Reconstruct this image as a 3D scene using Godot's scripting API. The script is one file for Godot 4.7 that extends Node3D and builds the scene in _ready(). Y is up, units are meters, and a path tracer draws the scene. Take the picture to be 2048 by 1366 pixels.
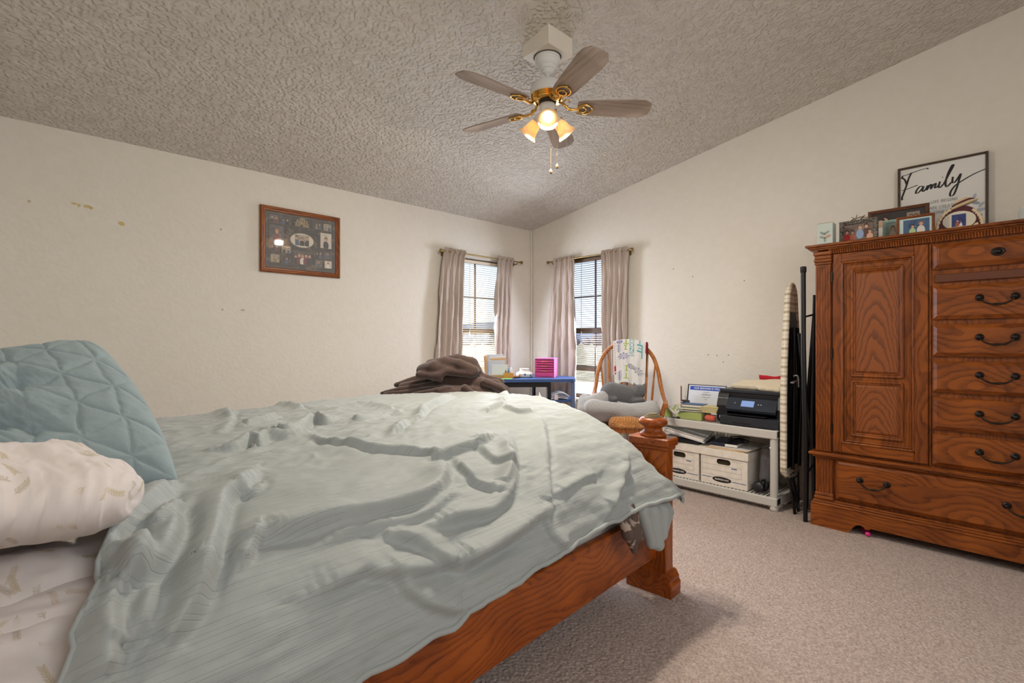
extends Node3D
# A vaulted bedroom. Axes: wall_back is the plane z = 0, wall_right the plane x = 0, floor y = 0; the room lies at x < 0, z > 0.

const CEIL_LOW := 2.294
const CEIL_SLOPE := 0.1627
const ROOM_X := -4.25
const ROOM_Z := 5.3
var rng := RandomNumberGenerator.new()
var used := {}
var M := {}

# ---------------------------------------------------------------- naming
func numbered(called: String) -> String:
	if not used.has(called):
		used[called] = 0
		return called
	used[called] += 1
	return "%s_%03d" % [called, used[called]]

func thing(called: String, label: String, category: String, at := Vector3.ZERO, turn := 0.0, group := "") -> Node3D:
	var o := Node3D.new()
	o.name = numbered(called)
	add_child(o)
	o.position = at
	o.rotation.y = turn
	tag(o, label, category, group)
	return o

func tag(o: Node, label: String, category := "", group := "") -> void:
	if label: o.set_meta("label", label)
	if category: o.set_meta("category", category)
	if group: o.set_meta("group", group)

func structure(called: String, label := "") -> Node3D:
	var o := Node3D.new()
	o.name = numbered(called)
	add_child(o)
	o.set_meta("kind", "structure")
	if label: o.set_meta("label", label)
	return o

func obj(called: String, st: SurfaceTool, m: Material, parent: Node = null) -> MeshInstance3D:
	st.generate_normals()
	var o := MeshInstance3D.new()
	o.mesh = st.commit()
	o.material_override = m
	o.name = called if parent else numbered(called)
	(parent if parent else self).add_child(o, true)
	o.cast_shadow = GeometryInstance3D.SHADOW_CASTING_SETTING_ON
	return o

func again(src: MeshInstance3D, called: String, parent: Node, at: Vector3, basis := Basis(), m: Material = null) -> MeshInstance3D:
	var o := MeshInstance3D.new()
	o.mesh = src.mesh
	o.material_override = m if m else src.material_override
	o.name = called
	parent.add_child(o, true)
	o.transform = Transform3D(basis, at)
	return o

# ---------------------------------------------------------------- shapes
func S() -> SurfaceTool:
	var s := SurfaceTool.new()
	s.begin(Mesh.PRIMITIVE_TRIANGLES)
	return s

func tri(st: SurfaceTool, a: Vector3, b: Vector3, c: Vector3, hint: Vector3) -> void:
	if (a - c).cross(a - b).dot(hint) < 0.0:
		var k := b
		b = c
		c = k
	st.add_vertex(a); st.add_vertex(b); st.add_vertex(c)

func quad(st: SurfaceTool, a: Vector3, b: Vector3, c: Vector3, d: Vector3, hint: Vector3) -> void:
	tri(st, a, b, c, hint)
	tri(st, a, c, d, hint)

# chamfered box
func box(st: SurfaceTool, at: Vector3, size: Vector3, bev := 0.003, turn := Basis()) -> void:
	st.set_smooth_group(0xFFFFFFFF)
	var h := size / 2.0
	bev = minf(bev, minf(h.x, minf(h.y, h.z)) * 0.49)
	var ax := [Vector3.RIGHT, Vector3.UP, Vector3.BACK]
	var P := func(sx: float, sy: float, sz: float, k: int) -> Vector3:
		var v := Vector3(sx * (h.x - bev), sy * (h.y - bev), sz * (h.z - bev))
		v[k] += bev * [sx, sy, sz][k]
		return at + turn * v
	for k in 3:
		var i := (k + 1) % 3
		var j := (k + 2) % 3
		for s in [-1.0, 1.0]:
			var q := []
			for c in [[-1.0, -1.0], [1.0, -1.0], [1.0, 1.0], [-1.0, 1.0]]:
				var g := [0.0, 0.0, 0.0]
				g[k] = s; g[i] = c[0]; g[j] = c[1]
				q.append(P.call(g[0], g[1], g[2], k))
			quad(st, q[0], q[1], q[2], q[3], turn * (ax[k] * s))
	if bev <= 0.0001: return
	for k in 3:
		var i := (k + 1) % 3
		var j := (k + 2) % 3
		for si in [-1.0, 1.0]:
			for sj in [-1.0, 1.0]:
				var g := [0.0, 0.0, 0.0]
				g[i] = si; g[j] = sj
				g[k] = -1.0
				var a: Vector3 = P.call(g[0], g[1], g[2], i)
				var b: Vector3 = P.call(g[0], g[1], g[2], j)
				g[k] = 1.0
				var c: Vector3 = P.call(g[0], g[1], g[2], j)
				var d: Vector3 = P.call(g[0], g[1], g[2], i)
				quad(st, a, b, c, d, turn * (ax[i] * si + ax[j] * sj))
	for sx in [-1.0, 1.0]:
		for sy in [-1.0, 1.0]:
			for sz in [-1.0, 1.0]:
				tri(st, P.call(sx, sy, sz, 0), P.call(sx, sy, sz, 1), P.call(sx, sy, sz, 2), turn * Vector3(sx, sy, sz))

# box from its two corners
func span(st: SurfaceTool, a: Vector3, b: Vector3, bev := 0.003) -> void:
	box(st, (a + b) / 2.0, (b - a).abs(), bev)

# profile of (radius, height) pairs turned round the y axis of xf
func lathe(st: SurfaceTool, prof: Array, segs := 24, xf := Transform3D(), smooth := true) -> void:
	for i in prof.size() - 1:
		st.set_smooth_group(0 if smooth else i + 1)
		var p: Vector2 = prof[i]
		var q: Vector2 = prof[i + 1]
		if p.is_equal_approx(q): continue
		var n2 := Vector2(q.y - p.y, p.x - q.x)
		for s in segs:
			var t0 := TAU * s / segs
			var t1 := TAU * (s + 1) / segs
			var d0 := Vector3(cos(t0), 0, sin(t0))
			var d1 := Vector3(cos(t1), 0, sin(t1))
			var a := xf * (d0 * p.x + Vector3.UP * p.y)
			var b := xf * (d1 * p.x + Vector3.UP * p.y)
			var c := xf * (d1 * q.x + Vector3.UP * q.y)
			var d := xf * (d0 * q.x + Vector3.UP * q.y)
			var hint := xf.basis * ((d0 + d1) * 0.5 * n2.x + Vector3.UP * n2.y)
			if p.x < 0.00001: tri(st, a, c, d, hint)
			elif q.x < 0.00001: tri(st, a, b, c, hint)
			else: quad(st, a, b, c, d, hint)

# round (or flattened) bar along points; r is a radius or one per point; flat scales the second axis
func tube(st: SurfaceTool, pts: Array, r, segs := 8, flat := 1.0, first := Vector3.ZERO) -> void:
	st.set_smooth_group(0)
	var n := pts.size()
	var side := first
	var rings := []
	for i in n:
		var d: Vector3 = (pts[mini(i + 1, n - 1)] - pts[maxi(i - 1, 0)]).normalized()
		if side == Vector3.ZERO:
			side = d.cross(Vector3.UP if absf(d.y) < 0.9 else Vector3.RIGHT)
		side = (side - d * side.dot(d)).normalized()
		var up := side.cross(d)
		var rad: float = r[i] if r is Array else r
		var ring := []
		for s in segs:
			var t := TAU * s / segs
			ring.append(pts[i] + side * cos(t) * rad + up * sin(t) * rad * flat)
		rings.append(ring)
	for i in n - 1:
		var mid: Vector3 = (pts[i] + pts[i + 1]) * 0.5
		for s in segs:
			var e := (s + 1) % segs
			var cen: Vector3 = (rings[i][s] + rings[i][e] + rings[i + 1][s] + rings[i + 1][e]) * 0.25
			quad(st, rings[i][s], rings[i][e], rings[i + 1][e], rings[i + 1][s], cen - mid)
	st.set_smooth_group(0xFFFFFFFF)
	for s in segs:
		var e := (s + 1) % segs
		tri(st, pts[0], rings[0][s], rings[0][e], pts[0] - pts[1])
		tri(st, pts[n - 1], rings[n - 1][s], rings[n - 1][e], pts[n - 1] - pts[n - 2])

# polygon in the xy plane of xf, from depth z0 to z1
func prism(st: SurfaceTool, poly: PackedVector2Array, z0: float, z1: float, xf := Transform3D(), smooth_sides := false) -> void:
	st.set_smooth_group(0xFFFFFFFF)
	var ids := Geometry2D.triangulate_polygon(poly)
	for i in range(0, ids.size(), 3):
		for zz in [z0, z1]:
			var v := []
			for k in 3:
				var p := poly[ids[i + k]]
				v.append(xf * Vector3(p.x, p.y, zz))
			tri(st, v[0], v[1], v[2], xf.basis * Vector3(0, 0, -1.0 if (zz == z0) == (z0 < z1) else 1.0))
	if smooth_sides: st.set_smooth_group(5)
	var ccw := not Geometry2D.is_polygon_clockwise(poly)
	for i in poly.size():
		var a := poly[i]
		var b := poly[(i + 1) % poly.size()]
		var nrm := Vector2(b.y - a.y, a.x - b.x) * (1.0 if ccw else -1.0)
		quad(st, xf * Vector3(a.x, a.y, z0), xf * Vector3(b.x, b.y, z0), xf * Vector3(b.x, b.y, z1), xf * Vector3(a.x, a.y, z1), xf.basis * Vector3(nrm.x, nrm.y, 0))

# a sheet of (nu+1) x (nv+1) points, row by row in u; with texture coordinates
func sheet(pts: PackedVector3Array, nu: int, nv: int, uv := PackedVector2Array(), flip := false) -> SurfaceTool:
	var st := S()
	st.set_smooth_group(0)
	for i in pts.size():
		if uv.size(): st.set_uv(uv[i])
		st.add_vertex(pts[i])
	for i in nu:
		for j in nv:
			var a := i * (nv + 1) + j
			var b := a + nv + 1
			for k in ([a, a + 1, b + 1, a, b + 1, b] if flip else [a, b + 1, a + 1, a, b, b + 1]):
				st.add_index(k)
	return st

# capsules [a, b, ra, rb] joined by a smooth minimum and meshed as surface nets; y is squashed by squash
func blob(bones: Array, cell: float, k: float, wob = null) -> SurfaceTool:
	var lo := Vector3.ONE * 1e9
	var hi := -lo
	for b in bones:
		var r := maxf(b[2], b[3]) + cell * 3.0 + k
		lo = lo.min(b[0] - Vector3.ONE * r).min(b[1] - Vector3.ONE * r)
		hi = hi.max(b[0] + Vector3.ONE * r).max(b[1] + Vector3.ONE * r)
	var n := Vector3i(((hi - lo) / cell).ceil()) + Vector3i.ONE
	var f := PackedFloat32Array()
	f.resize(n.x * n.y * n.z)
	f.fill(1.0)
	for b in bones:
		var a: Vector3 = b[0]
		var ab: Vector3 = b[1] - a
		var l2 := maxf(ab.length_squared(), 1e-9)
		var r := maxf(b[2], b[3]) + k + cell * 2.5
		var i0 := Vector3i(((a.min(b[1]) - Vector3.ONE * r - lo) / cell).floor()).clamp(Vector3i.ZERO, n - Vector3i.ONE)
		var i1 := Vector3i(((a.max(b[1]) + Vector3.ONE * r - lo) / cell).ceil()).clamp(Vector3i.ZERO, n - Vector3i.ONE)
		var ra: float = b[2]
		var rb: float = b[3]
		for x in range(i0.x, i1.x + 1):
			for y in range(i0.y, i1.y + 1):
				var at := (x * n.y + y) * n.z
				for z in range(i0.z, i1.z + 1):
					var p := lo + Vector3(x, y, z) * cell
					var t := clampf((p - a).dot(ab) / l2, 0.0, 1.0)
					var d := p.distance_to(a + ab * t) - lerpf(ra, rb, t)
					var e := f[at + z]
					var h := maxf(k - absf(d - e), 0.0) / k
					f[at + z] = minf(d, e) - h * h * k * 0.25
	if wob != null:
		for x in n.x:
			for y in n.y:
				for z in n.z:
					var at := (x * n.y + y) * n.z + z
					if absf(f[at]) < 0.05: f[at] += wob.call(lo + Vector3(x, y, z) * cell)
	var st := S()
	st.set_smooth_group(0)
	var vid := {}
	var count := 0
	var offs := [Vector3i(0, 0, 0), Vector3i(1, 0, 0), Vector3i(0, 1, 0), Vector3i(1, 1, 0), Vector3i(0, 0, 1), Vector3i(1, 0, 1), Vector3i(0, 1, 1), Vector3i(1, 1, 1)]
	var edges := [[0, 1], [2, 3], [4, 5], [6, 7], [0, 2], [1, 3], [4, 6], [5, 7], [0, 4], [1, 5], [2, 6], [3, 7]]
	var val := PackedFloat32Array()
	val.resize(8)
	for x in n.x - 1:
		for y in n.y - 1:
			for z in n.z - 1:
				var base := (x * n.y + y) * n.z + z
				val[0] = f[base]; val[4] = f[base + 1]; val[2] = f[base + n.z]; val[6] = f[base + n.z + 1]
				var b2 := base + n.y * n.z
				val[1] = f[b2]; val[5] = f[b2 + 1]; val[3] = f[b2 + n.z]; val[7] = f[b2 + n.z + 1]
				var neg := 0
				for c in 8: if val[c] < 0.0: neg += 1
				if neg == 0 or neg == 8: continue
				var sum := Vector3.ZERO
				var m := 0
				for e in edges:
					var va := val[e[0]]
					var vb := val[e[1]]
					if (va < 0.0) != (vb < 0.0):
						sum += Vector3(offs[e[0]]).lerp(Vector3(offs[e[1]]), va / (va - vb))
						m += 1
				st.add_vertex(lo + (Vector3(x, y, z) + sum / m) * cell)
				vid[base] = count
				count += 1
	var st_x := n.y * n.z
	var st_y := n.z
	for x in range(1, n.x - 1):
		for y in range(1, n.y - 1):
			for z in range(1, n.z - 1):
				var base := x * st_x + y * st_y + z
				var v0 := f[base]
				for k3 in 3:
					var step: int = [st_x, st_y, 1][k3]
					var v1 := f[base + step]
					if (v0 < 0.0) == (v1 < 0.0): continue
					var u: int = [st_y, 1, st_x][k3]
					var w: int = [1, st_x, st_y][k3]
					var q := [vid[base - u - w], vid[base - w], vid[base], vid[base - u]]
					var order := [0, 1, 2, 0, 2, 3] if v0 > 0.0 else [0, 2, 1, 0, 3, 2]
					for o in order: st.add_index(q[o])
	return st

func arc(c: Vector3, r: float, a0: float, a1: float, n: int, ux: Vector3, uy: Vector3) -> Array:
	var out := []
	for i in n + 1:
		var t := lerpf(a0, a1, float(i) / n)
		out.append(c + ux * cos(t) * r + uy * sin(t) * r)
	return out

func smoothed(pts: Array, per := 4) -> Array:
	var out := []
	for i in pts.size() - 1:
		for k in per:
			out.append(pts[i].cubic_interpolate(pts[i + 1], pts[maxi(i - 1, 0)], pts[mini(i + 2, pts.size() - 1)], float(k) / per))
	out.append(pts[-1])
	return out

# ---------------------------------------------------------------- materials
func C8(r: float, g: float, b: float) -> Color:
	return Color(r / 255.0, g / 255.0, b / 255.0)

func mat(c: Color, rough := 0.7, metal := 0.0) -> StandardMaterial3D:
	var m := StandardMaterial3D.new()
	m.albedo_color = c
	m.roughness = rough
	m.metallic = metal
	return m

func noise_image(size: int, freq: float, seed_ := 1, octaves := 3, kind := FastNoiseLite.TYPE_SIMPLEX_SMOOTH) -> Image:
	var n := FastNoiseLite.new()
	n.noise_type = kind
	n.seed = seed_
	n.frequency = freq
	n.fractal_octaves = octaves
	if octaves < 2: n.fractal_type = FastNoiseLite.FRACTAL_NONE
	return n.get_seamless_image(size, size)

# tileable grain: random bytes blurred with wrap-around, contrast stretched
func grain_image(size: int, radius: int, seed_: int, passes := 2) -> Image:
	var r := RandomNumberGenerator.new()
	r.seed = seed_
	var a := PackedFloat32Array()
	a.resize(size * size)
	for i in a.size(): a[i] = r.randf()
	var b := a.duplicate()
	var w := 2 * radius + 1
	for p in passes:
		for along in 2:
			var step := 1 if along == 0 else size
			var line := size if along == 0 else 1
			for k in size:
				var o := k * line
				var sum := 0.0
				for i in range(-radius, radius + 1): sum += a[o + posmod(i, size) * step]
				for i in size:
					b[o + i * step] = sum / w
					sum += a[o + ((i + radius + 1) % size) * step] - a[o + posmod(i - radius, size) * step]
			var t := a
			a = b
			b = t
	var mean := 0.0
	var dev := 0.0
	for v in a: mean += v
	mean /= a.size()
	for v in a: dev += (v - mean) * (v - mean)
	dev = sqrt(dev / a.size())
	var out := PackedByteArray()
	out.resize(a.size())
	for i in a.size(): out[i] = clampi(int(127.0 + (a[i] - mean) / dev * 52.0), 0, 255)
	return Image.create_from_data(size, size, false, Image.FORMAT_L8, out)

# colour picture computed from bytes: fn(x, y) -> Color
func picture(w: int, h: int, fn: Callable) -> ImageTexture:
	var b := PackedByteArray()
	b.resize(w * h * 3)
	var k := 0
	for y in h:
		for x in w:
			var c: Color = fn.call(x, y)
			b[k] = clampi(roundi(c.r * 255.0), 0, 255)
			b[k + 1] = clampi(roundi(c.g * 255.0), 0, 255)
			b[k + 2] = clampi(roundi(c.b * 255.0), 0, 255)
			k += 3
	return ImageTexture.create_from_image(Image.create_from_data(w, h, false, Image.FORMAT_RGB8, b))

func tri_planar(m: StandardMaterial3D, scale: Vector3, world := false) -> void:
	m.uv1_triplanar = true
	m.uv1_world_triplanar = world
	m.uv1_scale = scale
	m.uv1_triplanar_sharpness = 8.0

# oak: growth rings cut lengthwise, 1024 along the grain (seamless) by 256 across; along_u lays the grain across the picture
func oak_picture(dark: Color, light: Color, seed_: int, along_u: bool) -> ImageTexture:
	var n := FastNoiseLite.new()
	n.seed = seed_
	n.frequency = 1.0
	n.fractal_octaves = 2
	var la := 1024
	var lc := 256
	var ca := PackedFloat32Array()
	var sa := PackedFloat32Array()
	for i in la:
		ca.append(cos(TAU * i / la))
		sa.append(sin(TAU * i / la))
	return picture(la if along_u else lc, lc if along_u else la, func(px: int, py: int) -> Color:
		var i := px if along_u else py
		var v := float(py if along_u else px) / lc
		var w := n.get_noise_3d(v * 1.1, ca[i] * 0.42, sa[i] * 0.42)
		var ring := v * 11.0 + w * 4.2 + 0.22 * n.get_noise_3d(v * 9.0 + 7.0, ca[i] * 2.2, sa[i] * 2.2)
		var s := ring - floorf(ring)
		var line := smoothstep(0.35, 0.93, s) * (1.0 - smoothstep(0.94, 1.0, s))
		var pore := n.get_noise_3d(v * 70.0, ca[i] * 3.5 + 20.0, sa[i] * 3.5)
		pore = smoothstep(0.12, 0.5, pore)
		var t := n.get_noise_3d(v * 2.0 + 31.0, ca[i] * 0.9, sa[i] * 0.9)
		return light.lerp(dark, clampf(line * 0.34 + pore * (0.16 + 0.22 * line) + t * 0.35 + 0.14, 0.0, 1.0)))

# pieces per metre: across the grain, along it
func oak(dark: Color, light: Color, seed_: int, along_u: bool, scale := 3.0) -> StandardMaterial3D:
	var m := mat(Color.WHITE, 0.40)
	m.albedo_texture = oak_picture(dark, light, seed_, along_u)
	m.metallic_specular = 0.38
	m.clearcoat_enabled = true
	m.clearcoat = 0.22
	m.clearcoat_roughness = 0.3
	tri_planar(m, Vector3(scale * 0.22, scale, scale) if along_u else Vector3(scale, scale * 0.22, scale))
	return m

func relief(m: StandardMaterial3D, img: Image, cm: float) -> void:
	m.heightmap_enabled = true
	m.heightmap_texture = ImageTexture.create_from_image(img)
	m.heightmap_scale = cm

func speckled(a: Color, b: Color, img: Image, lo := 0.2, hi := 0.8) -> ImageTexture:
	var d := img.get_data()
	var w := img.get_width()
	return picture(w, img.get_height(), func(x: int, y: int) -> Color: return a.lerp(b, smoothstep(lo, hi, d[y * w + x] / 255.0)))

func make_materials() -> void:
	# walls: cream paint with a slight orange-peel
	var peel := grain_image(256, 3, 3)
	M.wall = mat(Color.WHITE, 0.75)
	M.wall.albedo_texture = speckled(C8(223, 217, 205), C8(225, 219, 208), grain_image(256, 8, 8))
	relief(M.wall, peel, 0.07)
	tri_planar(M.wall, Vector3.ONE * 1.9, true)
	# ceiling: knocked-down spray texture
	var knock := grain_image(512, 3, 11)
	var kb := knock.get_data()
	for i in kb.size():
		kb[i] = clampi(int(255.0 * smoothstep(0.30, 0.80, kb[i] / 255.0)), 0, 255)
	knock = Image.create_from_data(512, 512, false, Image.FORMAT_L8, kb)
	M.ceiling = mat(Color.WHITE, 0.6)
	M.ceiling.albedo_texture = speckled(C8(200, 193, 181), C8(208, 202, 191), grain_image(256, 4, 14))
	relief(M.ceiling, knock, 0.65)
	tri_planar(M.ceiling, Vector3.ONE * 1.1, true)
	# carpet: cut pile, dusty rose-beige
	var pile := grain_image(512, 2, 21)
	M.carpet = mat(Color.WHITE, 0.95)
	M.carpet.albedo_texture = speckled(C8(150, 133, 124), C8(190, 173, 164), grain_image(512, 1, 22), 0.0, 1.0)
	relief(M.carpet, pile, 0.55)
	tri_planar(M.carpet, Vector3.ONE * 1.3, true)
	M.carpet.rim_enabled = true
	M.carpet.rim = 0.3
	var dk := C8(74, 32, 6)
	var lt := C8(148, 80, 26)
	M.oak_up = oak(dk, lt, 31, false)
	M.oak_across = oak(dk, lt, 37, true)
	M.oak_red = oak(C8(96, 38, 6), C8(166, 84, 22), 41, true)
	M.oak_red_up = oak(C8(96, 38, 6), C8(166, 86, 24), 43, false)
	M.oak_light = oak(C8(120, 62, 22), C8(190, 122, 62), 47, false, 3.0)
	M.walnut = oak(C8(58, 34, 20), C8(112, 68, 40), 53, true, 3.0)
	M.walnut_dark = oak(C8(50, 38, 28), C8(92, 72, 54), 57, true, 3.0)
	M.pewter = mat(C8(52, 48, 46), 0.38, 0.85)
	M.brass = mat(C8(206, 164, 84), 0.22, 1.0)
	M.brass_old = mat(C8(150, 128, 82), 0.4, 0.9)
	M.white_enamel = mat(C8(226, 226, 222), 0.25)
	M.white_paint = mat(C8(226, 218, 204), 0.6)
	M.black_metal = mat(C8(22, 22, 24), 0.35, 0.3)
	M.black_plastic = mat(C8(20, 22, 27), 0.4)
	M.dark_plastic = mat(C8(38, 42, 50), 0.42)
	M.shelf_plastic = mat(C8(196, 194, 188), 0.55)
	M.white_paper = mat(C8(232, 230, 226), 0.8)
	M.cream_paper = mat(C8(226, 214, 190), 0.85)
	M.black_ink = mat(C8(24, 20, 20), 0.6)
	M.grey_ink = mat(C8(120, 112, 104), 0.7)
	M.rubber = mat(C8(30, 30, 30), 0.7)
	M.clear_glass = mat(Color(1, 1, 1, 0.06), 0.02)
	M.clear_glass.transparency = BaseMaterial3D.TRANSPARENCY_ALPHA
	M.window_glass = mat(Color(1, 1, 1, 0.04), 0.02)
	M.window_glass.transparency = BaseMaterial3D.TRANSPARENCY_ALPHA
	M.window_glass.metallic_specular = 0.12
	M.frame_bronze = mat(C8(104, 82, 60), 0.5, 0.1)
	# curtains: taupe cloth
	M.curtain = mat(Color.WHITE, 0.85)
	M.curtain.albedo_texture = speckled(C8(176, 160, 148), C8(192, 178, 168), noise_image(256, 0.2, 61, 2))
	M.curtain.rim_enabled = true
	M.curtain.rim = 0.25
	M.curtain.backlight_enabled = true
	M.curtain.backlight = Color(0.16, 0.14, 0.12)
	tri_planar(M.curtain, Vector3.ONE * 3.0)

func say(what: String, at: Vector3, size: float, m: Material, parent: Node, basis := Basis(), called := "lettering", bold := false, serif := false, stretch := 1.0) -> MeshInstance3D:
	var t := TextMesh.new()
	var fnt := SystemFont.new()
	fnt.font_names = PackedStringArray(["Droid Serif" if serif else "Droid Sans"])
	if bold: fnt.font_weight = 700
	t.font = fnt
	t.text = what
	t.font_size = 32
	t.pixel_size = size / 32.0
	t.depth = 0.0006
	t.curve_step = 2.0
	var o := MeshInstance3D.new()
	o.mesh = t
	o.material_override = m
	o.name = called
	parent.add_child(o, true)
	o.transform = Transform3D(basis * Basis.from_scale(Vector3(stretch, 1, 1)), at)
	return o

# ---------------------------------------------------------------- camera, sky, lights
func area(called: String, at: Vector3, towards: Vector3, size: Vector2, energy: float, color: Color) -> void:
	var l := AreaLight3D.new()
	l.name = called
	l.area_size = size
	l.area_normalize_energy = true
	l.light_energy = energy
	l.light_color = color
	l.shadow_enabled = true
	l.area_range = 14.0
	l.area_attenuation = 2.0
	add_child(l)
	l.look_at_from_position(at, at + towards, Vector3.UP if absf(towards.y) < 0.9 else Vector3.BACK)

func make_view() -> void:
	var cam := Camera3D.new()
	cam.name = "camera"
	cam.fov = 2.0 * rad_to_deg(atan(683.0 / 990.0))
	cam.near = 0.05
	cam.far = 2000.0
	add_child(cam)
	cam.position = Vector3(-3.842, 1.09, 3.794)
	cam.rotation_degrees = Vector3(0, -43.1, 0)
	cam.current = true
	var env := Environment.new()
	env.background_mode = Environment.BG_SKY
	var sm := ProceduralSkyMaterial.new()
	sm.sky_top_color = C8(96, 142, 205)
	sm.sky_horizon_color = C8(206, 222, 240)
	sm.sky_curve = 0.22
	sm.ground_bottom_color = C8(150, 140, 125)
	sm.ground_horizon_color = C8(200, 210, 220)
	sm.sun_angle_max = 10.0
	sm.energy_multiplier = 1.45
	var sky := Sky.new()
	sky.sky_material = sm
	env.sky = sky
	env.tonemap_mode = Environment.TONE_MAPPER_LINEAR
	env.tonemap_exposure = 1.68
	env.sdfgi_enabled = true
	env.ssao_enabled = true
	env.ssil_enabled = true
	var we := WorldEnvironment.new()
	we.name = "surroundings"
	we.environment = env
	add_child(we)
	var sun := DirectionalLight3D.new()
	sun.name = "sun"
	sun.light_energy = 1.3
	sun.light_color = C8(255, 240, 214)
	sun.light_angular_distance = 0.6
	sun.shadow_enabled = true
	add_child(sun)
	sun.look_at_from_position(Vector3.ZERO, Vector3(0.85, -0.45, 0.28), Vector3.UP)
	# daylight entering at the two windows
	area("daylight_window_back", Vector3(-0.75, 1.22, 0.012), Vector3(0, -0.45, 1).normalized(), Vector2(0.32, 1.25), 1.9, C8(232, 240, 255))
	area("daylight_window_right", Vector3(-0.012, 1.22, 0.81), Vector3(-1, -0.45, 0).normalized(), Vector2(0.28, 1.25), 1.7, C8(228, 238, 255))
	# added fill light, set at the invented high window behind the camera
	area("added_fill_front", Vector3(-3.05, 2.0, ROOM_Z - 0.02), Vector3(0.1, -0.25, -1).normalized(), Vector2(1.5, 1.2), 1.9, C8(255, 250, 244))

# ---------------------------------------------------------------- the room
func ceil_y(z: float) -> float:
	return CEIL_LOW + CEIL_SLOPE * z

func make_room() -> void:
	var st := S()
	span(st, Vector3(ROOM_X - 0.12, -0.12, -0.12), Vector3(0.12, 0, ROOM_Z + 0.12), 0)
	var fl := obj("floor", st, M.carpet)
	fl.set_meta("kind", "structure")
	fl.set_meta("label", "beige cut-pile carpet covering the bedroom floor")
	# ceiling: one sloping slab
	st = S()
	var xf := Transform3D(Basis(Vector3(0, 0, 1), Vector3(0, 1, 0), Vector3(-1, 0, 0)), Vector3.ZERO) # local x -> world z, local z -> world -x
	prism(st, PackedVector2Array([Vector2(-0.12, ceil_y(-0.12)), Vector2(ROOM_Z + 0.12, ceil_y(ROOM_Z + 0.12)), Vector2(ROOM_Z + 0.12, ceil_y(ROOM_Z + 0.12) + 0.15), Vector2(-0.12, ceil_y(-0.12) + 0.15)]), -0.12, -ROOM_X + 0.12, xf)
	var ce := obj("ceiling", st, M.ceiling)
	ce.set_meta("kind", "structure")
	ce.set_meta("label", "sloping ceiling with knocked-down spray texture")
	# back wall with its opening
	st = S()
	var a := Vector2(-1.11, 0.53)
	var b := Vector2(-0.35, 1.90)
	var top := CEIL_LOW + 0.02
	span(st, Vector3(ROOM_X - 0.12, 0, -0.12), Vector3(a.x, top, 0), 0)
	span(st, Vector3(b.x, 0, -0.12), Vector3(0.12, top, 0), 0)
	span(st, Vector3(a.x, 0, -0.12), Vector3(b.x, a.y, 0), 0)
	span(st, Vector3(a.x, b.y, -0.12), Vector3(b.x, top, 0), 0)
	var wb := structure("wall_back", "cream painted wall with the collage picture and a window")
	obj("plaster", st, M.wall, wb)
	# right wall, its top following the slope
	st = S()
	var xr := Transform3D(Basis(Vector3(0, 0, 1), Vector3(0, 1, 0), Vector3(-1, 0, 0)), Vector3(0.12, 0, 0))
	var za := 0.43
	var zb := 1.19
	prism(st, PackedVector2Array([Vector2(0, 0), Vector2(za, 0), Vector2(za, ceil_y(za) + .02), Vector2(0, ceil_y(0) + .02)]), 0, 0.12, xr)
	prism(st, PackedVector2Array([Vector2(zb, 0), Vector2(ROOM_Z + .12, 0), Vector2(ROOM_Z + .12, ceil_y(ROOM_Z) + .04), Vector2(zb, ceil_y(zb) + .02)]), 0, 0.12, xr)
	prism(st, PackedVector2Array([Vector2(za, 0), Vector2(zb, 0), Vector2(zb, .53), Vector2(za, .53)]), 0, 0.12, xr)
	prism(st, PackedVector2Array([Vector2(za, 1.92), Vector2(zb, 1.92), Vector2(zb, ceil_y(zb) + .02), Vector2(za, ceil_y(za) + .02)]), 0, 0.12, xr)
	var wr := structure("wall_right", "cream painted gable wall behind the wardrobe chest")
	obj("plaster", st, M.wall, wr)
	# left wall
	st = S()
	xr.origin.x = ROOM_X
	prism(st, PackedVector2Array([Vector2(0, 0), Vector2(ROOM_Z + .12, 0), Vector2(ROOM_Z + .12, ceil_y(ROOM_Z) + .04), Vector2(0, ceil_y(0) + .02)]), 0, 0.12, xr)
	var wl := obj("wall_left", st, M.wall)
	wl.set_meta("kind", "structure")
	# front wall behind the camera with an invented high window, added for the fill light
	st = S()
	var hi := ceil_y(ROOM_Z) + .03
	span(st, Vector3(ROOM_X, 0, ROOM_Z), Vector3(-3.85, hi, ROOM_Z + 0.12), 0)
	span(st, Vector3(-2.25, 0, ROOM_Z), Vector3(0, hi, ROOM_Z + 0.12), 0)
	span(st, Vector3(-3.85, 2.65, ROOM_Z), Vector3(-2.25, hi, ROOM_Z + 0.12), 0)
	span(st, Vector3(-3.85, 0, ROOM_Z), Vector3(-2.25, 1.35, ROOM_Z + 0.12), 0)
	var wf := obj("wall_front", st, M.wall)
	wf.set_meta("kind", "structure")
	var dr := structure("added_window_3", "added wide high window in the unseen front wall, made up for fill light")
	for k in 2:
		st = S()
		var x0 := -3.85 + 0.8 * k
		for s in [[0.0, 0.07], [0.73, 0.8]]:
			span(st, Vector3(x0 + s[0], 1.35, ROOM_Z + 0.04), Vector3(x0 + s[1], 2.65, ROOM_Z + 0.09))
		span(st, Vector3(x0 + .07, 1.35, ROOM_Z + 0.04), Vector3(x0 + .73, 1.42, ROOM_Z + 0.09))
		span(st, Vector3(x0 + .07, 2.58, ROOM_Z + 0.04), Vector3(x0 + .73, 2.65, ROOM_Z + 0.09))
		obj("window_frame", st, M.white_enamel, dr)
		st = S()
		span(st, Vector3(x0 + .07, 1.42, ROOM_Z + 0.062), Vector3(x0 + .73, 2.58, ROOM_Z + 0.068), 0)
		obj("pane", st, M.clear_glass, dr)
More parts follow.
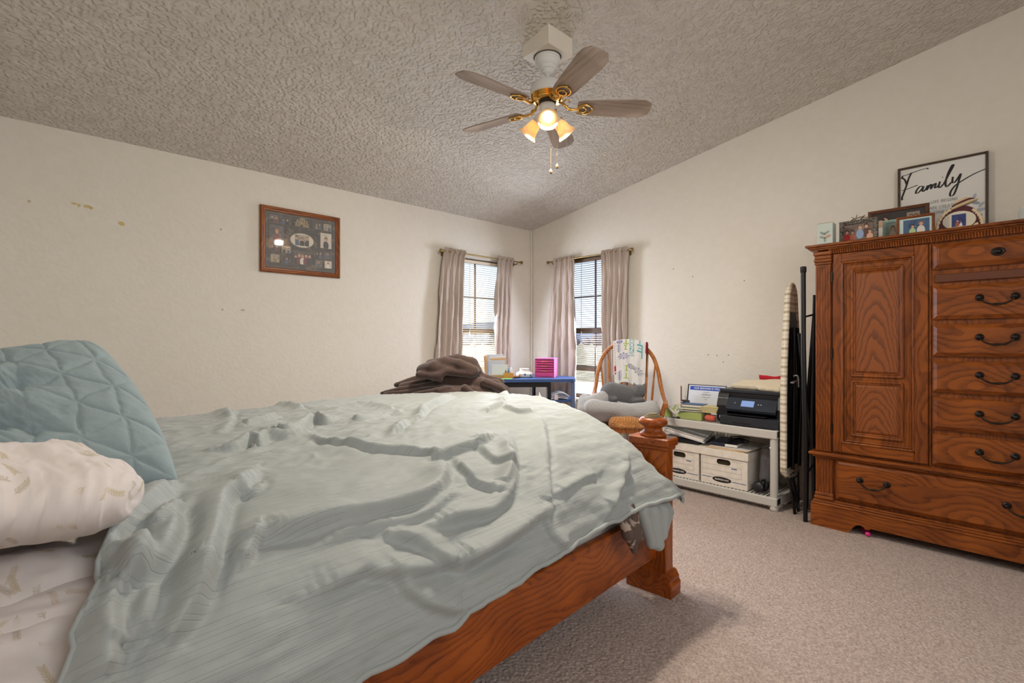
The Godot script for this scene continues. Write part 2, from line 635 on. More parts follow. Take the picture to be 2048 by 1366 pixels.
	# corner bead of the two walls and baseboards
	st = S()
	tube(st, [Vector3(-0.012, 0.0, 0.012), Vector3(-0.012, CEIL_LOW, 0.012)], 0.010, 6)
	var cb := obj("trim_1", st, M.wall)
	cb.set_meta("kind", "structure")
	st = S()
	span(st, Vector3(ROOM_X, 0, 0), Vector3(0, 0.07, 0.012), 0.004)
	var bb := obj("baseboard_back", st, M.white_paint)
	bb.set_meta("kind", "structure")
	st = S()
	span(st, Vector3(-0.012, 0, 0.012), Vector3(0, 0.07, ROOM_Z), 0.004)
	bb = obj("baseboard_right", st, M.white_paint)
	bb.set_meta("kind", "structure")
	# old repairs and anchors left in the paint
	var putty := mat(C8(206, 186, 130), 0.8)
	for p in [[-3.735, 1.882, 0.020, 0.007], [-3.715, 1.876, 0.008, 0.010], [-3.68, 1.876, 0.022, 0.009], [-3.662, 1.870, 0.010, 0.012], [-3.52, 1.80, 0.02, 0.014]]:
		st = S()
		var poly := PackedVector2Array()
		for i in 9:
			var t := TAU * i / 9.0
			var r := rng.randf_range(0.6, 1.15)
			poly.append(Vector2(p[0] + cos(t) * p[2] * r, p[1] + sin(t) * p[3] * r))
		prism(st, poly, 0.0, 0.0008)
		obj("putty_patch", st, putty, wb)
	for p in [[-2.981, 1.307], [-2.849, 1.309], [-2.862, 1.309], [-2.99, 1.85], [-3.92, 1.86]]:
		st = S()
		lathe(st, [Vector2(0.007, 0), Vector2(0.006, 0.003), Vector2(0.003, 0.003), Vector2(0, 0.0015)], 10, Transform3D(Basis(Vector3.RIGHT, PI / 2), Vector3(p[0], p[1], 0)))
		obj("wall_anchor", st, mat(C8(196, 178, 150), 0.7), wb)
	for p in [[2.05, 0.98], [1.98, 0.985], [2.10, 0.93], [2.14, 0.985], [2.26, 1.55], [1.68, 1.7], [1.85, 1.62]]:
		st = S()
		lathe(st, [Vector2(0.0045, 0), Vector2(0.004, 0.0015), Vector2(0, 0.0015)], 8, Transform3D(Basis(Vector3.BACK, PI / 2), Vector3(0, p[1], p[0])))
		obj("nail_hole", st, mat(C8(110, 98, 84), 0.8), wr)

# a single-hung window seen from inside; local x to the right along the wall, local z into the room, origin at the opening's lower left on the wall face
func make_window(called: String, at: Vector3, turn: float, w: float, h: float, rail_y: float, bar_y: float) -> void:
	var o := structure(called, "single-hung window with bronze frame looking out on the fields")
	o.position = at
	o.rotation.y = turn
	var st := S()
	var t := 0.035
	for s in [[0.0, t], [w - t, w]]:
		span(st, Vector3(s[0], 0, -0.10), Vector3(s[1], h, -0.045))
	span(st, Vector3(t, 0, -0.10), Vector3(w - t, t, -0.045))
	span(st, Vector3(t, h - t, -0.10), Vector3(w - t, h, -0.045))
	obj("window_frame", st, M.frame_bronze, o)
	st = S()
	span(st, Vector3(t, rail_y - 0.026, -0.095), Vector3(w - t, rail_y + 0.026, -0.05))
	obj("meeting_rail", st, M.frame_bronze, o)
	for m in [[Vector3(w / 2 - .008, rail_y + .026, -.082), Vector3(w / 2 + .008, h - t, -.066)], [Vector3(w / 2 - .008, t, -.082), Vector3(w / 2 + .008, rail_y - .026, -.066)], [Vector3(t, bar_y - .008, -.082), Vector3(w - t, bar_y + .008, -.066)]]:
		st = S()
		span(st, m[0], m[1], 0.002)
		obj("muntin", st, M.frame_bronze, o)
	for y in [[t, rail_y - .026], [rail_y + .026, h - t]]:
		st = S()
		span(st, Vector3(t, y[0], -.077), Vector3(w - t, y[1], -.073), 0)
		obj("pane", st, M.window_glass, o)
	st = S()
	span(st, Vector3(-0.01, -0.02, -0.045), Vector3(w + 0.01, 0.0, 0.02), 0.004)
	obj("window_sill", st, M.white_paint, o)

# a mini blind hanging in the opening; y values are heights above the opening's foot
func make_blind(label: String, at: Vector3, turn: float, w: float, top: float, foot: float, tilt: float, m: Material, rail: Material, skew := 0.0) -> void:
	var o := thing("window_blind", label, "blind", at, turn)
	var st := S()
	span(st, Vector3(0.006, top - 0.028, -0.036), Vector3(w - 0.006, top, -0.008), 0.003)
	obj("headrail", st, rail, o)
	st = S()
	var wd := 0.0125
	var pts := PackedVector3Array()
	for i in 2:
		for j in 7:
			var q := lerpf(-1, 1, j / 6.0)
			pts.append(Vector3(lerpf(0.008, w - 0.008, i), 0.0022 * (1.0 - q * q), q * wd))
	for i in 2:
		for j in 7:
			var q := lerpf(1, -1, j / 6.0)
			pts.append(Vector3(lerpf(0.008, w - 0.008, i), 0.0022 * (1.0 - q * q) - 0.0006, q * wd))
	st.set_smooth_group(0)
	for half in 2:
		for j in 6:
			var k := half * 14 + j
			quad(st, pts[k], pts[k + 1], pts[k + 8], pts[k + 7], Vector3.UP if half == 0 else Vector3.DOWN)
	st.set_smooth_group(0xFFFFFFFF)
	quad(st, pts[0], pts[7], pts[27], pts[20], Vector3(0, 0, -1))
	quad(st, pts[6], pts[13], pts[21], pts[14], Vector3(0, 0, 1))
	var first: MeshInstance3D = null
	var y := top - 0.045
	var n := int((y - foot - 0.05) / 0.0208)
	for i in n + 9:
		var yy := y - 0.0208 * i
		var ang := tilt
		if i >= n:
			yy = foot + 0.02 + 0.0042 * (n + 8 - i)
			ang = 0.0
		var bs := Basis(Vector3.BACK, skew * i / n) * Basis(Vector3.RIGHT, ang)
		var spot := Vector3(0, yy, -0.022)
		if first == null:
			first = obj("slat", st, m, o)
			first.transform = Transform3D(bs, spot)
		else:
			again(first, "slat", o, spot, bs)
	st = S()
	box(st, Vector3(w / 2, foot + 0.008 + sin(skew) * w / 2, -0.022), Vector3(w - 0.016, 0.018, 0.026), 0.003, Basis(Vector3.BACK, skew))
	obj("bottom_rail", st, rail, o)
	for x in [0.09, w - 0.09]:
		st = S()
		for z in [-0.036, -0.008]:
			tube(st, [Vector3(x, top - 0.03, z), Vector3(x, foot + 0.02, z)], 0.0008, 4)
		obj("ladder_cord", st, rail, o)
	st = S()
	tube(st, [Vector3(w * 0.34, top - 0.03, -0.004), Vector3(w * 0.34, foot + 0.35, -0.004)], 0.0022, 6)
	obj("tilt_wand", st, rail, o)

# curtain panel; lo_x .. hi_x at the top and at the foot, folds counted across
func curtain(label: String, at: Vector3, turn: float, top: Vector2, foot: Vector2, rod_y: float, foot_y: float, folds: float, seed_: int) -> void:
	var o := thing("curtain", label, "curtain", at, turn)
	var nz := FastNoiseLite.new()
	nz.seed = seed_
	nz.frequency = 1.0
	var nu := 150
	var nv := 70
	var pts := PackedVector3Array()
	for i in nu + 1:
		var u := float(i) / nu
		for j in nv + 1:
			var y := lerpf(rod_y + 0.035, foot_y, pow(float(j) / nv, 1.25))
			var d := rod_y - y
			var k := clampf(d / (rod_y - foot_y), 0.0, 1.0)
			k = pow(k, 0.6)
			var lo := lerpf(top.x, foot.x, k)
			var hi := lerpf(top.y, foot.y, k)
			var ph := u * folds + 0.30 * nz.get_noise_2d(u * 3.0, d * 1.3 + 7.0) + 0.12 * nz.get_noise_2d(u * 7.0, d * 3.0)
			var big := sin(TAU * ph) * 0.7 + 0.35 * sin(TAU * ph * 2.0 + 1.3) * (0.5 + nz.get_noise_2d(u * 5.0, 3.0))
			var amp := lerpf(0.012, 0.034, smoothstep(0.03, 0.5, d))
			var gather := sin(TAU * u * folds * 3.0 + 2.0 * nz.get_noise_2d(u * 9.0, 1.0)) * 0.010 * (1.0 - smoothstep(0.0, 0.22, d))
			var depth := 0.062 + big * amp + gather
			# the cloth wraps the rod at the pocket
			depth += 0.014 * exp(-pow(d / 0.014, 2.0)) - 0.004 * exp(-pow((d - 0.025) / 0.01, 2.0))
			if d < -0.008: depth += 0.006 * sin(u * 60.0 + 8.0 * nz.get_noise_1d(u * 20.0))
			var dy := 0.006 * nz.get_noise_2d(u * 14.0, 9.0) if j < 3 else 0.0
			pts.append(Vector3(lerpf(lo, hi, u) + 0.008 * nz.get_noise_2d(d * 2.0, u * 4.0), y + dy, depth))
	obj("cloth", sheet(pts, nu, nv), M.curtain, o)

func curtain_rod(label: String, at: Vector3, turn: float, a: float, b: float, y: float) -> void:
	var o := thing("curtain_rod", label, "curtain rod", at, turn)
	var st := S()
	tube(st, [Vector3(a, y, 0.07), Vector3(lerpf(a, b, 0.55), y, 0.07)], 0.0075, 10)
	tube(st, [Vector3(lerpf(a, b, 0.55), y, 0.07), Vector3(b, y, 0.07)], 0.0060, 10)
	obj("pole", st, M.brass_old, o)
	for s in [[a, -1.0], [b, 1.0]]:
		st = S()
		lathe(st, [Vector2(0.008, 0), Vector2(0.011, 0.004), Vector2(0.008, 0.008), Vector2(0.012, 0.014), Vector2(0.0165, 0.024), Vector2(0.015, 0.034), Vector2(0.008, 0.041), Vector2(0, 0.042)], 14, Transform3D(Basis(Vector3.BACK, -PI / 2 * s[1]), Vector3(s[0], y, 0.07)))
		obj("finial", st, M.brass_old, o)
		st = S()
		box(st, Vector3(s[0] - s[1] * 0.03, y - 0.012, 0.003), Vector3(0.02, 0.05, 0.006), 0.002)
		tube(st, [Vector3(s[0] - s[1] * 0.03, y - 0.02, 0.004), Vector3(s[0] - s[1] * 0.03, y - 0.022, 0.05), Vector3(s[0] - s[1] * 0.03, y - 0.010, 0.07)], 0.005, 6)
		obj("bracket", st, M.brass_old, o)

func make_windows() -> void:
	# local axes of the right wall: x along -z .. so its windows are turned by -90 degrees
	make_window("window_1", Vector3(-1.11, 0.53, 0), 0.0, 0.76, 1.37, 0.66, 1.0)
	make_window("window_2", Vector3(0, 0.53, 0.43), -PI / 2, 0.76, 1.39, 0.67, 1.005)
	var cream := mat(C8(236, 230, 214), 0.5)
	cream.backlight_enabled = true
	cream.backlight = Color(0.9, 0.88, 0.8)
	var brown := mat(C8(112, 84, 58), 0.5)
	make_blind("cream mini blind in the window nearest the collage picture", Vector3(-1.11, 0.53, 0), 0.0, 0.76, 1.355, 0.26, 0.35, cream, mat(C8(222, 210, 186), 0.5))
	make_blind("brown mini blind in the window behind the rocking chair", Vector3(0, 0.53, 0.43), -PI / 2, 0.76, 1.375, 0.275, -0.06, brown, brown, -0.006)
	curtain_rod("brass rod over the window with the cream blind", Vector3.ZERO, 0.0, -1.215, -0.245, 1.918)
	curtain_rod("brass rod over the window with the brown blind", Vector3.ZERO, -PI / 2, 0.335, 1.29, 1.906)
	curtain("taupe curtain on the cream-blind window, side toward the collage picture", Vector3.ZERO, 0.0, Vector2(-1.195, -0.955), Vector2(-1.33, -1.035), 1.918, 0.10, 4.2, 5)
	curtain("taupe curtain on the cream-blind window, side toward the room corner", Vector3.ZERO, 0.0, Vector2(-0.545, -0.34), Vector2(-0.62, -0.40), 1.918, 0.10, 3.4, 9)
	curtain("taupe curtain on the brown-blind window, side toward the room corner", Vector3.ZERO, -PI / 2, Vector2(0.39, 0.65), Vector2(0.27, 0.68), 1.906, 0.10, 4.0, 13)
	curtain("taupe curtain hanging behind the rocking chair", Vector3.ZERO, -PI / 2, Vector2(0.985, 1.275), Vector2(0.99, 1.24), 1.906, 0.10, 4.6, 17)

func make_outside() -> void:
	var st := S()
	box(st, Vector3(300, -0.85, -300), Vector3(1700, 0.2, 1700), 0)
	var g := mat(Color.WHITE, 0.95)
	g.albedo_texture = speckled(C8(214, 206, 188), C8(238, 234, 226), noise_image(512, 0.02, 71, 5))
	tri_planar(g, Vector3.ONE * 0.12, true)
	var o := obj("ground_outside", st, g)
	o.set_meta("kind", "structure")
	# dry field further out, slightly raised
	st = S()
	span(st, Vector3(14, -0.76, -320), Vector3(420, -0.74, 60), 0)
	span(st, Vector3(-220, -0.76, -320), Vector3(14, -0.74, -14), 0)
	var fm := mat(Color.WHITE, 0.95)
	fm.albedo_texture = speckled(C8(150, 132, 92), C8(206, 192, 150), noise_image(512, 0.03, 73, 5))
	tri_planar(fm, Vector3.ONE * 0.05, true)
	o = obj("field", st, fm)
	o.set_meta("kind", "structure")
	# scrub along the far side of the field and blue hills beyond
	rng.seed = 77
	var bark := mat(C8(110, 100, 98), 0.9)
	for i in 26:
		var t := lerpf(30, 62, i / 25.0)
		var dir := Vector3(sin(deg_to_rad(t)), 0, -cos(deg_to_rad(t)))
		var c := Vector3(-2, -0.75, 2) + dir * (236.0 + 14.0 * (i % 3))
		var bones := []
		st = S()
		var r := rng.randf_range(2.6, 4.4)
		st.set_smooth_group(0)
		var prof := [Vector2(0.0, 0.0), Vector2(r * 0.5, 0.1), Vector2(r, r * 0.5), Vector2(r * 0.85, r * 0.9), Vector2(r * 0.4, r * 1.3), Vector2(0, r * 1.45)]
		lathe(st, prof, 9, Transform3D(Basis(Vector3.UP, rng.randf() * 6.0).scaled(Vector3(rng.randf_range(1.0, 1.3), 1, 1.0)), c))
		var b := obj("distant_bush", st, bark)
		tag(b, "grey leafless bush on the far side of the field", "bush", "bushes beyond the field")
	var hill := mat(C8(126, 128, 132), 1.0)
	for k in 2:
		var n := 90
		var pts := PackedVector3Array()
		var nz := FastNoiseLite.new()
		nz.seed = 90 + k
		nz.frequency = 1.0
		for i in n + 1:
			var t := deg_to_rad(lerpf(-40, 130, float(i) / n))
			var dir := Vector3(sin(t), 0, -cos(t))
			var hgt := (24.0 + 22.0 * k) * (0.8 + 0.5 * nz.get_noise_1d(t * 2.4) + 0.25 * nz.get_noise_1d(t * 9.0))
			for j in 4:
				pts.append(dir * (700.0 + 250.0 * k + 110.0 * j) + Vector3.UP * (-2.0 + hgt * [0.0, 0.62, 1.0, 0.0][j]))
		var h := obj("hills", sheet(pts, n, 3, PackedVector2Array(), true), hill)
		h.set_meta("kind", "structure")

# ---------------------------------------------------------------- the bed
const FOOT_PROFILE := [-1.80, .30, -1.79, .48, -1.74, .65, -1.60, .755, -1.40, .785, -1.20, .795, -1.00, .80, -.80, .805, -.60, .80, -.42, .775, -.24, .715, -.08, .632, .03, .515, .09, .36, .085, .24]
const HEAD_PROFILE := [-1.80, .30, -1.79, .48, -1.74, .63, -1.60, .73, -1.40, .755, -1.20, .76, -1.00, .76, -.80, .755, -.60, .75, -.42, .735, -.25, .70, -.10, .635, .01, .52, .06, .37, .06, .2]
# folds of the duvet: width, height, then pairs of (position along the bed, position round its section)
const FOLDS := [
	[0.03, 0.016, [-0.93, 9.93, -0.985, 9.6, -1.07, 9.25, -1.12, 8.83, -1.16, 8.43, -1.17, 7.93]],
	[0.03, 0.022, [-0.96, 9.98, -0.93, 9.95, -0.87, 9.9, -0.76, 9.83, -0.645, 9.7]],
	[0.05, 0.028, [-0.935, 10, -0.955, 10.33, -1.01, 10.65, -1.095, 10.85, -1.18, 10.88, -1.265, 10.85, -1.345, 10.8, -1.415, 10.8, -1.48, 10.73, -1.515, 10.73]],
	[0.04, 0.016, [-0.98, 10.85, -1.055, 11.05, -1.15, 11.15, -1.225, 11.1, -1.32, 11.05, -1.405, 11.08]],
	[0.045, 0.028, [-1.42, 9.05, -1.485, 9.55, -1.535, 9.78, -1.565, 10.15, -1.605, 10.7, -1.635, 11.05, -1.665, 11.35]],
	[0.025, 0.015, [-1.44, 9.62, -1.47, 9.73, -1.49, 9.65]],
	[0.03, 0.022, [-1.11, 5.83, -1.18, 5.98, -1.26, 6.12]],
	[0.03, 0.028, [-0.99, 6.98, -1.035, 7, -1.045, 6.68, -1.14, 7.2, -1.215, 7.35, -1.23, 6.8]],
	[0.03, 0.026, [-1.14, 7.6, -1.23, 7.68, -1.29, 7.58, -1.33, 7.83, -1.34, 7.6, -1.4, 7.9, -1.465, 7.83]],
	[0.028, 0.024, [-0.305, 6.5, -0.505, 7.12, -0.62, 7.43, -0.745, 8.03]],
	[0.03, 0.018, [-0.8, 7.28, -0.89, 7.35, -0.955, 7.33]],
	[0.04, 0.022, [-0.565, 9.78, -0.7, 10.65, -0.805, 11.23, -0.915, 11.45, -1.025, 11.38, -1.11, 11.35]],
	[0.03, 0.014, [-0.625, 9.95, -0.735, 10.73, -0.825, 11.08]],
	[0.03, 0.014, [-0.845, 11.1, -0.89, 10.78, -0.88, 10.18]],
	[0.045, 0.024, [-0.795, 11.88, -0.91, 11.98, -1.02, 12.08, -1.085, 12.1]],
	[0.04, 0.018, [-1.105, 12.05, -1.135, 11.85, -1.18, 11.5, -1.26, 11.2]],
	[0.04, 0.02, [-1.075, 12, -1.185, 11.95, -1.255, 11.83, -1.305, 11.75, -1.33, 11.65, -1.385, 11.7, -1.475, 11.68]],
	[0.04, 0.016, [-1.26, 11.83, -1.235, 12.15, -1.185, 12.45, -1.1, 12.7]],
	[0.035, 0.018, [-1.51, 10.62, -1.535, 10.83, -1.565, 11.05]],
	[0.025, 0.018, [-0.825, 8.2, -0.92, 8.58]],
	[0.03, 0.018, [-0.95, 5.25, -0.935, 4.25, -0.93, 3.6]],
	[0.03, 0.012, [-0.73, 7.25, -0.68, 5.6, -0.725, 5.43]],
	[0.03, 0.015, [-1.23, 5, -1.19, 4.03, -1.175, 3.35]],
	[0.03, 0.012, [-1.115, 3.33, -1.315, 6.15, -1.39, 6.4]],
	[0.05, 0.03, [-1.62, 9.18, -1.685, 9.68, -1.725, 9.98, -1.75, 10.33]],
	[0.05, 0.034, [-1.64, 9.85, -1.665, 10.4, -1.7, 10.75, -1.735, 10.9, -1.775, 11.03]],
	[0.03, 0.02, [-1.745, 9.9, -1.755, 10.33, -1.76, 10.58]],
	[0.045, 0.034, [-1.775, 11.03, -1.785, 11.4, -1.79, 11.8]],
	[0.04, 0.03, [-1.8, 9.78, -1.785, 10.45, -1.76, 10.62, -1.74, 10.85]],
	[0.05, 0.026, [-1.72, 11, -1.735, 11.3, -1.77, 11.6]],
	[0.05, 0.024, [-1.61, 10.85, -1.655, 11.35, -1.72, 11.68]],
	[0.03, 0.022, [-1.72, 10.55, -1.72, 10.75, -1.75, 10.98]],
	[0.04, 0.016, [-1.615, 9.75, -1.65, 9.9, -1.7, 10.25]],
	[0.035, 0.02, [-1.83, 11.15, -1.85, 11.15, -1.875, 11.18]],
	[0.035, 0.018, [-0.325, 9.55, -0.57, 10.9, -0.695, 11.78]],
	[0.045, 0.022, [-0.695, 11.8, -0.775, 11.85, -0.94, 12, -1.085, 12.05]],
	[0.035, 0.022, [-0.14, 11.4, -0.26, 11.8, -0.41, 12.25]],
	[0.03, 0.012, [-0.345, 11.38, -0.495, 11.45, -0.61, 11.55]],
	[0.025, 0.016, [-0.23, 7.83, -0.02, 6.95]],
	[0.03, 0.014, [-0.335, 8.38, -0.36, 8.95, -0.265, 9]],
	[0.025, 0.016, [-0.45, 8.47, -0.305, 8.22]],
	[0.035, 0.012, [-0.735, 9.83, -0.75, 10.45, -0.685, 10.7]],
	[0.03, 0.012, [-0.715, 11.78, -0.725, 12.2, -0.665, 12.55]],
]

func section(table: Array, b: float) -> Vector2:
	b = clampf(b, 0.0, 13.999)
	var i := int(b)
	var g := func(k: int) -> Vector2:
		var n := clampi(i + k, 0, 14)
		return Vector2(table[2 * n], table[2 * n + 1])
	return g.call(0).cubic_interpolate(g.call(1), g.call(-1), g.call(2), b - i)

func duvet_point(a: float, b: float) -> Vector3:
	var w := smoothstep(-1.5, -0.1, a)
	var q := section(HEAD_PROFILE, b).lerp(section(FOOT_PROFILE, b), w)
	var r := 0.07
	var e := maxf(a + 0.03, 0.0)
	var ang := minf(e / r, PI / 2)
	var x := a if a < -0.03 else -0.03 + r * sin(ang)
	var drop := r * (1.0 - cos(ang)) + maxf(e - r * PI / 2, 0.0)
	# the near corner is pulled out past the foot post
	var out := smoothstep(-0.35, 0.05, a) * smoothstep(11.7, 12.45, b)
	return Vector3(x + 0.07 * out, q.y - drop * clampf((q.y - 0.36) / 0.42, 0.0, 1.0), q.x + 0.03 * out)

func bed_root(called: String, label: String, category: String) -> Node3D:
	return thing(called, label, category, Vector3(-1.99, 0, 2.66), deg_to_rad(4.0))

func make_bed() -> void:
	var o := bed_root("bed_frame", "honey-stained wooden bed frame with turned post finials", "bed")
	for z in [-0.0325, -1.5675]:
		var post := Node3D.new()
		post.name = "foot_post"
		o.add_child(post, true)
		post.position = Vector3(0.1035, 0, z)
		var st := S()
		box(st, Vector3(0, 0.33, 0), Vector3(0.067, 0.64, 0.155), 0.004)
		obj("shaft", st, M.oak_red_up, post)
		st = S()
		box(st, Vector3(0, 0.655, 0), Vector3(0.098, 0.036, 0.19), 0.005)
		box(st, Vector3(0, 0.630, 0), Vector3(0.084, 0.02, 0.174), 0.006)
		obj("cap", st, M.oak_red, post)
		st = S()
		lathe(st, [Vector2(0.05, 0.672), Vector2(0.056, 0.676), Vector2(0.057, 0.684), Vector2(0.050, 0.690), Vector2(0.041, 0.696), Vector2(0.038, 0.706), Vector2(0.041, 0.714), Vector2(0.053, 0.720), Vector2(0.061, 0.730), Vector2(0.061, 0.741), Vector2(0.053, 0.751), Vector2(0.040, 0.756), Vector2(0.038, 0.7565)], 32, Transform3D(Basis.from_scale(Vector3(0.86, 1, 1.05)), Vector3.ZERO))
		obj("finial", st, M.oak_red, post)
		st = S()
		lathe(st, [Vector2(0.038, 0.755), Vector2(0.037, 0.760), Vector2(0.031, 0.761), Vector2(0.030, 0.766), Vector2(0.022, 0.767), Vector2(0.021, 0.772), Vector2(0.010, 0.774), Vector2(0, 0.775)], 28, Transform3D(), false)
		obj("finial_disc", st, mat(C8(112, 98, 70), 0.7), post)
		st = S()
		var prof := PackedVector2Array([Vector2(-0.105, 0), Vector2(0.105, 0), Vector2(0.107, 0.05), Vector2(0.099, 0.062), Vector2(0.099, 0.074), Vector2(0.088, 0.094), Vector2(0.0785, 0.10), Vector2(-0.0785, 0.10), Vector2(-0.088, 0.094), Vector2(-0.099, 0.074), Vector2(-0.099, 0.062), Vector2(-0.107, 0.05)])
		prism(st, prof, -0.046, 0.046, Transform3D(Basis(Vector3.UP, -PI / 2), Vector3.ZERO))
		obj("foot_block", st, M.oak_red, post)
	for z in [-0.03, -1.6]:
		var st := S()
		span(st, Vector3(-2.19, 0.155, z), Vector3(0.0705, 0.36, z + 0.03), 0.004)
		obj("side_rail", st, M.oak_red, o)
	var st := S()
	span(st, Vector3(0.085, 0.16, -1.49), Vector3(0.118, 0.53, -0.11), 0.004)
	obj("footboard", st, M.oak_red, o)
	st = S()
	span(st, Vector3(-2.23, 0.16, -1.60), Vector3(-2.19, 0.92, 0.0), 0.006)
	obj("headboard", st, M.oak_red, o)
	for z in [-1.62, -0.055]:
		st = S()
		span(st, Vector3(-2.245, 0.0, z), Vector3(-2.175, 1.0, z + 0.075), 0.006)
		obj("head_post", st, M.oak_red_up, o)
	# box spring and mattress
	var ticking := mat(C8(206, 202, 196), 0.85)
	o = bed_root("box_spring", "pale box spring lying inside the wooden bed rails", "box spring")
	st = S()
	span(st, Vector3(-2.10, 0.20, -1.565), Vector3(0.0, 0.41, -0.035), 0.03)
	obj("cover", st, ticking, o)
	make_floral()
	o = bed_root("mattress", "mattress in a white floral fitted sheet under the duvet", "mattress")
	var pts := PackedVector3Array()
	var nz := FastNoiseLite.new()
	nz.seed = 3
	nz.frequency = 4.0
	var nu := 110
	var nv := 90
	for i in nu + 1:
		for j in nv + 1:
			var x := lerpf(-2.09, -0.02, float(i) / nu)
			var t := lerpf(-1.0, 1.0, float(j) / nv)
			# section: superellipse, top half
			var th := lerpf(PI + 0.9, -0.9, float(j) / nv)
			var cx := signf(cos(th)) * pow(absf(cos(th)), 0.32)
			var cy := signf(sin(th)) * pow(absf(sin(th)), 0.32)
			var p := Vector3(x, 0.545 + 0.125 * cy, -0.83 + 0.715 * cx)
			p += Vector3(0, 0.5, 0.5 * signf(cx)) * 0.012 * nz.get_noise_3d(x * 2.0, t * 2.0, p.y * 3.0)
			pts.append(p)
	obj("fitted_sheet", sheet(pts, nu, nv), M.floral, o)
	st = S()
	span(st, Vector3(-2.085, 0.45, -1.5), Vector3(-0.03, 0.64, -0.16), 0.03)
	obj("core", st, ticking, o)
	make_duvet()
	make_pillows()
	make_blankets()

func make_floral() -> void:
	rng.seed = 15
	var img := Image.create(512, 512, false, Image.FORMAT_RGB8)
	img.fill(C8(216, 208, 203))
	var cols := [C8(188, 172, 140), C8(182, 168, 148), C8(198, 182, 164)]
	for s in 26:
		var p := Vector2(rng.randf_range(20, 490), rng.randf_range(20, 490))
		var d := Vector2.from_angle(rng.randf() * TAU)
		var c: Color = cols[rng.randi() % 3]
		for k in 46:
			p += d * 1.1
			d = d.rotated(rng.randf_range(-0.06, 0.07))
			img.fill_rect(Rect2i(int(p.x), int(p.y), 2, 2), c)
			if k % 6 == 3:
				for sd in [-1.0, 1.0]:
					var e := d.rotated(sd * 0.8)
					for q in 8:
						var w := 2 if q < 2 or q > 5 else 4
						var z := p + e * (q * 1.5)
						img.fill_rect(Rect2i(int(z.x) - w / 2, int(z.y) - w / 2, w, w), c.lerp(C8(216, 208, 203), 0.35))
	M.floral = mat(Color.WHITE, 0.9)
	M.floral.albedo_texture = ImageTexture.create_from_image(img)
	M.floral.rim_enabled = true
	M.floral.rim = 0.2
	tri_planar(M.floral, Vector3.ONE * 3.0)

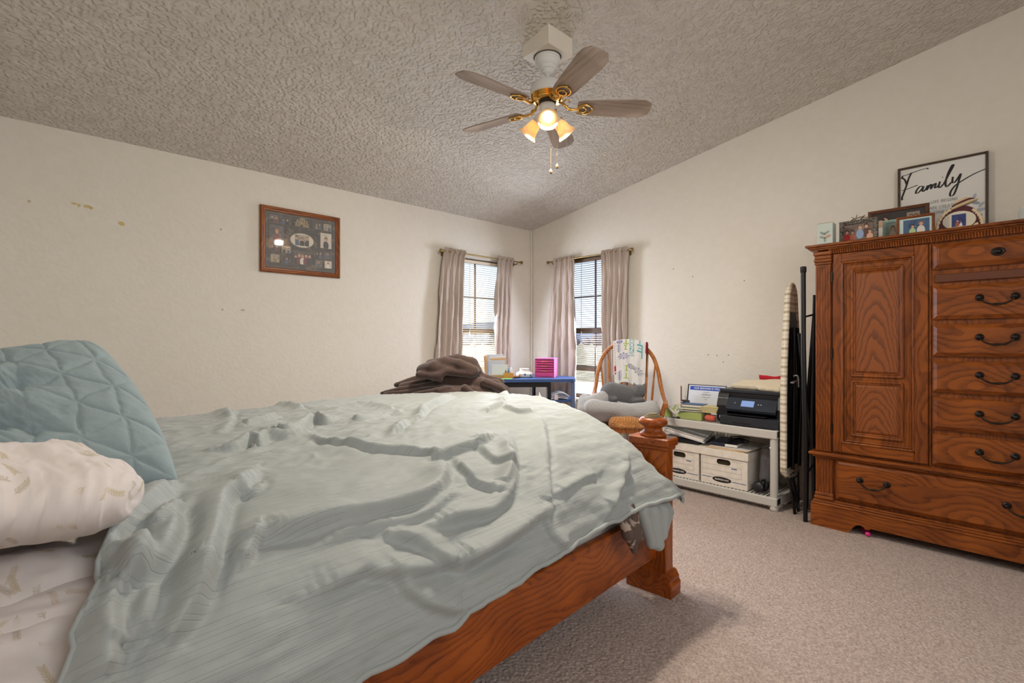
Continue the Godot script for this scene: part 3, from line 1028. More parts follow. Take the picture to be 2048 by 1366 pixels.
func make_duvet() -> void:
	# woven pinstripes as relief
	rng.seed = 5
	var tw := 512
	var img := PackedByteArray()
	img.resize(tw * tw)
	img.fill(170)
	var wave := noise_image(tw, 0.02, 9, 3).get_data()
	for y in tw:
		for x in tw:
			img[y * tw + x] = 150 + wave[y * tw + x] / 8
	var yy := 2
	while yy < tw - 3:
		var on := true
		var x := 0
		while x < tw:
			var run := rng.randi_range(60, 260)
			if on or rng.randf() < 0.4:
				var deep := rng.randi_range(60, 110)
				for xx in range(x, mini(x + run, tw)):
					img[yy * tw + xx] = maxi(0, img[yy * tw + xx] - deep)
					img[(yy + 1) * tw + xx] = maxi(0, img[(yy + 1) * tw + xx] - deep / 2)
			on = not on
			x += run
		yy += rng.randi_range(5, 17)
	var stripes := Image.create_from_data(tw, tw, false, Image.FORMAT_L8, img)
	M.duvet = mat(Color.WHITE, 0.62)
	M.duvet.albedo_texture = speckled(C8(143, 149, 148), C8(159, 165, 163), stripes, 0.15, 0.6)
	relief(M.duvet, stripes, 0.12)
	M.duvet.rim_enabled = true
	M.duvet.rim = 0.35
	M.duvet.metallic_specular = 0.4
	M.duvet.texture_repeat = true
	var o := bed_root("duvet", "rumpled grey-green duvet spread over the bed", "duvet")
	var nu := 330
	var nv := 300
	var a0 := PackedFloat32Array()
	var bump := PackedFloat32Array()
	bump.resize((nu + 1) * (nv + 1))
	var A := PackedFloat32Array()
	var B := PackedFloat32Array()
	A.resize(bump.size())
	B.resize(bump.size())
	var nz := FastNoiseLite.new()
	nz.seed = 12
	nz.frequency = 1.0
	nz.fractal_octaves = 3
	for j in nv + 1:
		var t := float(j) / nv
		for i in nu + 1:
			var u := float(i) / nu
			var b := lerpf(0.4, 13.1, t)
			# the head edge runs back where the duvet hangs over the side; the foot edge hangs over the footboard
			var left := -1.68 + 0.03 * nz.get_noise_1d(b * 1.7)
			if b > 8.5: left -= 0.07 * (b - 8.5)
			if b < 6.5: left -= 0.1 * smoothstep(6.5, 4.0, b)
			var a := lerpf(left, 0.22, u)
			# near hem: lower toward the head
			var hem := 13.1
			if a > -1.45:
				hem = lerpf(12.95, 12.45, smoothstep(-1.45, -0.4, a)) + 0.08 * nz.get_noise_1d(a * 5.0)
			else:
				hem = lerpf(12.95, 14.2, smoothstep(-1.45, -1.75, a))
			b = lerpf(0.4, hem, t)
			A[i * (nv + 1) + j] = a
			B[i * (nv + 1) + j] = b
	for i in bump.size():
		var a := A[i]
		var b := B[i]
		var n := 0.007 * nz.get_noise_2d(a * 3.0, b * 0.55) + 0.0045 * nz.get_noise_2d(a * 5.0 + 20.0, b * 2.0) + 0.0022 * nz.get_noise_2d(a * 11.0 + b * 2.0, b * 5.0)
		# small crumples on the flat middle near the head, long pulls on the hanging side
		n += 0.0075 * (1.0 - absf(nz.get_noise_2d(a * 4.0 + b * 0.7, b * 1.7 + 40.0)) * 3.0) * smoothstep(9.8, 8.6, b) * smoothstep(-0.2, -1.0, a)
		n += 0.006 * nz.get_noise_2d(a * 2.2 - b * 0.25, b * 2.6 + 9.0) * smoothstep(9.6, 11.5, b)
		bump[i] = n
	for f in FOLDS:
		var w: float = f[0]
		var h: float = f[1] * 1.2
		var pl: Array = f[2]
		var pts := []
		for k in range(0, pl.size(), 2): pts.append(Vector2(pl[k], pl[k + 1] * 0.19))
		pts = smoothed(pts, 4)
		var lo: Vector2 = pts[0]
		var hi: Vector2 = pts[0]
		for p in pts:
			lo = lo.min(p)
			hi = hi.max(p)
		var reach := w * 3.0
		for i in bump.size():
			var q := Vector2(A[i], B[i] * 0.19)
			if q.x < lo.x - reach or q.x > hi.x + reach or q.y < lo.y - reach or q.y > hi.y + reach: continue
			var best := 1e9
			var sgn := 1.0
			var along := 0.0
			for k in pts.size() - 1:
				var c := Geometry2D.get_closest_point_to_segment(q, pts[k], pts[k + 1])
				var d := c.distance_to(q)
				if d < best:
					best = d
					sgn = signf((pts[k + 1] - pts[k]).cross(q - pts[k]))
					along = (k + 0.5) / (pts.size() - 1)
			if best > reach: continue
			var side := best * (1.0 if (q - pts[pts.size() / 2]).y < 0.0 or true else 1.0)
			var taper := smoothstep(0.0, 0.18, along) * smoothstep(1.0, 0.82, along)
			var lower := sgn * signf(pts[0].x - pts[-1].x + 0.00001) < 0.0
			var v := h * exp(-pow(side / (w * (0.36 if lower else 1.05)), 2.0))
			if lower: v -= 0.34 * h * exp(-pow((side - w * 0.62) / (w * 0.4), 2.0))
			bump[i] += v * (0.25 + 0.75 * taper)
	var base := PackedVector3Array()
	base.resize(bump.size())
	var uv := PackedVector2Array()
	uv.resize(bump.size())
	for i in bump.size():
		base[i] = duvet_point(A[i], B[i])
		uv[i] = Vector2(A[i] * 1.3, B[i] * 0.19 * 2.1)
	var pts := PackedVector3Array()
	pts.resize(bump.size())
	for i in nu + 1:
		for j in nv + 1:
			var k := i * (nv + 1) + j
			var dx := base[mini(i + 1, nu) * (nv + 1) + j] - base[maxi(i - 1, 0) * (nv + 1) + j]
			var dy := base[i * (nv + 1) + mini(j + 1, nv)] - base[i * (nv + 1) + maxi(j - 1, 0)]
			var n := dy.cross(dx).normalized()
			var edge := 1.0
			pts[k] = base[k] + n * (bump[k] + 0.012 * edge)
	obj("cover", sheet(pts, nu, nv, uv), M.duvet, o)
	# thickness seen at the hem: a soft rolled edge along the near side and the head edge
	var hemline := []
	for i in range(0, nu + 1, 3): hemline.append(pts[i * (nv + 1) + nv])
	var st := S()
	tube(st, hemline, 0.008, 8)
	obj("hem", st, M.duvet, o)
	hemline = []
	for j in range(nv * 45 / 100, nv + 1, 3): hemline.append(pts[j])
	st = S()
	tube(st, hemline, 0.005, 8)
	obj("hem", st, M.duvet, o)
	# the corner that hangs out beside the foot post
	var bones := [
		[Vector3(-0.24, 0.455, 0.085), Vector3(-0.05, 0.455, 0.085), 0.022, 0.035], [Vector3(-0.05, 0.455, 0.085), Vector3(0.085, 0.39, 0.10), 0.035, 0.012],
		[Vector3(-0.03, 0.49, 0.06), Vector3(0.05, 0.43, 0.085), 0.04, 0.03],
		[Vector3(-0.12, 0.42, 0.08), Vector3(-0.15, 0.30, 0.085), 0.03, 0.024], [Vector3(-0.06, 0.42, 0.085), Vector3(-0.09, 0.29, 0.09), 0.035, 0.024],
		[Vector3(-0.02, 0.40, 0.09), Vector3(-0.05, 0.32, 0.09), 0.03, 0.024], [Vector3(-0.15, 0.30, 0.085), Vector3(-0.08, 0.285, 0.09), 0.02, 0.018]]
	bones = [
		[Vector3(-0.17, 0.425, 0.060), Vector3(-0.135, 0.31, 0.080), 0.028, 0.022], [Vector3(-0.10, 0.41, 0.068), Vector3(-0.095, 0.285, 0.092), 0.032, 0.024],
		[Vector3(-0.03, 0.395, 0.076), Vector3(-0.06, 0.315, 0.094), 0.030, 0.020], [Vector3(-0.14, 0.295, 0.082), Vector3(-0.07, 0.278, 0.090), 0.016, 0.015],
		[Vector3(0.01, 0.385, 0.080), Vector3(-0.03, 0.34, 0.096), 0.026, 0.012], [Vector3(-0.16, 0.43, 0.05), Vector3(0.02, 0.40, 0.06), 0.03, 0.03]]
	obj("corner_fold", blob(bones, 0.006, 0.013), M.duvet, o)
	# a patterned brown throw shows under that corner
	var print_img := noise_image(256, 0.03, 33, 1, FastNoiseLite.TYPE_CELLULAR)
	var pm := mat(Color.WHITE, 0.9)
	pm.albedo_texture = speckled(C8(92, 76, 68), C8(176, 160, 146), print_img, 0.52, 0.6)
	tri_planar(pm, Vector3.ONE * 4.0)
	var th := bed_root("patterned_throw", "brown and white patterned throw poking out under the duvet corner", "throw")
	bones = [[Vector3(-0.31, 0.46, 0.05), Vector3(-0.30, 0.38, 0.075), 0.018, 0.024], [Vector3(-0.25, 0.46, 0.05), Vector3(-0.25, 0.36, 0.08), 0.024, 0.026], [Vector3(-0.30, 0.38, 0.075), Vector3(-0.255, 0.305, 0.075), 0.022, 0.012], [Vector3(-0.22, 0.45, 0.05), Vector3(-0.235, 0.33, 0.07), 0.022, 0.014]]
	obj("cloth", blob(bones, 0.007, 0.012), pm, th)

# a stuffed pillow; size along local x, y and its thickness, dent(p, q) adds to the front surface
func pillow_mesh(size: Vector3, shape: Callable, dent: Callable, n := 90, flip := false) -> SurfaceTool:
	var pts := PackedVector3Array()
	var rows := 2 * n
	for i in rows + 1:
		# i runs round: front 0..n, back n..2n
		var v := float(i) / n
		var front := v <= 1.0
		var q := v if front else 2.0 - v
		for j in n + 1:
			var p := float(j) / n
			var ep := 1.0 - pow(absf(2.0 * p - 1.0), 3.2)
			var eq := 1.0 - pow(absf(2.0 * q - 1.0), 2.6)
			var t := pow(maxf(ep, 0.0), 0.55) * pow(maxf(eq, 0.0), 0.55)
			var s: Vector2 = shape.call(p, q)
			var z: float = size.z * 0.5 * t * (1.0 if front else -1.0)
			if front: z += dent.call(p, q) * minf(t * 2.5, 1.0)
			pts.append(Vector3((s.x - 0.5) * size.x, (s.y - 0.5) * size.y, z))
	return sheet(pts, rows, n, PackedVector2Array(), flip)

func make_pillows() -> void:
	var nz := FastNoiseLite.new()
	nz.seed = 44
	nz.frequency = 1.0
	M.quilt = mat(C8(138, 154, 157), 0.8)
	M.quilt.rim_enabled = true
	M.quilt.rim = 0.35
	relief(M.quilt, noise_image(256, 0.2, 91, 2), 0.05)
	tri_planar(M.quilt, Vector3.ONE * 5.0)
	var o := bed_root("quilted_pillow", "sage green quilted pillow propped at the head of the bed", "pillow")
	var size := Vector3(0.62, 0.47, 0.19)
	var dent := func(p: float, q: float) -> float:
		var x := p * size.x
		var y := q * size.y
		# three families of stitch lines make triangles
		var c := 0.085
		var d := 1e9
		for ang in [0.0, PI / 3.0, -PI / 3.0]:
			var s := (x + 0.01 * nz.get_noise_2d(x * 9.0, y * 9.0)) * cos(ang) + y * sin(ang)
			s = absf(fposmod(s / c, 1.0) - 0.5) * c
			d = minf(d, c * 0.5 - s)
		var puff := 0.0075 * (1.0 - exp(-d / 0.007))
		# slack cloth gathers into diagonal rolls on the lower part away from the end
		var roll := sin((q * 1.5 + p * 0.55) * 17.0 + 2.5 * nz.get_noise_2d(p * 3.0, q * 3.0))
		var where := smoothstep(0.2, 0.6, p) * smoothstep(1.0, 0.4, q)
		return puff + 0.036 * roll * where + 0.010 * nz.get_noise_2d(p * 2.5, q * 2.5)
	var shape := func(p: float, q: float) -> Vector2:
		# p = 0 is the end toward the bed's foot: its top is drawn back, its bottom bellies out
		var lean := -0.20 * pow(q, 1.6) * (1.0 - p)
		var top := 0.05 * exp(-pow((p - 0.10) / 0.10, 2.0)) * q - 0.05 * q * smoothstep(0.15, 0.45, p)
		return Vector2(1.0 - (p - lean) * 1.0, q + top + (0.18 * (1.0 - q) * smoothstep(0.25, 0.8, p)))
	var body := obj("cover", pillow_mesh(size, shape, dent, 210, true), M.quilt, o)
	var up := Vector3(0.02, 0.30, -0.33).normalized()
	var along := Vector3(1, -0.02, 0.06).normalized()
	up = (up - along * up.dot(along)).normalized()
	body.transform = Transform3D(Basis(along, up, along.cross(up)), Vector3(-1.89, 0.912, -0.62))
	# white floral pillow lying in front
	o = bed_root("floral_pillow", "white floral pillow lying flat in front of the quilted pillow", "pillow")
	var d2 := func(p: float, q: float) -> float:
		return 0.016 * nz.get_noise_2d(p * 3.0 + 9.0, q * 3.0) + 0.012 * sin((q + p * 0.35) * 16.0 + 2.0 * nz.get_noise_2d(p * 2.0, q * 2.0)) * smoothstep(0.1, 0.5, q)
	var s2 := func(p: float, q: float) -> Vector2:
		return Vector2(0.5 + (p - 0.5) * (1.0 - 0.26 * pow(2.0 * q - 1.0, 4.0)) + 0.02 * nz.get_noise_2d(q * 6.0, 2.0), 0.5 + (q - 0.5) * (1.0 - 0.22 * pow(2.0 * p - 1.0, 4.0)) + 0.03 * nz.get_noise_2d(p * 5.0, 6.0))
	body = obj("cover", pillow_mesh(Vector3(0.42, 0.62, 0.17), s2, d2, 80), M.floral, o)
	body.transform = Transform3D(Basis(Vector3.BACK, -0.16) * Basis(Vector3.UP, 0.18) * Basis(Vector3.RIGHT, -PI / 2 - 0.06), Vector3(-1.925, 0.812, -0.36))
	# the sheet pulled back below it
	o = bed_root("top_sheet", "white floral top sheet bunched below the floral pillow", "sheet")
	var nu := 60
	var nv := 120
	var pts := PackedVector3Array()
	for i in nu + 1:
		for j in nv + 1:
			var b := lerpf(7.6, 13.9, float(j) / nv)
			var a := lerpf(-2.16, -1.62 - 0.075 * maxf(b - 8.5, 0.0) + 0.05, float(i) / nu)
			var p := duvet_point(a, b)
			var k := smoothstep(8.5, 9.6, b)
			var rip := sin(b * 3.6 + a * 5.0 + 3.0 * nz.get_noise_2d(a * 2.2, b * 0.5)) * 0.5 + sin(b * 6.5 - a * 7.0 + 2.5 * nz.get_noise_2d(a * 3.0 + 9.0, b * 0.8)) * 0.28
			var lift := -0.022 + 0.020 * rip * k + 0.006 * nz.get_noise_2d(a * 9.0, b * 3.0)
			lift += 0.022 * exp(-pow((b - 10.1) / 0.35, 2.0)) * smoothstep(-1.72, -1.9, a)
			pts.append(p + Vector3(0, lift * (1.0 - 0.7 * smoothstep(10.5, 12.0, b)), lift * smoothstep(9.5, 12.0, b)))
	obj("folds", sheet(pts, nu, nv), M.floral, o)
	# a plain white pillow behind, only its upper edge shows
	o = bed_root("white_pillow", "plain white pillow leaning behind the quilted pillow", "pillow")
	var flat := func(p: float, q: float) -> float: return 0.01 * nz.get_noise_2d(p * 3.0, q * 3.0)
	var sq := func(p: float, q: float) -> Vector2: return Vector2(p, q)
	body = obj("cover", pillow_mesh(Vector3(0.62, 0.42, 0.15), sq, flat, 30), mat(C8(224, 218, 210), 0.9), o)
	body.transform = Transform3D(Basis(Vector3.UP, PI / 2 - 0.35) * Basis(Vector3.RIGHT, -0.45), Vector3(-1.93, 0.89, -1.02))

func make_blankets() -> void:
	var fz := FastNoiseLite.new()
	fz.seed = 6
	fz.frequency = 9.0
	var m := mat(Color.WHITE, 0.95)
	m.albedo_texture = speckled(C8(56, 39, 33), C8(74, 53, 46), noise_image(256, 0.12, 95, 3))
	m.rim_enabled = true
	m.rim = 0.6
	tri_planar(m, Vector3.ONE * 4.0)
	var o := thing("fleece_blanket", "dark brown fleece blanket heaped at the foot of the bed", "blanket", Vector3(-2.197, 0.785, 1.471), deg_to_rad(-43.1))
	var k := 0.00285
	var P := func(x: float, y: float, z: float) -> Vector3: return Vector3((x - 888.0) * k, (790.0 - y) * k, z)
	var bones := []
	var add := func(pts: Array, r: Array) -> void:
		for i in pts.size() - 1: bones.append([pts[i], pts[i + 1], r[i] * k, r[i + 1] * k])
	# lower layers, drawn out to a point
	add.call([P.call(760, 787, -.02), P.call(800, 780, 0), P.call(850, 774, .02), P.call(900, 768, .02), P.call(950, 766, .02), P.call(990, 770, .01), P.call(1012, 781, 0)], [3, 7, 9, 12, 13, 12, 8])
	add.call([P.call(800, 776, -.05), P.call(880, 764, -.03), P.call(960, 764, -.02)], [8, 12, 12])
	add.call([P.call(785, 772, -.08), P.call(840, 758, -.08), P.call(900, 754, -.06), P.call(960, 757, -.05), P.call(1000, 766, -.05)], [5, 9, 11, 11, 8])
	add.call([P.call(775, 786, .05), P.call(830, 782, .06), P.call(890, 777, .07), P.call(945, 779, .06), P.call(985, 785, .05)], [4, 7, 9, 9, 6])
	add.call([P.call(835, 789, .10), P.call(870, 785, .11), P.call(915, 784, .10), P.call(950, 788, .08)], [6, 8, 9, 6])
	add.call([P.call(838, 783, .12), P.call(880, 776, .12), P.call(905, 772, .10)], [4, 5, 4])
	add.call([P.call(933, 773, .10), P.call(945, 781, .11)], [8, 6])
	add.call([P.call(970, 762, .06), P.call(1000, 774, .05), P.call(1018, 788, .03)], [7, 7, 4])
	# the bunched roll on top
	add.call([P.call(848, 742, .02), P.call(870, 735, .05), P.call(905, 741, .06), P.call(945, 747, .05)], [15, 14, 9, 8])
	add.call([P.call(862, 732, 0), P.call(890, 725, .03), P.call(920, 728, .05), P.call(950, 741, .04)], [14, 12, 10, 9])
	add.call([P.call(885, 727, -.04), P.call(915, 720, -.02), P.call(945, 727, 0), P.call(955, 740, .01)], [14, 12, 11, 9])
	add.call([P.call(905, 718, -.08), P.call(940, 725, -.06), P.call(956, 742, -.04)], [10, 10, 8])
	add.call([P.call(842, 748, .07), P.call(880, 750, .09), P.call(898, 740, .08)], [7, 7, 6])
	add.call([P.call(880, 756, -.02), P.call(940, 756, 0)], [16, 14])
	add.call([P.call(868, 752, .09), P.call(885, 757, .09)], [5, 5])
	obj("cloth", blob(bones, 0.008, 0.011, func(p: Vector3) -> float: return 0.003 * fz.get_noise_3dv(p)), m, o)

# ---------------------------------------------------------------- ceiling fan
func make_fan() -> void:
	var c := Vector3(-1.97, 0, 2.06)
	var o := thing("ceiling_fan", "white and brass ceiling fan with five wooden blades and three lamps", "ceiling fan", c)
	var st := S()
	var top := func(z: float) -> float: return ceil_y(c.z + z) + 0.004
	var h := 0.09
	var q := []
	for s in [[-h, -h], [h, -h], [h, h], [-h, h]]: q.append(Vector2(s[0], s[1]))
	st.set_smooth_group(0xFFFFFFFF)
	for i in 4:
		var a: Vector2 = q[i]
		var b: Vector2 = q[(i + 1) % 4]
		quad(st, Vector3(a.x, 2.55, a.y), Vector3(b.x, 2.55, b.y), Vector3(b.x, top.call(b.y), b.y), Vector3(a.x, top.call(a.y), a.y), Vector3(a.x + b.x, 0, a.y + b.y))
	quad(st, Vector3(-h, 2.55, -h), Vector3(h, 2.55, -h), Vector3(h, 2.55, h), Vector3(-h, 2.55, h), Vector3.DOWN)
	obj("mounting_block", st, M.white_paint, o)
	st = S()
	lathe(st, [Vector2(0.0, 2.553), Vector2(0.066, 2.551), Vector2(0.067, 2.535), Vector2(0.063, 2.532), Vector2(0.063, 2.526), Vector2(0.060, 2.523), Vector2(0.058, 2.512), Vector2(0.052, 2.502), Vector2(0.049, 2.500), Vector2(0.046, 2.494), Vector2(0.040, 2.484), Vector2(0.036, 2.482), Vector2(0.030, 2.472), Vector2(0.024, 2.468), Vector2(0.013, 2.468)], 36, Transform3D(), false)
	obj("canopy", st, M.white_enamel, o)
	st = S()
	lathe(st, [Vector2(0.069, 2.5505), Vector2(0.072, 2.548), Vector2(0.069, 2.546), Vector2(0.066, 2.548)], 36)
	obj("gasket", st, mat(C8(70, 58, 46), 0.8), o)
	st = S()
	lathe(st, [Vector2(0.026, 2.476), Vector2(0.03, 2.470), Vector2(0.027, 2.464), Vector2(0.0125, 2.460), Vector2(0.0125, 2.42), Vector2(0.0, 2.42)], 24)
	obj("downrod", st, M.white_enamel, o)
	st = S()
	lathe(st, [Vector2(0.012, 2.430), Vector2(0.035, 2.428), Vector2(0.062, 2.420), Vector2(0.080, 2.405), Vector2(0.088, 2.385), Vector2(0.089, 2.366), Vector2(0.086, 2.352), Vector2(0.080, 2.350)], 40)
	obj("motor_housing", st, M.white_enamel, o)
	st = S()
	lathe(st, [Vector2(0.084, 2.354), Vector2(0.086, 2.350), Vector2(0.082, 2.347), Vector2(0.084, 2.344), Vector2(0.080, 2.341), Vector2(0.082, 2.338), Vector2(0.078, 2.335), Vector2(0.080, 2.331), Vector2(0.074, 2.326), Vector2(0.050, 2.322), Vector2(0.0, 2.320)], 40, Transform3D(), false)
	obj("brass_band", st, M.brass, o)
	# blades
	var under := oak(C8(132, 116, 102), C8(172, 156, 142), 83, true, 2.0)
	under.clearcoat_enabled = false
	under.roughness = 0.85
	for k in 5:
		var ang := deg_to_rad(41.0 + 72.0 * k)
		var b := Node3D.new()
		b.name = "blade"
		o.add_child(b, true)
		b.transform = Transform3D(Basis(Vector3.UP, -ang), Vector3(0, 2.292, 0))
		var pitch := Basis(Vector3.RIGHT, deg_to_rad(-13.0))
		var poly := PackedVector2Array([Vector2(0.155, -0.045), Vector2(0.19, -0.053), Vector2(0.44, -0.066), Vector2(0.495, -0.063), Vector2(0.53, -0.040), Vector2(0.537, 0.0), Vector2(0.53, 0.040), Vector2(0.495, 0.063), Vector2(0.44, 0.066), Vector2(0.19, 0.053), Vector2(0.155, 0.045)])
		st = S()
		prism(st, poly, 0.0, 0.0055, Transform3D(pitch * Basis(Vector3.RIGHT, -PI / 2), Vector3.ZERO))
		obj("board", st, under, b)
		# brass bracket: curled arm and two rings
		st = S()
		tube(st, smoothed([Vector3(0.06, 0.030, 0.0), Vector3(0.085, 0.012, 0.012), Vector3(0.105, -0.006, 0.006), Vector3(0.13, -0.008, 0.0), Vector3(0.16, -0.006, 0.0)]), 0.0065, 8)
		var ux := pitch * Vector3.RIGHT
		var uz := pitch * Vector3.BACK
		tube(st, arc(pitch * Vector3(0.192, -0.006, 0.0), 0.034, 0, TAU, 22, ux * 1.15, uz), 0.0045, 6)
		tube(st, arc(pitch * Vector3(0.180, -0.008, 0.0), 0.020, 0, TAU, 18, ux, uz), 0.004, 6)
		tube(st, arc(Vector3(0.095, 0.016, 0.020), 0.016, 0, TAU * 0.85, 14, Vector3.RIGHT, Vector3(0, 0.8, 0.6)), 0.0035, 6)
		obj("blade_bracket", st, M.brass, b)
	# switch housing and light kit
	st = S()
	lathe(st, [Vector2(0.045, 2.322), Vector2(0.044, 2.310), Vector2(0.0, 2.308)], 28)
	obj("rotor_plate", st, mat(C8(40, 34, 28), 0.6), o)
	st = S()
	lathe(st, [Vector2(0.030, 2.312), Vector2(0.040, 2.306), Vector2(0.041, 2.290), Vector2(0.037, 2.286), Vector2(0.037, 2.262), Vector2(0.033, 2.254), Vector2(0.028, 2.246), Vector2(0.014, 2.240), Vector2(0.0, 2.238)], 32)
	obj("switch_housing", st, M.white_enamel, o)
	# frosted cloth-white glass: translucent, lit by its own bulb
	var frosted := mat(C8(250, 236, 214), 0.6)
	frosted.backlight_enabled = true
	frosted.backlight = Color(1.0, 0.9, 0.74)
	var glow := mat(C8(255, 236, 200), 0.5)
	glow.emission_enabled = true
	glow.emission = C8(255, 222, 170)
	glow.emission_energy_multiplier = 2.0
	for k in 3:
		var ang: float = [deg_to_rad(136.0), deg_to_rad(256.0), deg_to_rad(16.0)][k]
		var dir := Vector3(cos(ang), 0, sin(ang))
		var axis := (dir * 0.80 + Vector3.DOWN * 0.75).normalized()
		var side := axis.cross(Vector3.UP).normalized()
		var bs := Basis(side, axis, side.cross(axis))
		var at := Vector3(0, 2.252, 0) + dir * 0.042
		var lamp := Node3D.new()
		lamp.name = "lamp_arm"
		o.add_child(lamp, true)
		lamp.transform = Transform3D(bs, at)
		st = S()
		lathe(st, [Vector2(0.0, -0.012), Vector2(0.012, -0.010), Vector2(0.014, 0.0), Vector2(0.022, 0.004), Vector2(0.0235, 0.030), Vector2(0.020, 0.032), Vector2(0.0, 0.032)], 24)
		obj("socket_cup", st, M.white_enamel, lamp)
		st = S()
		lathe(st, [Vector2(0.0225, 0.026), Vector2(0.026, 0.034), Vector2(0.031, 0.050), Vector2(0.0345, 0.070), Vector2(0.039, 0.090), Vector2(0.047, 0.104), Vector2(0.053, 0.110), Vector2(0.052, 0.1125), Vector2(0.045, 0.107), Vector2(0.0365, 0.092), Vector2(0.032, 0.071), Vector2(0.0285, 0.051), Vector2(0.0235, 0.036), Vector2(0.0205, 0.028)], 32)
		obj("lamp_shade", st, frosted, lamp)
		st = S()
		lathe(st, [Vector2(0.010, 0.030), Vector2(0.012, 0.040), Vector2(0.020, 0.052), Vector2(0.0265, 0.068), Vector2(0.0265, 0.080), Vector2(0.019, 0.093), Vector2(0.008, 0.099), Vector2(0, 0.100)], 20)
		obj("bulb", st, glow, lamp)
		# the light that leaves the shade's mouth
		var l := AreaLight3D.new()
		l.name = "fan_lamp_light"
		l.area_size = Vector2(0.075, 0.075)
		l.area_normalize_energy = true
		l.light_energy = 0.92
		l.light_color = C8(255, 243, 226)
		l.shadow_enabled = true
		l.area_range = 12.0
		l.area_attenuation = 2.0
		lamp.add_child(l, true)
		l.look_at_from_position(c + at + axis * 0.116, c + at + axis * 0.116 + (dir * 0.38 + Vector3.DOWN * 0.92), dir)
	for p in [[Vector3(0.004, 2.245, 0.02), 0.27], [Vector3(0.034, 2.26, 0.036), 0.255]]:
		var ch := Node3D.new()
		ch.name = "pull_chain"
		o.add_child(ch, true)
		ch.position = p[0]
		st = S()
		var y := 0.0
		while y < p[1]:
			box(st, Vector3(0, -y, 0), Vector3(0.0022, 0.0038, 0.0022), 0.0006)
			y += 0.0045
		obj("chain", st, M.brass_old, ch)
		st = S()
		lathe(st, [Vector2(0.0, 0.0), Vector2(0.004, -0.003), Vector2(0.009, -0.012), Vector2(0.010, -0.020), Vector2(0.006, -0.027), Vector2(0, -0.028)], 14, Transform3D(Basis.from_scale(Vector3(1, 1, 0.5)), Vector3(0, -p[1], 0)))
		obj("fob", st, mat(C8(120, 96, 62), 0.6), ch)

# ---------------------------------------------------------------- wardrobe chest
func tube_rect(st: SurfaceTool, x0: float, y0: float, x1: float, y1: float, z: float, r: float, flat := 0.7) -> void:
	for e in [[Vector3(x0, y0, z), Vector3(x1, y0, z)], [Vector3(x0, y1, z), Vector3(x1, y1, z)], [Vector3(x0, y0, z), Vector3(x0, y1, z)], [Vector3(x1, y0, z), Vector3(x1, y1, z)]]:
		tube(st, e, r, 8)

# raised panel: base rectangle at depth z0, smaller face at z1
func raised(st: SurfaceTool, x0: float, y0: float, x1: float, y1: float, z0: float, z1: float, inset: float) -> void:
	st.set_smooth_group(0xFFFFFFFF)
	var a := [Vector3(x0, y0, z0), Vector3(x1, y0, z0), Vector3(x1, y1, z0), Vector3(x0, y1, z0)]
	var i := inset
	var b := [Vector3(x0 + i, y0 + i, z1), Vector3(x1 - i, y0 + i, z1), Vector3(x1 - i, y1 - i, z1), Vector3(x0 + i, y1 - i, z1)]
	for k in 4:
		var n := (k + 1) % 4
		quad(st, a[k], a[n], b[n], b[k], Vector3(0, 0, 1) + (a[k] + a[n] - b[k] - b[n]))
	quad(st, b[0], b[1], b[2], b[3], Vector3.BACK)

func drawer_front(parent: Node3D, called: String, x0: float, y0: float, x1: float, y1: float, z: float) -> Node3D:
	var d := Node3D.new()
	d.name = called
	parent.add_child(d, true)
	var st := S()
	span(st, Vector3(x0, y0, z - 0.02), Vector3(x1, y1, z + 0.010), 0.003)
	raised(st, x0 + 0.004, y0 + 0.004, x1 - 0.004, y1 - 0.004, z + 0.010, z + 0.022, 0.016)
	obj("front", st, M.oak_across, d)
	return d

func bail(parent: Node3D, at: Vector3) -> void:
	var h := Node3D.new()
	h.name = "bail_handle"
	parent.add_child(h, true)
	h.position = at
	h.set_meta("label", "dark pewter bail handle")
	for s in [-1.0, 1.0]:
		var st := S()
		lathe(st, [Vector2(0.017, 0), Vector2(0.017, 0.003), Vector2(0.013, 0.006), Vector2(0.008, 0.009), Vector2(0.007, 0.018), Vector2(0.010, 0.022), Vector2(0.006, 0.027), Vector2(0, 0.028)], 18, Transform3D(Basis(Vector3.RIGHT, PI / 2), Vector3(s * 0.062, 0.012, 0)))
		obj("rosette", st, M.pewter, h)
	var st := S()
	var pts := []
	var rad := []
	for i in 25:
		var t := lerpf(-1, 1, i / 24.0)
		pts.append(Vector3(t * 0.062, 0.010 - 0.034 * pow(1.0 - pow(absf(t), 2.6), 0.8), 0.020 + 0.006 * (1.0 - t * t)))
		rad.append(0.0034 + 0.0026 * exp(-pow(t / 0.06, 2.0)) + 0.002 * exp(-pow((absf(t) - 0.16) / 0.05, 2.0)) + 0.001 * (1.0 - absf(t)))
	tube(st, pts, rad, 8)
	obj("bail", st, M.pewter, h)

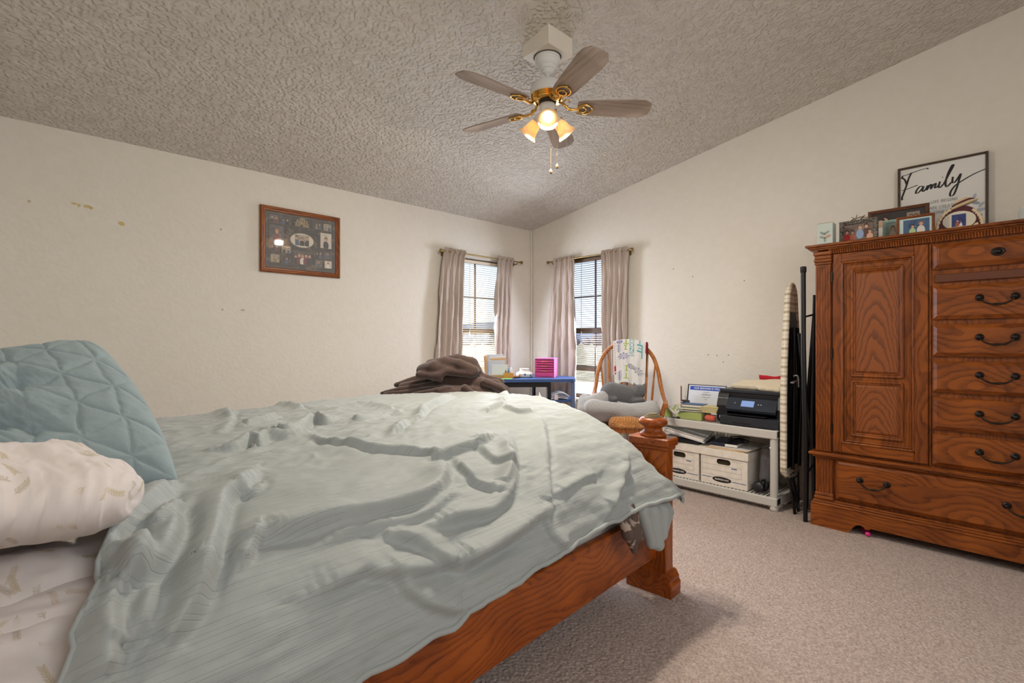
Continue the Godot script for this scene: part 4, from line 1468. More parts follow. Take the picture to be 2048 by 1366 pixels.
func cathedral(x0: float, y0: float, w: float, h: float, seed_: int) -> StandardMaterial3D:
	var nz := FastNoiseLite.new()
	nz.seed = seed_
	nz.frequency = 1.0
	var dk := C8(74, 32, 6)
	var lt := C8(148, 80, 26)
	var tex := picture(256, 512, func(px: int, py: int) -> Color:
		var u := px / 256.0 - 0.48
		var v := py / 512.0
		var ring := v * 6.0 - 22.0 * u * u * (1.0 + 0.4 * nz.get_noise_1d(v * 2.0)) + 0.5 * nz.get_noise_2d(u * 3.0, v * 2.0) + 0.10 * nz.get_noise_2d(u * 16.0, v * 9.0)
		var s := fposmod(ring, 1.0)
		var line := smoothstep(0.45, 0.92, s) * (1.0 - smoothstep(0.93, 1.0, s))
		var pore := smoothstep(0.25, 0.6, nz.get_noise_2d(u * 120.0, v * 9.0))
		return lt.lerp(dk, clampf(line * 0.45 + pore * 0.22 + 0.14, 0, 1)))
	var m := mat(Color.WHITE, 0.42)
	m.albedo_texture = tex
	m.clearcoat_enabled = true
	m.clearcoat = 0.25
	m.clearcoat_roughness = 0.35
	tri_planar(m, Vector3(1.0 / w, 1.0 / h, 1.0))
	m.uv1_offset = Vector3(-x0 / w, -y0 / h, 0)
	return m

func flutes(parent: Node3D, x0: float, x1: float, y0: float, y1: float, z: float) -> void:
	var p := Node3D.new()
	p.name = "pilaster"
	parent.add_child(p, true)
	var st := S()
	span(st, Vector3(x0, y0, z - 0.03), Vector3(x1, y1, z + 0.006), 0.002)
	obj("backing", st, M.oak_up, p)
	var n := 6
	var w := (x1 - x0) / n
	for i in n:
		st = S()
		var x := x0 + w * (i + 0.5)
		tube(st, [Vector3(x, y0 + 0.012, z + 0.004), Vector3(x, y1 - 0.012, z + 0.004)], w * 0.42, 8)
		obj("reed", st, M.oak_up, p)

func make_wardrobe() -> void:
	var W := 1.197
	var F := 0.467
	var o := thing("wardrobe_chest", "carved oak wardrobe chest with one panelled door and a column of drawers", "wardrobe", Vector3(-0.02, 0, 2.853), -PI / 2)
	var st := S()
	span(st, Vector3(0.02, 0.06, 0.0), Vector3(W - 0.02, 1.63, F - 0.012), 0.003)
	obj("carcass", st, M.oak_up, o)
	# plinth with a scrolled cut-out
	st = S()
	var half := [Vector2(0, 0), Vector2(0.185, 0), Vector2(0.20, 0.012), Vector2(0.212, 0.035), Vector2(0.228, 0.052), Vector2(0.246, 0.058), Vector2(0.262, 0.052), Vector2(0.270, 0.042), Vector2(0.285, 0.041), Vector2(0.30, 0.050)]
	var poly := PackedVector2Array(half)
	for i in range(half.size() - 1, -1, -1): poly.append(Vector2(W - half[i].x, half[i].y))
	poly.append(Vector2(W, 0.125))
	poly.append(Vector2(0, 0.125))
	prism(st, poly, F, F + 0.030)
	span(st, Vector3(0, 0, 0), Vector3(0.02, 0.125, F), 0.002)
	span(st, Vector3(W - 0.02, 0, 0), Vector3(W, 0.125, F), 0.002)
	obj("plinth", st, M.oak_across, o)
	st = S()
	for s in [[0.125, 0.138, 0.026, 0.0], [0.138, 0.150, 0.018, 0.006], [0.150, 0.160, 0.008, 0.012]]:
		span(st, Vector3(s[3], s[0], 0.0), Vector3(W - s[3], s[1], F + s[2]), 0.004)
	obj("base_molding", st, M.oak_across, o)
	# lower storey
	for x in [0.018, W - 0.108]:
		flutes(o, x, x + 0.09, 0.19, 0.405, F - 0.004)
		st = S()
		span(st, Vector3(x - 0.006, 0.158, F - 0.02), Vector3(x + 0.096, 0.176, F + 0.014), 0.004)
		span(st, Vector3(x - 0.003, 0.176, F - 0.02), Vector3(x + 0.093, 0.195, F + 0.009), 0.004)
		obj("pilaster_foot", st, M.oak_across, o)
	var d := drawer_front(o, "drawer", 0.124, 0.172, W - 0.124, 0.402, F - 0.006)
	bail(d, Vector3(0.305, 0.296, F + 0.016))
	bail(d, Vector3(W - 0.305, 0.296, F + 0.016))
	st = S()
	span(st, Vector3(0.004, 0.405, 0), Vector3(W - 0.004, 0.418, F + 0.018), 0.004)
	span(st, Vector3(-0.012, 0.418, 0), Vector3(W + 0.012, 0.436, F + 0.034), 0.006)
	obj("waist_molding", st, M.oak_across, o)
	# upper storey
	for x in [0.018, W - 0.098]:
		flutes(o, x, x + 0.08, 0.440, 1.545, F - 0.004)
		st = S()
		for s in [[1.545, 1.56, 0.010], [1.56, 1.578, 0.016], [1.578, 1.60, 0.011], [1.60, 1.622, 0.020]]:
			span(st, Vector3(x - s[2] * 0.4, s[0], F - 0.02), Vector3(x + 0.08 + s[2] * 0.4, s[1], F + s[2]), 0.004)
		obj("capital", st, M.oak_across, o)
	# door
	var door := Node3D.new()
	door.name = "door"
	o.add_child(door, true)
	var dx0 := 0.110
	var dx1 := 0.539
	var dy0 := 0.447
	var dy1 := 1.600
	var px0 := 0.152
	var px1 := 0.482
	var py0 := 0.503
	var py1 := 1.549
	var z := F + 0.006
	for s in [[dx0, dy0, px0, dy1], [px1, dy0, dx1, dy1]]:
		st = S()
		span(st, Vector3(s[0], s[1], F - 0.012), Vector3(s[2], s[3], z), 0.003)
		obj("stile", st, M.oak_up, door)
	for s in [[px0, dy0, px1, py0], [px0, py1, px1, dy1]]:
		st = S()
		span(st, Vector3(s[0], s[1], F - 0.012), Vector3(s[2], s[3], z), 0.003)
		obj("rail", st, M.oak_across, door)
	st = S()
	span(st, Vector3(px0, py0, F - 0.012), Vector3(px1, py1, F - 0.004), 0)
	obj("field", st, M.oak_up, door)
	st = S()
	tube_rect(st, px0 + 0.004, py0 + 0.004, px1 - 0.004, py1 - 0.004, z - 0.003, 0.0075)
	tube_rect(st, px0 + 0.016, py0 + 0.016, px1 - 0.016, py1 - 0.016, F - 0.003, 0.005)
	obj("panel_molding", st, M.oak_up, door)
	for s in [[0.896, 1.499, 11], [0.556, 0.862, 23]]:
		st = S()
		raised(st, 0.214, s[0] + 0.016, 0.418, s[1] - 0.016, F - 0.004, F + 0.004, 0.012)
		obj("panel", st, cathedral(0.198, s[0], 0.236, s[1] - s[0], s[2]), door)
		st = S()
		tube_rect(st, 0.202, s[0], 0.430, s[1], F - 0.002, 0.0085)
		tube_rect(st, 0.213, s[0] + 0.011, 0.419, s[1] - 0.011, F - 0.003, 0.005)
		obj("panel_molding", st, M.oak_up, door)
	for y in [0.58, 1.02, 1.47]:
		st = S()
		tube(st, [Vector3(0.104, y - 0.03, F + 0.004), Vector3(0.104, y + 0.03, F + 0.004)], 0.005, 8)
		span(st, Vector3(0.098, y - 0.025, F - 0.008), Vector3(0.110, y + 0.025, F + 0.002), 0.001)
		obj("hinge", st, M.pewter, door)
	# divider, slide and drawers
	st = S()
	span(st, Vector3(0.541, 0.44, F - 0.012), Vector3(0.549, 1.60, F - 0.004), 0.001)
	obj("divider", st, M.oak_up, o)
	var X0 := 0.555
	var X1 := W - 0.112
	d = drawer_front(o, "drawer", X0, 1.462, X1, 1.592, F - 0.006)
	st = S()
	tube_rect(st, X0 + 0.028, 1.486, X1 - 0.028, 1.568, F + 0.0155, 0.004)
	obj("bead", st, M.oak_across, d)
	st = S()
	lathe(st, [Vector2(0.026, 0), Vector2(0.026, 0.003), Vector2(0.021, 0.006), Vector2(0.018, 0.005), Vector2(0.012, 0.010), Vector2(0.014, 0.016), Vector2(0.009, 0.021), Vector2(0, 0.022)], 24, Transform3D(Basis(Vector3.RIGHT, PI / 2) * Basis.from_scale(Vector3(1, 1, 0.8)), Vector3(0.800, 1.524, F + 0.016)))
	obj("knob", st, M.pewter, d)
	st = S()
	span(st, Vector3(X0 + 0.008, 1.394, F - 0.03), Vector3(X1 - 0.008, 1.436, F + 0.002), 0.003)
	obj("pull_out_shelf", st, mat(C8(96, 50, 24), 0.5), o)
	for r in [[1.203, 1.376], [1.014, 1.177], [0.828, 0.990], [0.635, 0.801], [0.448, 0.612]]:
		d = drawer_front(o, "drawer", X0, r[0], X1, r[1], F - 0.006)
		bail(d, Vector3(0.797, (r[0] + r[1]) / 2.0 + 0.004, F + 0.016))
	# cornice with a reeded band
	st = S()
	span(st, Vector3(0.085, 1.604, F - 0.02), Vector3(W - 0.085, 1.632, F + 0.006), 0.002)
	obj("frieze", st, M.oak_across, o)
	st = S()
	var x := 0.104
	while x < W - 0.10:
		tube(st, [Vector3(x, 1.606, F + 0.006), Vector3(x, 1.622, F + 0.010), Vector3(x, 1.632, F + 0.018)], 0.0052, 6)
		x += 0.0112
	var reeds := obj("reeded_band", st, M.oak_up, o)
	reeds.set_meta("kind", "stuff")
	st = S()
	for s in [[1.632, 1.640, 0.012], [1.640, 1.650, 0.022], [1.650, 1.664, 0.034]]:
		span(st, Vector3(0.004 - s[2], s[0], 0.0), Vector3(W - 0.004 + s[2], s[1], F + s[2]), 0.004)
	obj("cornice", st, M.oak_across, o)
	# a pink toy lies on the carpet below
	var toy := thing("pink_toy", "small pink rubber toy lying under the wardrobe chest", "toy", Vector3(-0.47, 0.0, 3.12), 0.4)
	obj("body", blob([[Vector3(-0.035, 0.014, 0), Vector3(-0.005, 0.013, 0.008), 0.014, 0.011], [Vector3(-0.005, 0.013, 0.008), Vector3(0.025, 0.015, 0), 0.009, 0.012], [Vector3(0.025, 0.015, 0), Vector3(0.045, 0.018, -0.01), 0.012, 0.008]], 0.004, 0.01), mat(C8(206, 42, 120), 0.4), toy)

# ---------------------------------------------------------------- prints computed as flat pictures
const GLYPHS := {"L": ["1....", "1....", "1....", "1....", "1....", "1....", "11111"], "E": ["11111", "1....", "1....", "1111.", "1....", "1....", "11111"], "T": ["11111", "..1..", "..1..", "..1..", "..1..", "..1..", "..1.."], "I": ["111", ".1.", ".1.", ".1.", ".1.", ".1.", "111"], "S": [".1111", "1....", "1....", ".111.", "....1", "....1", "1111."], "N": ["1...1", "11..1", "11..1", "1.1.1", "1..11", "1..11", "1...1"], "O": [".111.", "1...1", "1...1", "1...1", "1...1", "1...1", ".111."], "W": ["1...1", "1...1", "1...1", "1.1.1", "1.1.1", "11.11", "1...1"]}

func blot(img: Image, c: Vector2, r: Vector2, col: Color) -> void:
	for y in range(maxi(0, int(c.y - r.y)), mini(img.get_height(), int(c.y + r.y) + 1)):
		for x in range(maxi(0, int(c.x - r.x)), mini(img.get_width(), int(c.x + r.x) + 1)):
			if Vector2((x - c.x) / r.x, (y - c.y) / r.y).length_squared() <= 1.0: img.set_pixel(x, y, col)

func stroke(img: Image, a: Vector2, b: Vector2, w: int, col: Color) -> void:
	var n := int(a.distance_to(b)) + 1
	for i in n + 1:
		var p := a.lerp(b, float(i) / n)
		img.fill_rect(Rect2i(int(p.x) - w / 2, int(p.y) - w / 2, w, w), col)

# a snapshot: backdrop, and a few figures given as [x, base, height, clothes, hair]
func snapshot(img: Image, r: Rect2i, back: Color, people: Array) -> void:
	img.fill_rect(r, back)
	for i in 5:
		var q := Rect2i(r.position + Vector2i(rng.randi_range(0, r.size.x * 3 / 4), rng.randi_range(0, r.size.y / 2)), Vector2i(r.size.x / 4, r.size.y / 3))
		img.fill_rect(q.intersection(r), back.lerp([Color.BLACK, Color.WHITE][i % 2], rng.randf_range(0.05, 0.2)))
	var whole := img
	img = Image.create(r.size.x, r.size.y, false, Image.FORMAT_RGB8)
	img.blit_rect(whole, r, Vector2i.ZERO)
	var corner := r.position
	r = Rect2i(Vector2i.ZERO, r.size)
	for p in people:
		var h: float = p[2] * r.size.y
		var c := Vector2(r.position.x + p[0] * r.size.x, r.position.y + p[1] * r.size.y)
		var body := Rect2i(Vector2i(c.x - h * 0.24, c.y - h * 0.62), Vector2i(h * 0.48, h * 0.62)).intersection(r)
		var head := c - Vector2(0, h * 0.80)
		blot(img, Vector2(body.get_center()) + Vector2(0, h * 0.06), Vector2(body.size.x * 0.5 + 1, body.size.y * 0.62), p[3])
		if head.y - h * 0.2 > r.position.y:
			blot(img, head - Vector2(0, h * 0.04), Vector2(h * 0.15, h * 0.18), p[4])
			blot(img, head + Vector2(0, h * 0.03), Vector2(h * 0.115, h * 0.145), C8(206, 160, 134))
	whole.blit_rect(img, r, corner)

func print_mat(img: Image, x0: float, y0: float, w: float, h: float, rough := 0.5) -> StandardMaterial3D:
	var m := mat(Color.WHITE, rough)
	m.albedo_texture = ImageTexture.create_from_image(img)
	return m

# flat print: a thin card with the picture on its front (+z), corner at (x0, y0)
func card(called: String, parent: Node, img: Image, x0: float, y0: float, w: float, h: float, z: float, rough := 0.5) -> MeshInstance3D:
	var st := S()
	st.set_smooth_group(0xFFFFFFFF)
	var v := [Vector3(x0, y0, z), Vector3(x0 + w, y0, z), Vector3(x0 + w, y0 + h, z), Vector3(x0, y0 + h, z)]
	var uv := [Vector2(0, 1), Vector2(1, 1), Vector2(1, 0), Vector2(0, 0)]
	for k in [0, 2, 1, 0, 3, 2]:
		st.set_uv(uv[k])
		st.add_vertex(v[k])
	for k in [0, 1, 2, 0, 2, 3]:
		st.set_uv(uv[k])
		st.add_vertex(v[k] - Vector3(0, 0, 0.001))
	return obj(called, st, print_mat(img, x0, y0, w, h, rough), parent)

# four mitred mouldings round a rectangle; profile is given as [out, depth] pairs
func frame(parent: Node, called: String, x0: float, y0: float, x1: float, y1: float, wide: float, z0: float, z1: float, m: Material, m2: Material = null) -> void:
	var o := [Vector2(x0, y0), Vector2(x1, y0), Vector2(x1, y1), Vector2(x0, y1)]
	var i := [Vector2(x0 + wide, y0 + wide), Vector2(x1 - wide, y0 + wide), Vector2(x1 - wide, y1 - wide), Vector2(x0 + wide, y1 - wide)]
	for k in 4:
		var n := (k + 1) % 4
		var st := S()
		st.set_smooth_group(0xFFFFFFFF)
		var V := func(p: Vector2, z: float) -> Vector3: return Vector3(p.x, p.y, z)
		var mid := func(a: Vector2, b: Vector2, t: float) -> Vector2: return a.lerp(b, t)
		var a0: Vector2 = o[k]
		var a1: Vector2 = o[n]
		var b0: Vector2 = i[k]
		var b1: Vector2 = i[n]
		var prof := [[0.0, z0], [0.0, lerpf(z0, z1, 0.7)], [0.22, z1], [0.42, z1], [0.62, lerpf(z0, z1, 0.82)], [0.85, lerpf(z0, z1, 0.8)], [1.0, lerpf(z0, z1, 0.55)], [1.0, z0]]
		var out := (a0 + a1 - b0 - b1).normalized()
		for s in prof.size() - 1:
			var p: Array = prof[s]
			var q: Array = prof[s + 1]
			var p0: Vector2 = a0.lerp(b0, p[0])
			var p1: Vector2 = a1.lerp(b1, p[0])
			var q0: Vector2 = a0.lerp(b0, q[0])
			var q1: Vector2 = a1.lerp(b1, q[0])
			var nrm: Vector3 = Vector3(out.x, out.y, 0) * (q[1] - p[1]) + Vector3(0, 0, 1) * (q[0] - p[0]) * wide
			quad(st, V.call(p0, p[1]), V.call(p1, p[1]), V.call(q1, q[1]), V.call(q0, q[1]), nrm)
		quad(st, V.call(a0, z0), V.call(a1, z0), V.call(b1, z0), V.call(b0, z0), Vector3(0, 0, -1))
		obj(called, st, m2 if m2 and k % 2 == 1 else m, parent)

func make_collage() -> void:
	var o := thing("collage_picture", "wood-framed family photo collage hanging on the cream wall", "picture", Vector3(-2.75, 1.588, 0.002))
	var w := 0.585
	var h := 0.475
	frame(o, "frame_bar", 0, 0, w, h, 0.036, 0.0, 0.024, M.oak_across, M.oak_up)
	var nz := noise_image(512, 0.012, 19, 4)
	var d := nz.get_data()
	var img := Image.create(512, 410, false, Image.FORMAT_RGB8)
	for y in 410:
		for x in 512:
			img.set_pixel(x, y, C8(34, 30, 26).lerp(C8(104, 88, 66), smoothstep(0.45, 0.85, d[y * 512 + x] / 255.0)))
	rng.seed = 21
	var skinny := [C8(40, 40, 60), C8(230, 226, 214), C8(120, 40, 44), C8(70, 90, 120), C8(24, 22, 22), C8(150, 130, 90)]
	var hair := [C8(60, 40, 26), C8(30, 22, 18), C8(150, 116, 70)]
	var spots := [[36, 28, 52, 54, 2], [112, 34, 56, 50, 2], [352, 30, 48, 52, 2], [418, 32, 58, 52, 2], [36, 100, 92, 118, 1], [198, 140, 120, 88, 3], [394, 104, 84, 116, 1], [36, 238, 60, 48, 2], [116, 240, 60, 50, 2], [40, 310, 58, 56, 1], [118, 314, 62, 54, 1], [200, 268, 124, 94, 5], [356, 248, 50, 54, 2], [426, 248, 50, 50, 1], [356, 316, 50, 54, 1], [426, 316, 54, 56, 1]]
	var backs := [C8(214, 204, 184), C8(58, 50, 44), C8(120, 108, 90), C8(90, 80, 86), C8(170, 160, 140)]
	for s in spots:
		var r := Rect2i(s[0], s[1], s[2], s[3])
		var ppl := []
		for k in s[4]:
			ppl.append([(k + 0.5) / s[4], 1.0, rng.randf_range(0.72, 0.92), skinny[rng.randi() % 6], hair[rng.randi() % 3]])
		img.fill_rect(r.grow(3), C8(110, 98, 78))
		img.fill_rect(r.grow(1), C8(30, 26, 22))
		snapshot(img, r, backs[rng.randi() % 5], ppl)
	# pale oval mat round the middle photograph
	var keep := Image.create(120, 88, false, Image.FORMAT_RGB8)
	keep.blit_rect(img, Rect2i(198, 140, 120, 88), Vector2i.ZERO)
	blot(img, Vector2(258, 184), Vector2(88, 56), C8(96, 84, 64))
	blot(img, Vector2(258, 184), Vector2(84, 52), C8(222, 212, 190))
	img.blit_rect(keep, Rect2i(10, 4, 100, 80), Vector2i(208, 144))
	# ruled border
	for e in [[14, 14, 176, 14], [176, 14, 176, 90], [14, 14, 14, 396], [14, 396, 220, 396], [290, 396, 498, 396], [498, 396, 498, 14], [340, 14, 498, 14], [340, 14, 340, 90], [176, 90, 340, 90], [176, 14, 340, 14]]:
		stroke(img, Vector2(e[0], e[1]), Vector2(e[2], e[3]), 2, C8(120, 108, 84))
	img.fill_rect(Rect2i(182, 18, 152, 70), C8(26, 23, 20))
	card("collage_print", o, img, 0.032, 0.032, w - 0.064, h - 0.064, 0.008, 0.6)
	var gold := mat(C8(214, 184, 130), 0.6)
	var cx := 0.032 + (258.0 / 512.0) * (w - 0.064)
	var k := (h - 0.064) / 410.0
	for t in [["THE", 26, 13], ["HALEY", 42, 15], ["•FAMILY•", 58, 14], ["EST. 1994", 75, 14]]:
		say(t[0], Vector3(cx, h - 0.032 - t[1] * k, 0.0085), t[2] * k * 1.55, gold, o, Basis(), "lettering", true, true)
	var st := S()
	span(st, Vector3(0.03, 0.03, 0.0125), Vector3(w - 0.03, h - 0.03, 0.0135), 0)
	obj("glass", st, M.clear_glass, o)

# ---------------------------------------------------------------- things on the wardrobe chest; local x = world z, local z = away from the wall
func on_wall(called: String, label: String, category: String, wx: float, y: float, wz: float, group := "") -> Node3D:
	return thing(called, label, category, Vector3(wx, y, wz), -PI / 2, group)

func make_keepsakes() -> void:
	var top := 1.6645
	# script sign leaning on the wall
	var o := on_wall("script_sign", "white framed sign with the word Family in black script", "sign", -0.012, top, 3.191)
	o.rotation.x = 0.0
	var w := 0.404
	var h := 0.487
	frame(o, "frame_bar", 0, 0, w, h, 0.013, 0.0, 0.022, M.walnut_dark)
	var st := S()
	span(st, Vector3(0.012, 0.012, 0.002), Vector3(w - 0.012, h - 0.012, 0.008), 0)
	obj("board", st, mat(C8(224, 222, 216), 0.7), o)
	# pen strokes in the photograph's sign: unit square of the board, y up
	var pen := [
		[[0.05, 0.715], [0.06, 0.755], [0.12, 0.765], [0.20, 0.785], [0.28, 0.80], [0.345, 0.805], [0.35, 0.79]],
		[[0.165, 0.785], [0.13, 0.70], [0.105, 0.60], [0.075, 0.50], [0.05, 0.42], [0.055, 0.385]],
		[[0.05, 0.735], [0.085, 0.69], [0.105, 0.62]],
		[[0.05, 0.535], [0.12, 0.545], [0.235, 0.575]],
		[[0.30, 0.535], [0.265, 0.55], [0.225, 0.50], [0.215, 0.455], [0.245, 0.46], [0.285, 0.505], [0.305, 0.54], [0.29, 0.485], [0.305, 0.465], [0.335, 0.50]],
		[[0.335, 0.50], [0.355, 0.545], [0.34, 0.475], [0.375, 0.54], [0.395, 0.545], [0.385, 0.48], [0.42, 0.54], [0.445, 0.55], [0.43, 0.49], [0.455, 0.495], [0.48, 0.53]],
		[[0.49, 0.57], [0.475, 0.50], [0.49, 0.48], [0.53, 0.525]],
		[[0.515, 0.625], [0.52, 0.63]],
		[[0.53, 0.52], [0.585, 0.65], [0.635, 0.765], [0.62, 0.775], [0.575, 0.66], [0.55, 0.53], [0.565, 0.475], [0.615, 0.53]],
		[[0.63, 0.605], [0.625, 0.53], [0.65, 0.52], [0.69, 0.585], [0.715, 0.63], [0.695, 0.54], [0.67, 0.43], [0.635, 0.335], [0.60, 0.335], [0.61, 0.40], [0.66, 0.475], [0.74, 0.53], [0.85, 0.59], [0.975, 0.635]]]
	for s in pen:
		var pts := []
		for p in s: pts.append(Vector3(p[0] * w, (0.56 + (p[1] - 0.335) * 0.809) * h, 0.0083))
		st = S()
		pts = smoothed(pts, 5)
		var rad := []
		for i in pts.size():
			var dir: Vector3 = pts[mini(i + 1, pts.size() - 1)] - pts[maxi(i - 1, 0)]
			rad.append(0.0014 + 0.0034 * absf(dir.normalized().y))
		tube(st, pts, rad, 6, 0.25, Vector3(1, 0, 0))
		obj("script_stroke", st, M.black_ink, o)
	say("LIFE BEGINS", Vector3(0.215, 0.250, 0.0086), 0.022, M.grey_ink, o, Basis(), "lettering")
	say("ARE CREATED", Vector3(0.215, 0.216, 0.0086), 0.022, M.grey_ink, o, Basis(), "lettering")
	say("& LOVE LASTS", Vector3(0.215, 0.185, 0.0086), 0.022, M.grey_ink, o, Basis(), "lettering")
	# watercolour leaves in the sign's lower corner
	for l in [[0.325, 0.225, 0.04, 0.5], [0.35, 0.21, 0.035, -0.4], [0.365, 0.165, 0.045, 0.2], [0.36, 0.12, 0.05, 1.0], [0.37, 0.08, 0.04, 0.1], [0.345, 0.245, 0.03, 1.2], [0.375, 0.195, 0.03, 0.9]]:
		st = S()
		var poly := PackedVector2Array()
		for i in 14:
			var t := TAU * i / 14.0
			poly.append(Vector2(l[0], l[1]) + (Vector2(cos(t), sin(t) * 0.42) * l[2] * 0.6).rotated(l[3]))
		prism(st, poly, 0.0079, 0.0084)
		obj("painted_leaf", st, mat([C8(150, 158, 172), C8(176, 180, 188)][int(l[0] * 1000) % 2], 0.8), o)
	rng.seed = 4
	# brown wooden frame with the wedding photograph
	o = on_wall("photo_frame", "wide brown wooden frame holding wedding photos, leaning before the script sign", "photo frame", -0.13, top, 3.062)
	frame(o, "frame_bar", 0, 0, 0.293, 0.226, 0.020, 0.0, 0.016, M.walnut)
	var img := Image.create(256, 192, false, Image.FORMAT_RGB8)
	img.fill(C8(48, 44, 46))
	snapshot(img, Rect2i(6, 10, 92, 176), C8(54, 34, 32), [[0.62, 1.0, 0.95, C8(30, 26, 30), C8(36, 28, 24)], [0.42, 1.0, 0.88, C8(232, 228, 218), C8(40, 28, 22)]])
	snapshot(img, Rect2i(98, 50, 66, 50), C8(220, 206, 174), [])
	snapshot(img, Rect2i(170, 20, 60, 70), C8(150, 132, 118), [[0.35, 1.0, 0.8, C8(220, 210, 200), C8(60, 40, 30)], [0.7, 1.0, 0.8, C8(110, 90, 80), C8(40, 30, 26)]])
	snapshot(img, Rect2i(96, 104, 140, 80), C8(110, 150, 140), [[0.3, 1.0, 0.8, C8(150, 180, 170), C8(60, 40, 30)], [0.6, 1.0, 0.8, C8(190, 150, 120), C8(90, 70, 50)]])
	card("photo_print", o, img, 0.017, 0.017, 0.259, 0.192, 0.005)
	# mottled dark frame with a group photograph
	o = on_wall("photo_frame", "dark mottled frame with a group photo and a dried leaf sprig on top", "photo frame", -0.385, top, 2.971)
	var resin := mat(Color.WHITE, 0.45)
	resin.albedo_texture = speckled(C8(40, 36, 30), C8(206, 198, 180), noise_image(256, 0.12, 17, 2), 0.6, 0.66)
	tri_planar(resin, Vector3.ONE * 6.0)
	frame(o, "frame_bar", 0, 0, 0.19, 0.136, 0.023, 0.0, 0.018, resin)
	img = Image.create(192, 128, false, Image.FORMAT_RGB8)
	snapshot(img, Rect2i(0, 0, 192, 128), C8(120, 100, 92), [[0.75, 0.8, 0.72, C8(90, 60, 56), C8(50, 36, 30)], [0.55, 0.85, 0.74, C8(146, 166, 200), C8(120, 96, 70)], [0.3, 1.0, 0.62, C8(196, 120, 92), C8(60, 40, 30)], [0.12, 1.0, 0.66, C8(190, 44, 48), C8(44, 34, 30)], [0.86, 1.05, 0.62, C8(220, 170, 140), C8(60, 46, 40)]])
	card("photo_print", o, img, 0.02, 0.02, 0.15, 0.096, 0.005)
	for l in [[0.085, 0.150, 0.6], [0.10, 0.148, -0.5], [0.115, 0.145, 0.2], [0.075, 0.143, 1.2], [0.13, 0.143, -0.9], [0.065, 0.139, 0.1]]:
		st = S()
		var v := Vector3(l[0], l[1], 0.010)
		var dir := Vector3(cos(l[2] + 0.8), sin(l[2] + 0.8) * 0.55, 0.15).normalized()
		tube(st, [v - dir * 0.020, v - dir * 0.008, v + dir * 0.008, v + dir * 0.022], [0.001, 0.007, 0.0065, 0.0005], 8, 0.3)
		obj("dried_leaf", st, mat(C8(128, 114, 78), 0.8), o)
	# teal floral frame
	o = on_wall("photo_frame", "small frame with teal floral paper between two other photo frames", "photo frame", -0.30, top, 3.165)
	var teal := mat(Color.WHITE, 0.6)
	teal.albedo_texture = speckled(C8(120, 158, 146), C8(184, 206, 192), noise_image(256, 0.06, 27, 3))
	tri_planar(teal, Vector3.ONE * 8.0)
	frame(o, "frame_bar", 0, 0, 0.095, 0.125, 0.018, 0.0, 0.012, teal)
	img = Image.create(64, 80, false, Image.FORMAT_RGB8)
	snapshot(img, Rect2i(0, 0, 64, 80), C8(150, 170, 158), [[0.5, 1.0, 0.8, C8(210, 196, 176), C8(100, 74, 50)]])
	card("photo_print", o, img, 0.016, 0.016, 0.063, 0.093, 0.004)
	# oak frame with a couple
	o = on_wall("photo_frame", "small oak frame with a photo of a couple by blue water", "photo frame", -0.40, top, 3.246)
	frame(o, "frame_bar", 0, 0, 0.163, 0.110, 0.012, 0.0, 0.014, M.oak_across)
	img = Image.create(192, 128, false, Image.FORMAT_RGB8)
	img.fill(C8(196, 218, 214))
	snapshot(img, Rect2i(26, 14, 150, 112), C8(70, 96, 130), [[0.36, 1.0, 0.66, C8(180, 206, 150), C8(40, 30, 26)], [0.68, 1.0, 0.84, C8(222, 216, 206), C8(120, 96, 84)]])
	card("photo_print", o, img, 0.010, 0.010, 0.143, 0.090, 0.004)
	# sculpted frame with burgundy and cream trim
	o = on_wall("sculpted_frame", "sculpted cream and burgundy resin frame holding a tiny blue photo", "photo frame", -0.33, top, 3.405)
	var burgundy := mat(C8(84, 26, 34), 0.4)
	var creamy := mat(C8(226, 206, 170), 0.5)
	st = S()
	var poly := PackedVector2Array()
	for i in 25:
		var t := PI * i / 24.0
		poly.append(Vector2(0.095 - cos(t) * 0.095, 0.02 + sin(t) * 0.12))
	poly.append(Vector2(0.19, 0.0)); poly.append(Vector2(0.0, 0.0))
	prism(st, poly, 0.0, 0.018)
	obj("back_plate", st, burgundy, o)
	st = S()
	poly = PackedVector2Array()
	for i in 21:
		var t := TAU * i / 20.0
		if i < 20: poly.append(Vector2(0.095 + cos(t) * 0.066, 0.062 + sin(t) * 0.048))
	prism(st, poly, 0.018, 0.022)
	obj("oval_mat", st, mat(C8(220, 214, 196), 0.6), o)
	img = Image.create(64, 64, false, Image.FORMAT_RGB8)
	snapshot(img, Rect2i(0, 0, 64, 64), C8(46, 58, 120), [[0.4, 1.0, 0.6, C8(160, 90, 70), C8(40, 30, 30)], [0.65, 1.0, 0.4, C8(220, 220, 230), C8(90, 70, 60)]])
	card("photo_print", o, img, 0.066, 0.030, 0.056, 0.064, 0.0232)
	for s in [[0.004, PI * 0.62, PI], [0.004, 0.0, PI * 0.30]]:
		st = S()
		var pts := []
		var rad := []
		for i in 21:
			var t := lerpf(s[1], s[2], i / 20.0)
			pts.append(Vector3(0.095 + cos(t) * 0.089, 0.022 + sin(t) * 0.108, 0.024))
			rad.append(0.0075 + 0.0022 * sin(i * 1.9))
		tube(st, pts, rad, 8)
		obj("ruffle", st, creamy, o)
	st = S()
	var pts2 := []
	var rad2 := []
	for i in 21:
		pts2.append(Vector3(lerpf(0.0, 0.17, i / 20.0), 0.010 + 0.006 * sin(i * 0.7) + 0.014 * i / 20.0, 0.028))
		rad2.append(0.008 + 0.002 * sin(i * 1.7))
	tube(st, pts2, rad2, 8)
	obj("ruffle", st, creamy, o)
	st = S()
	var hat := Transform3D(Basis(Vector3.BACK, 0.35), Vector3(0.112, 0.140, 0.014))
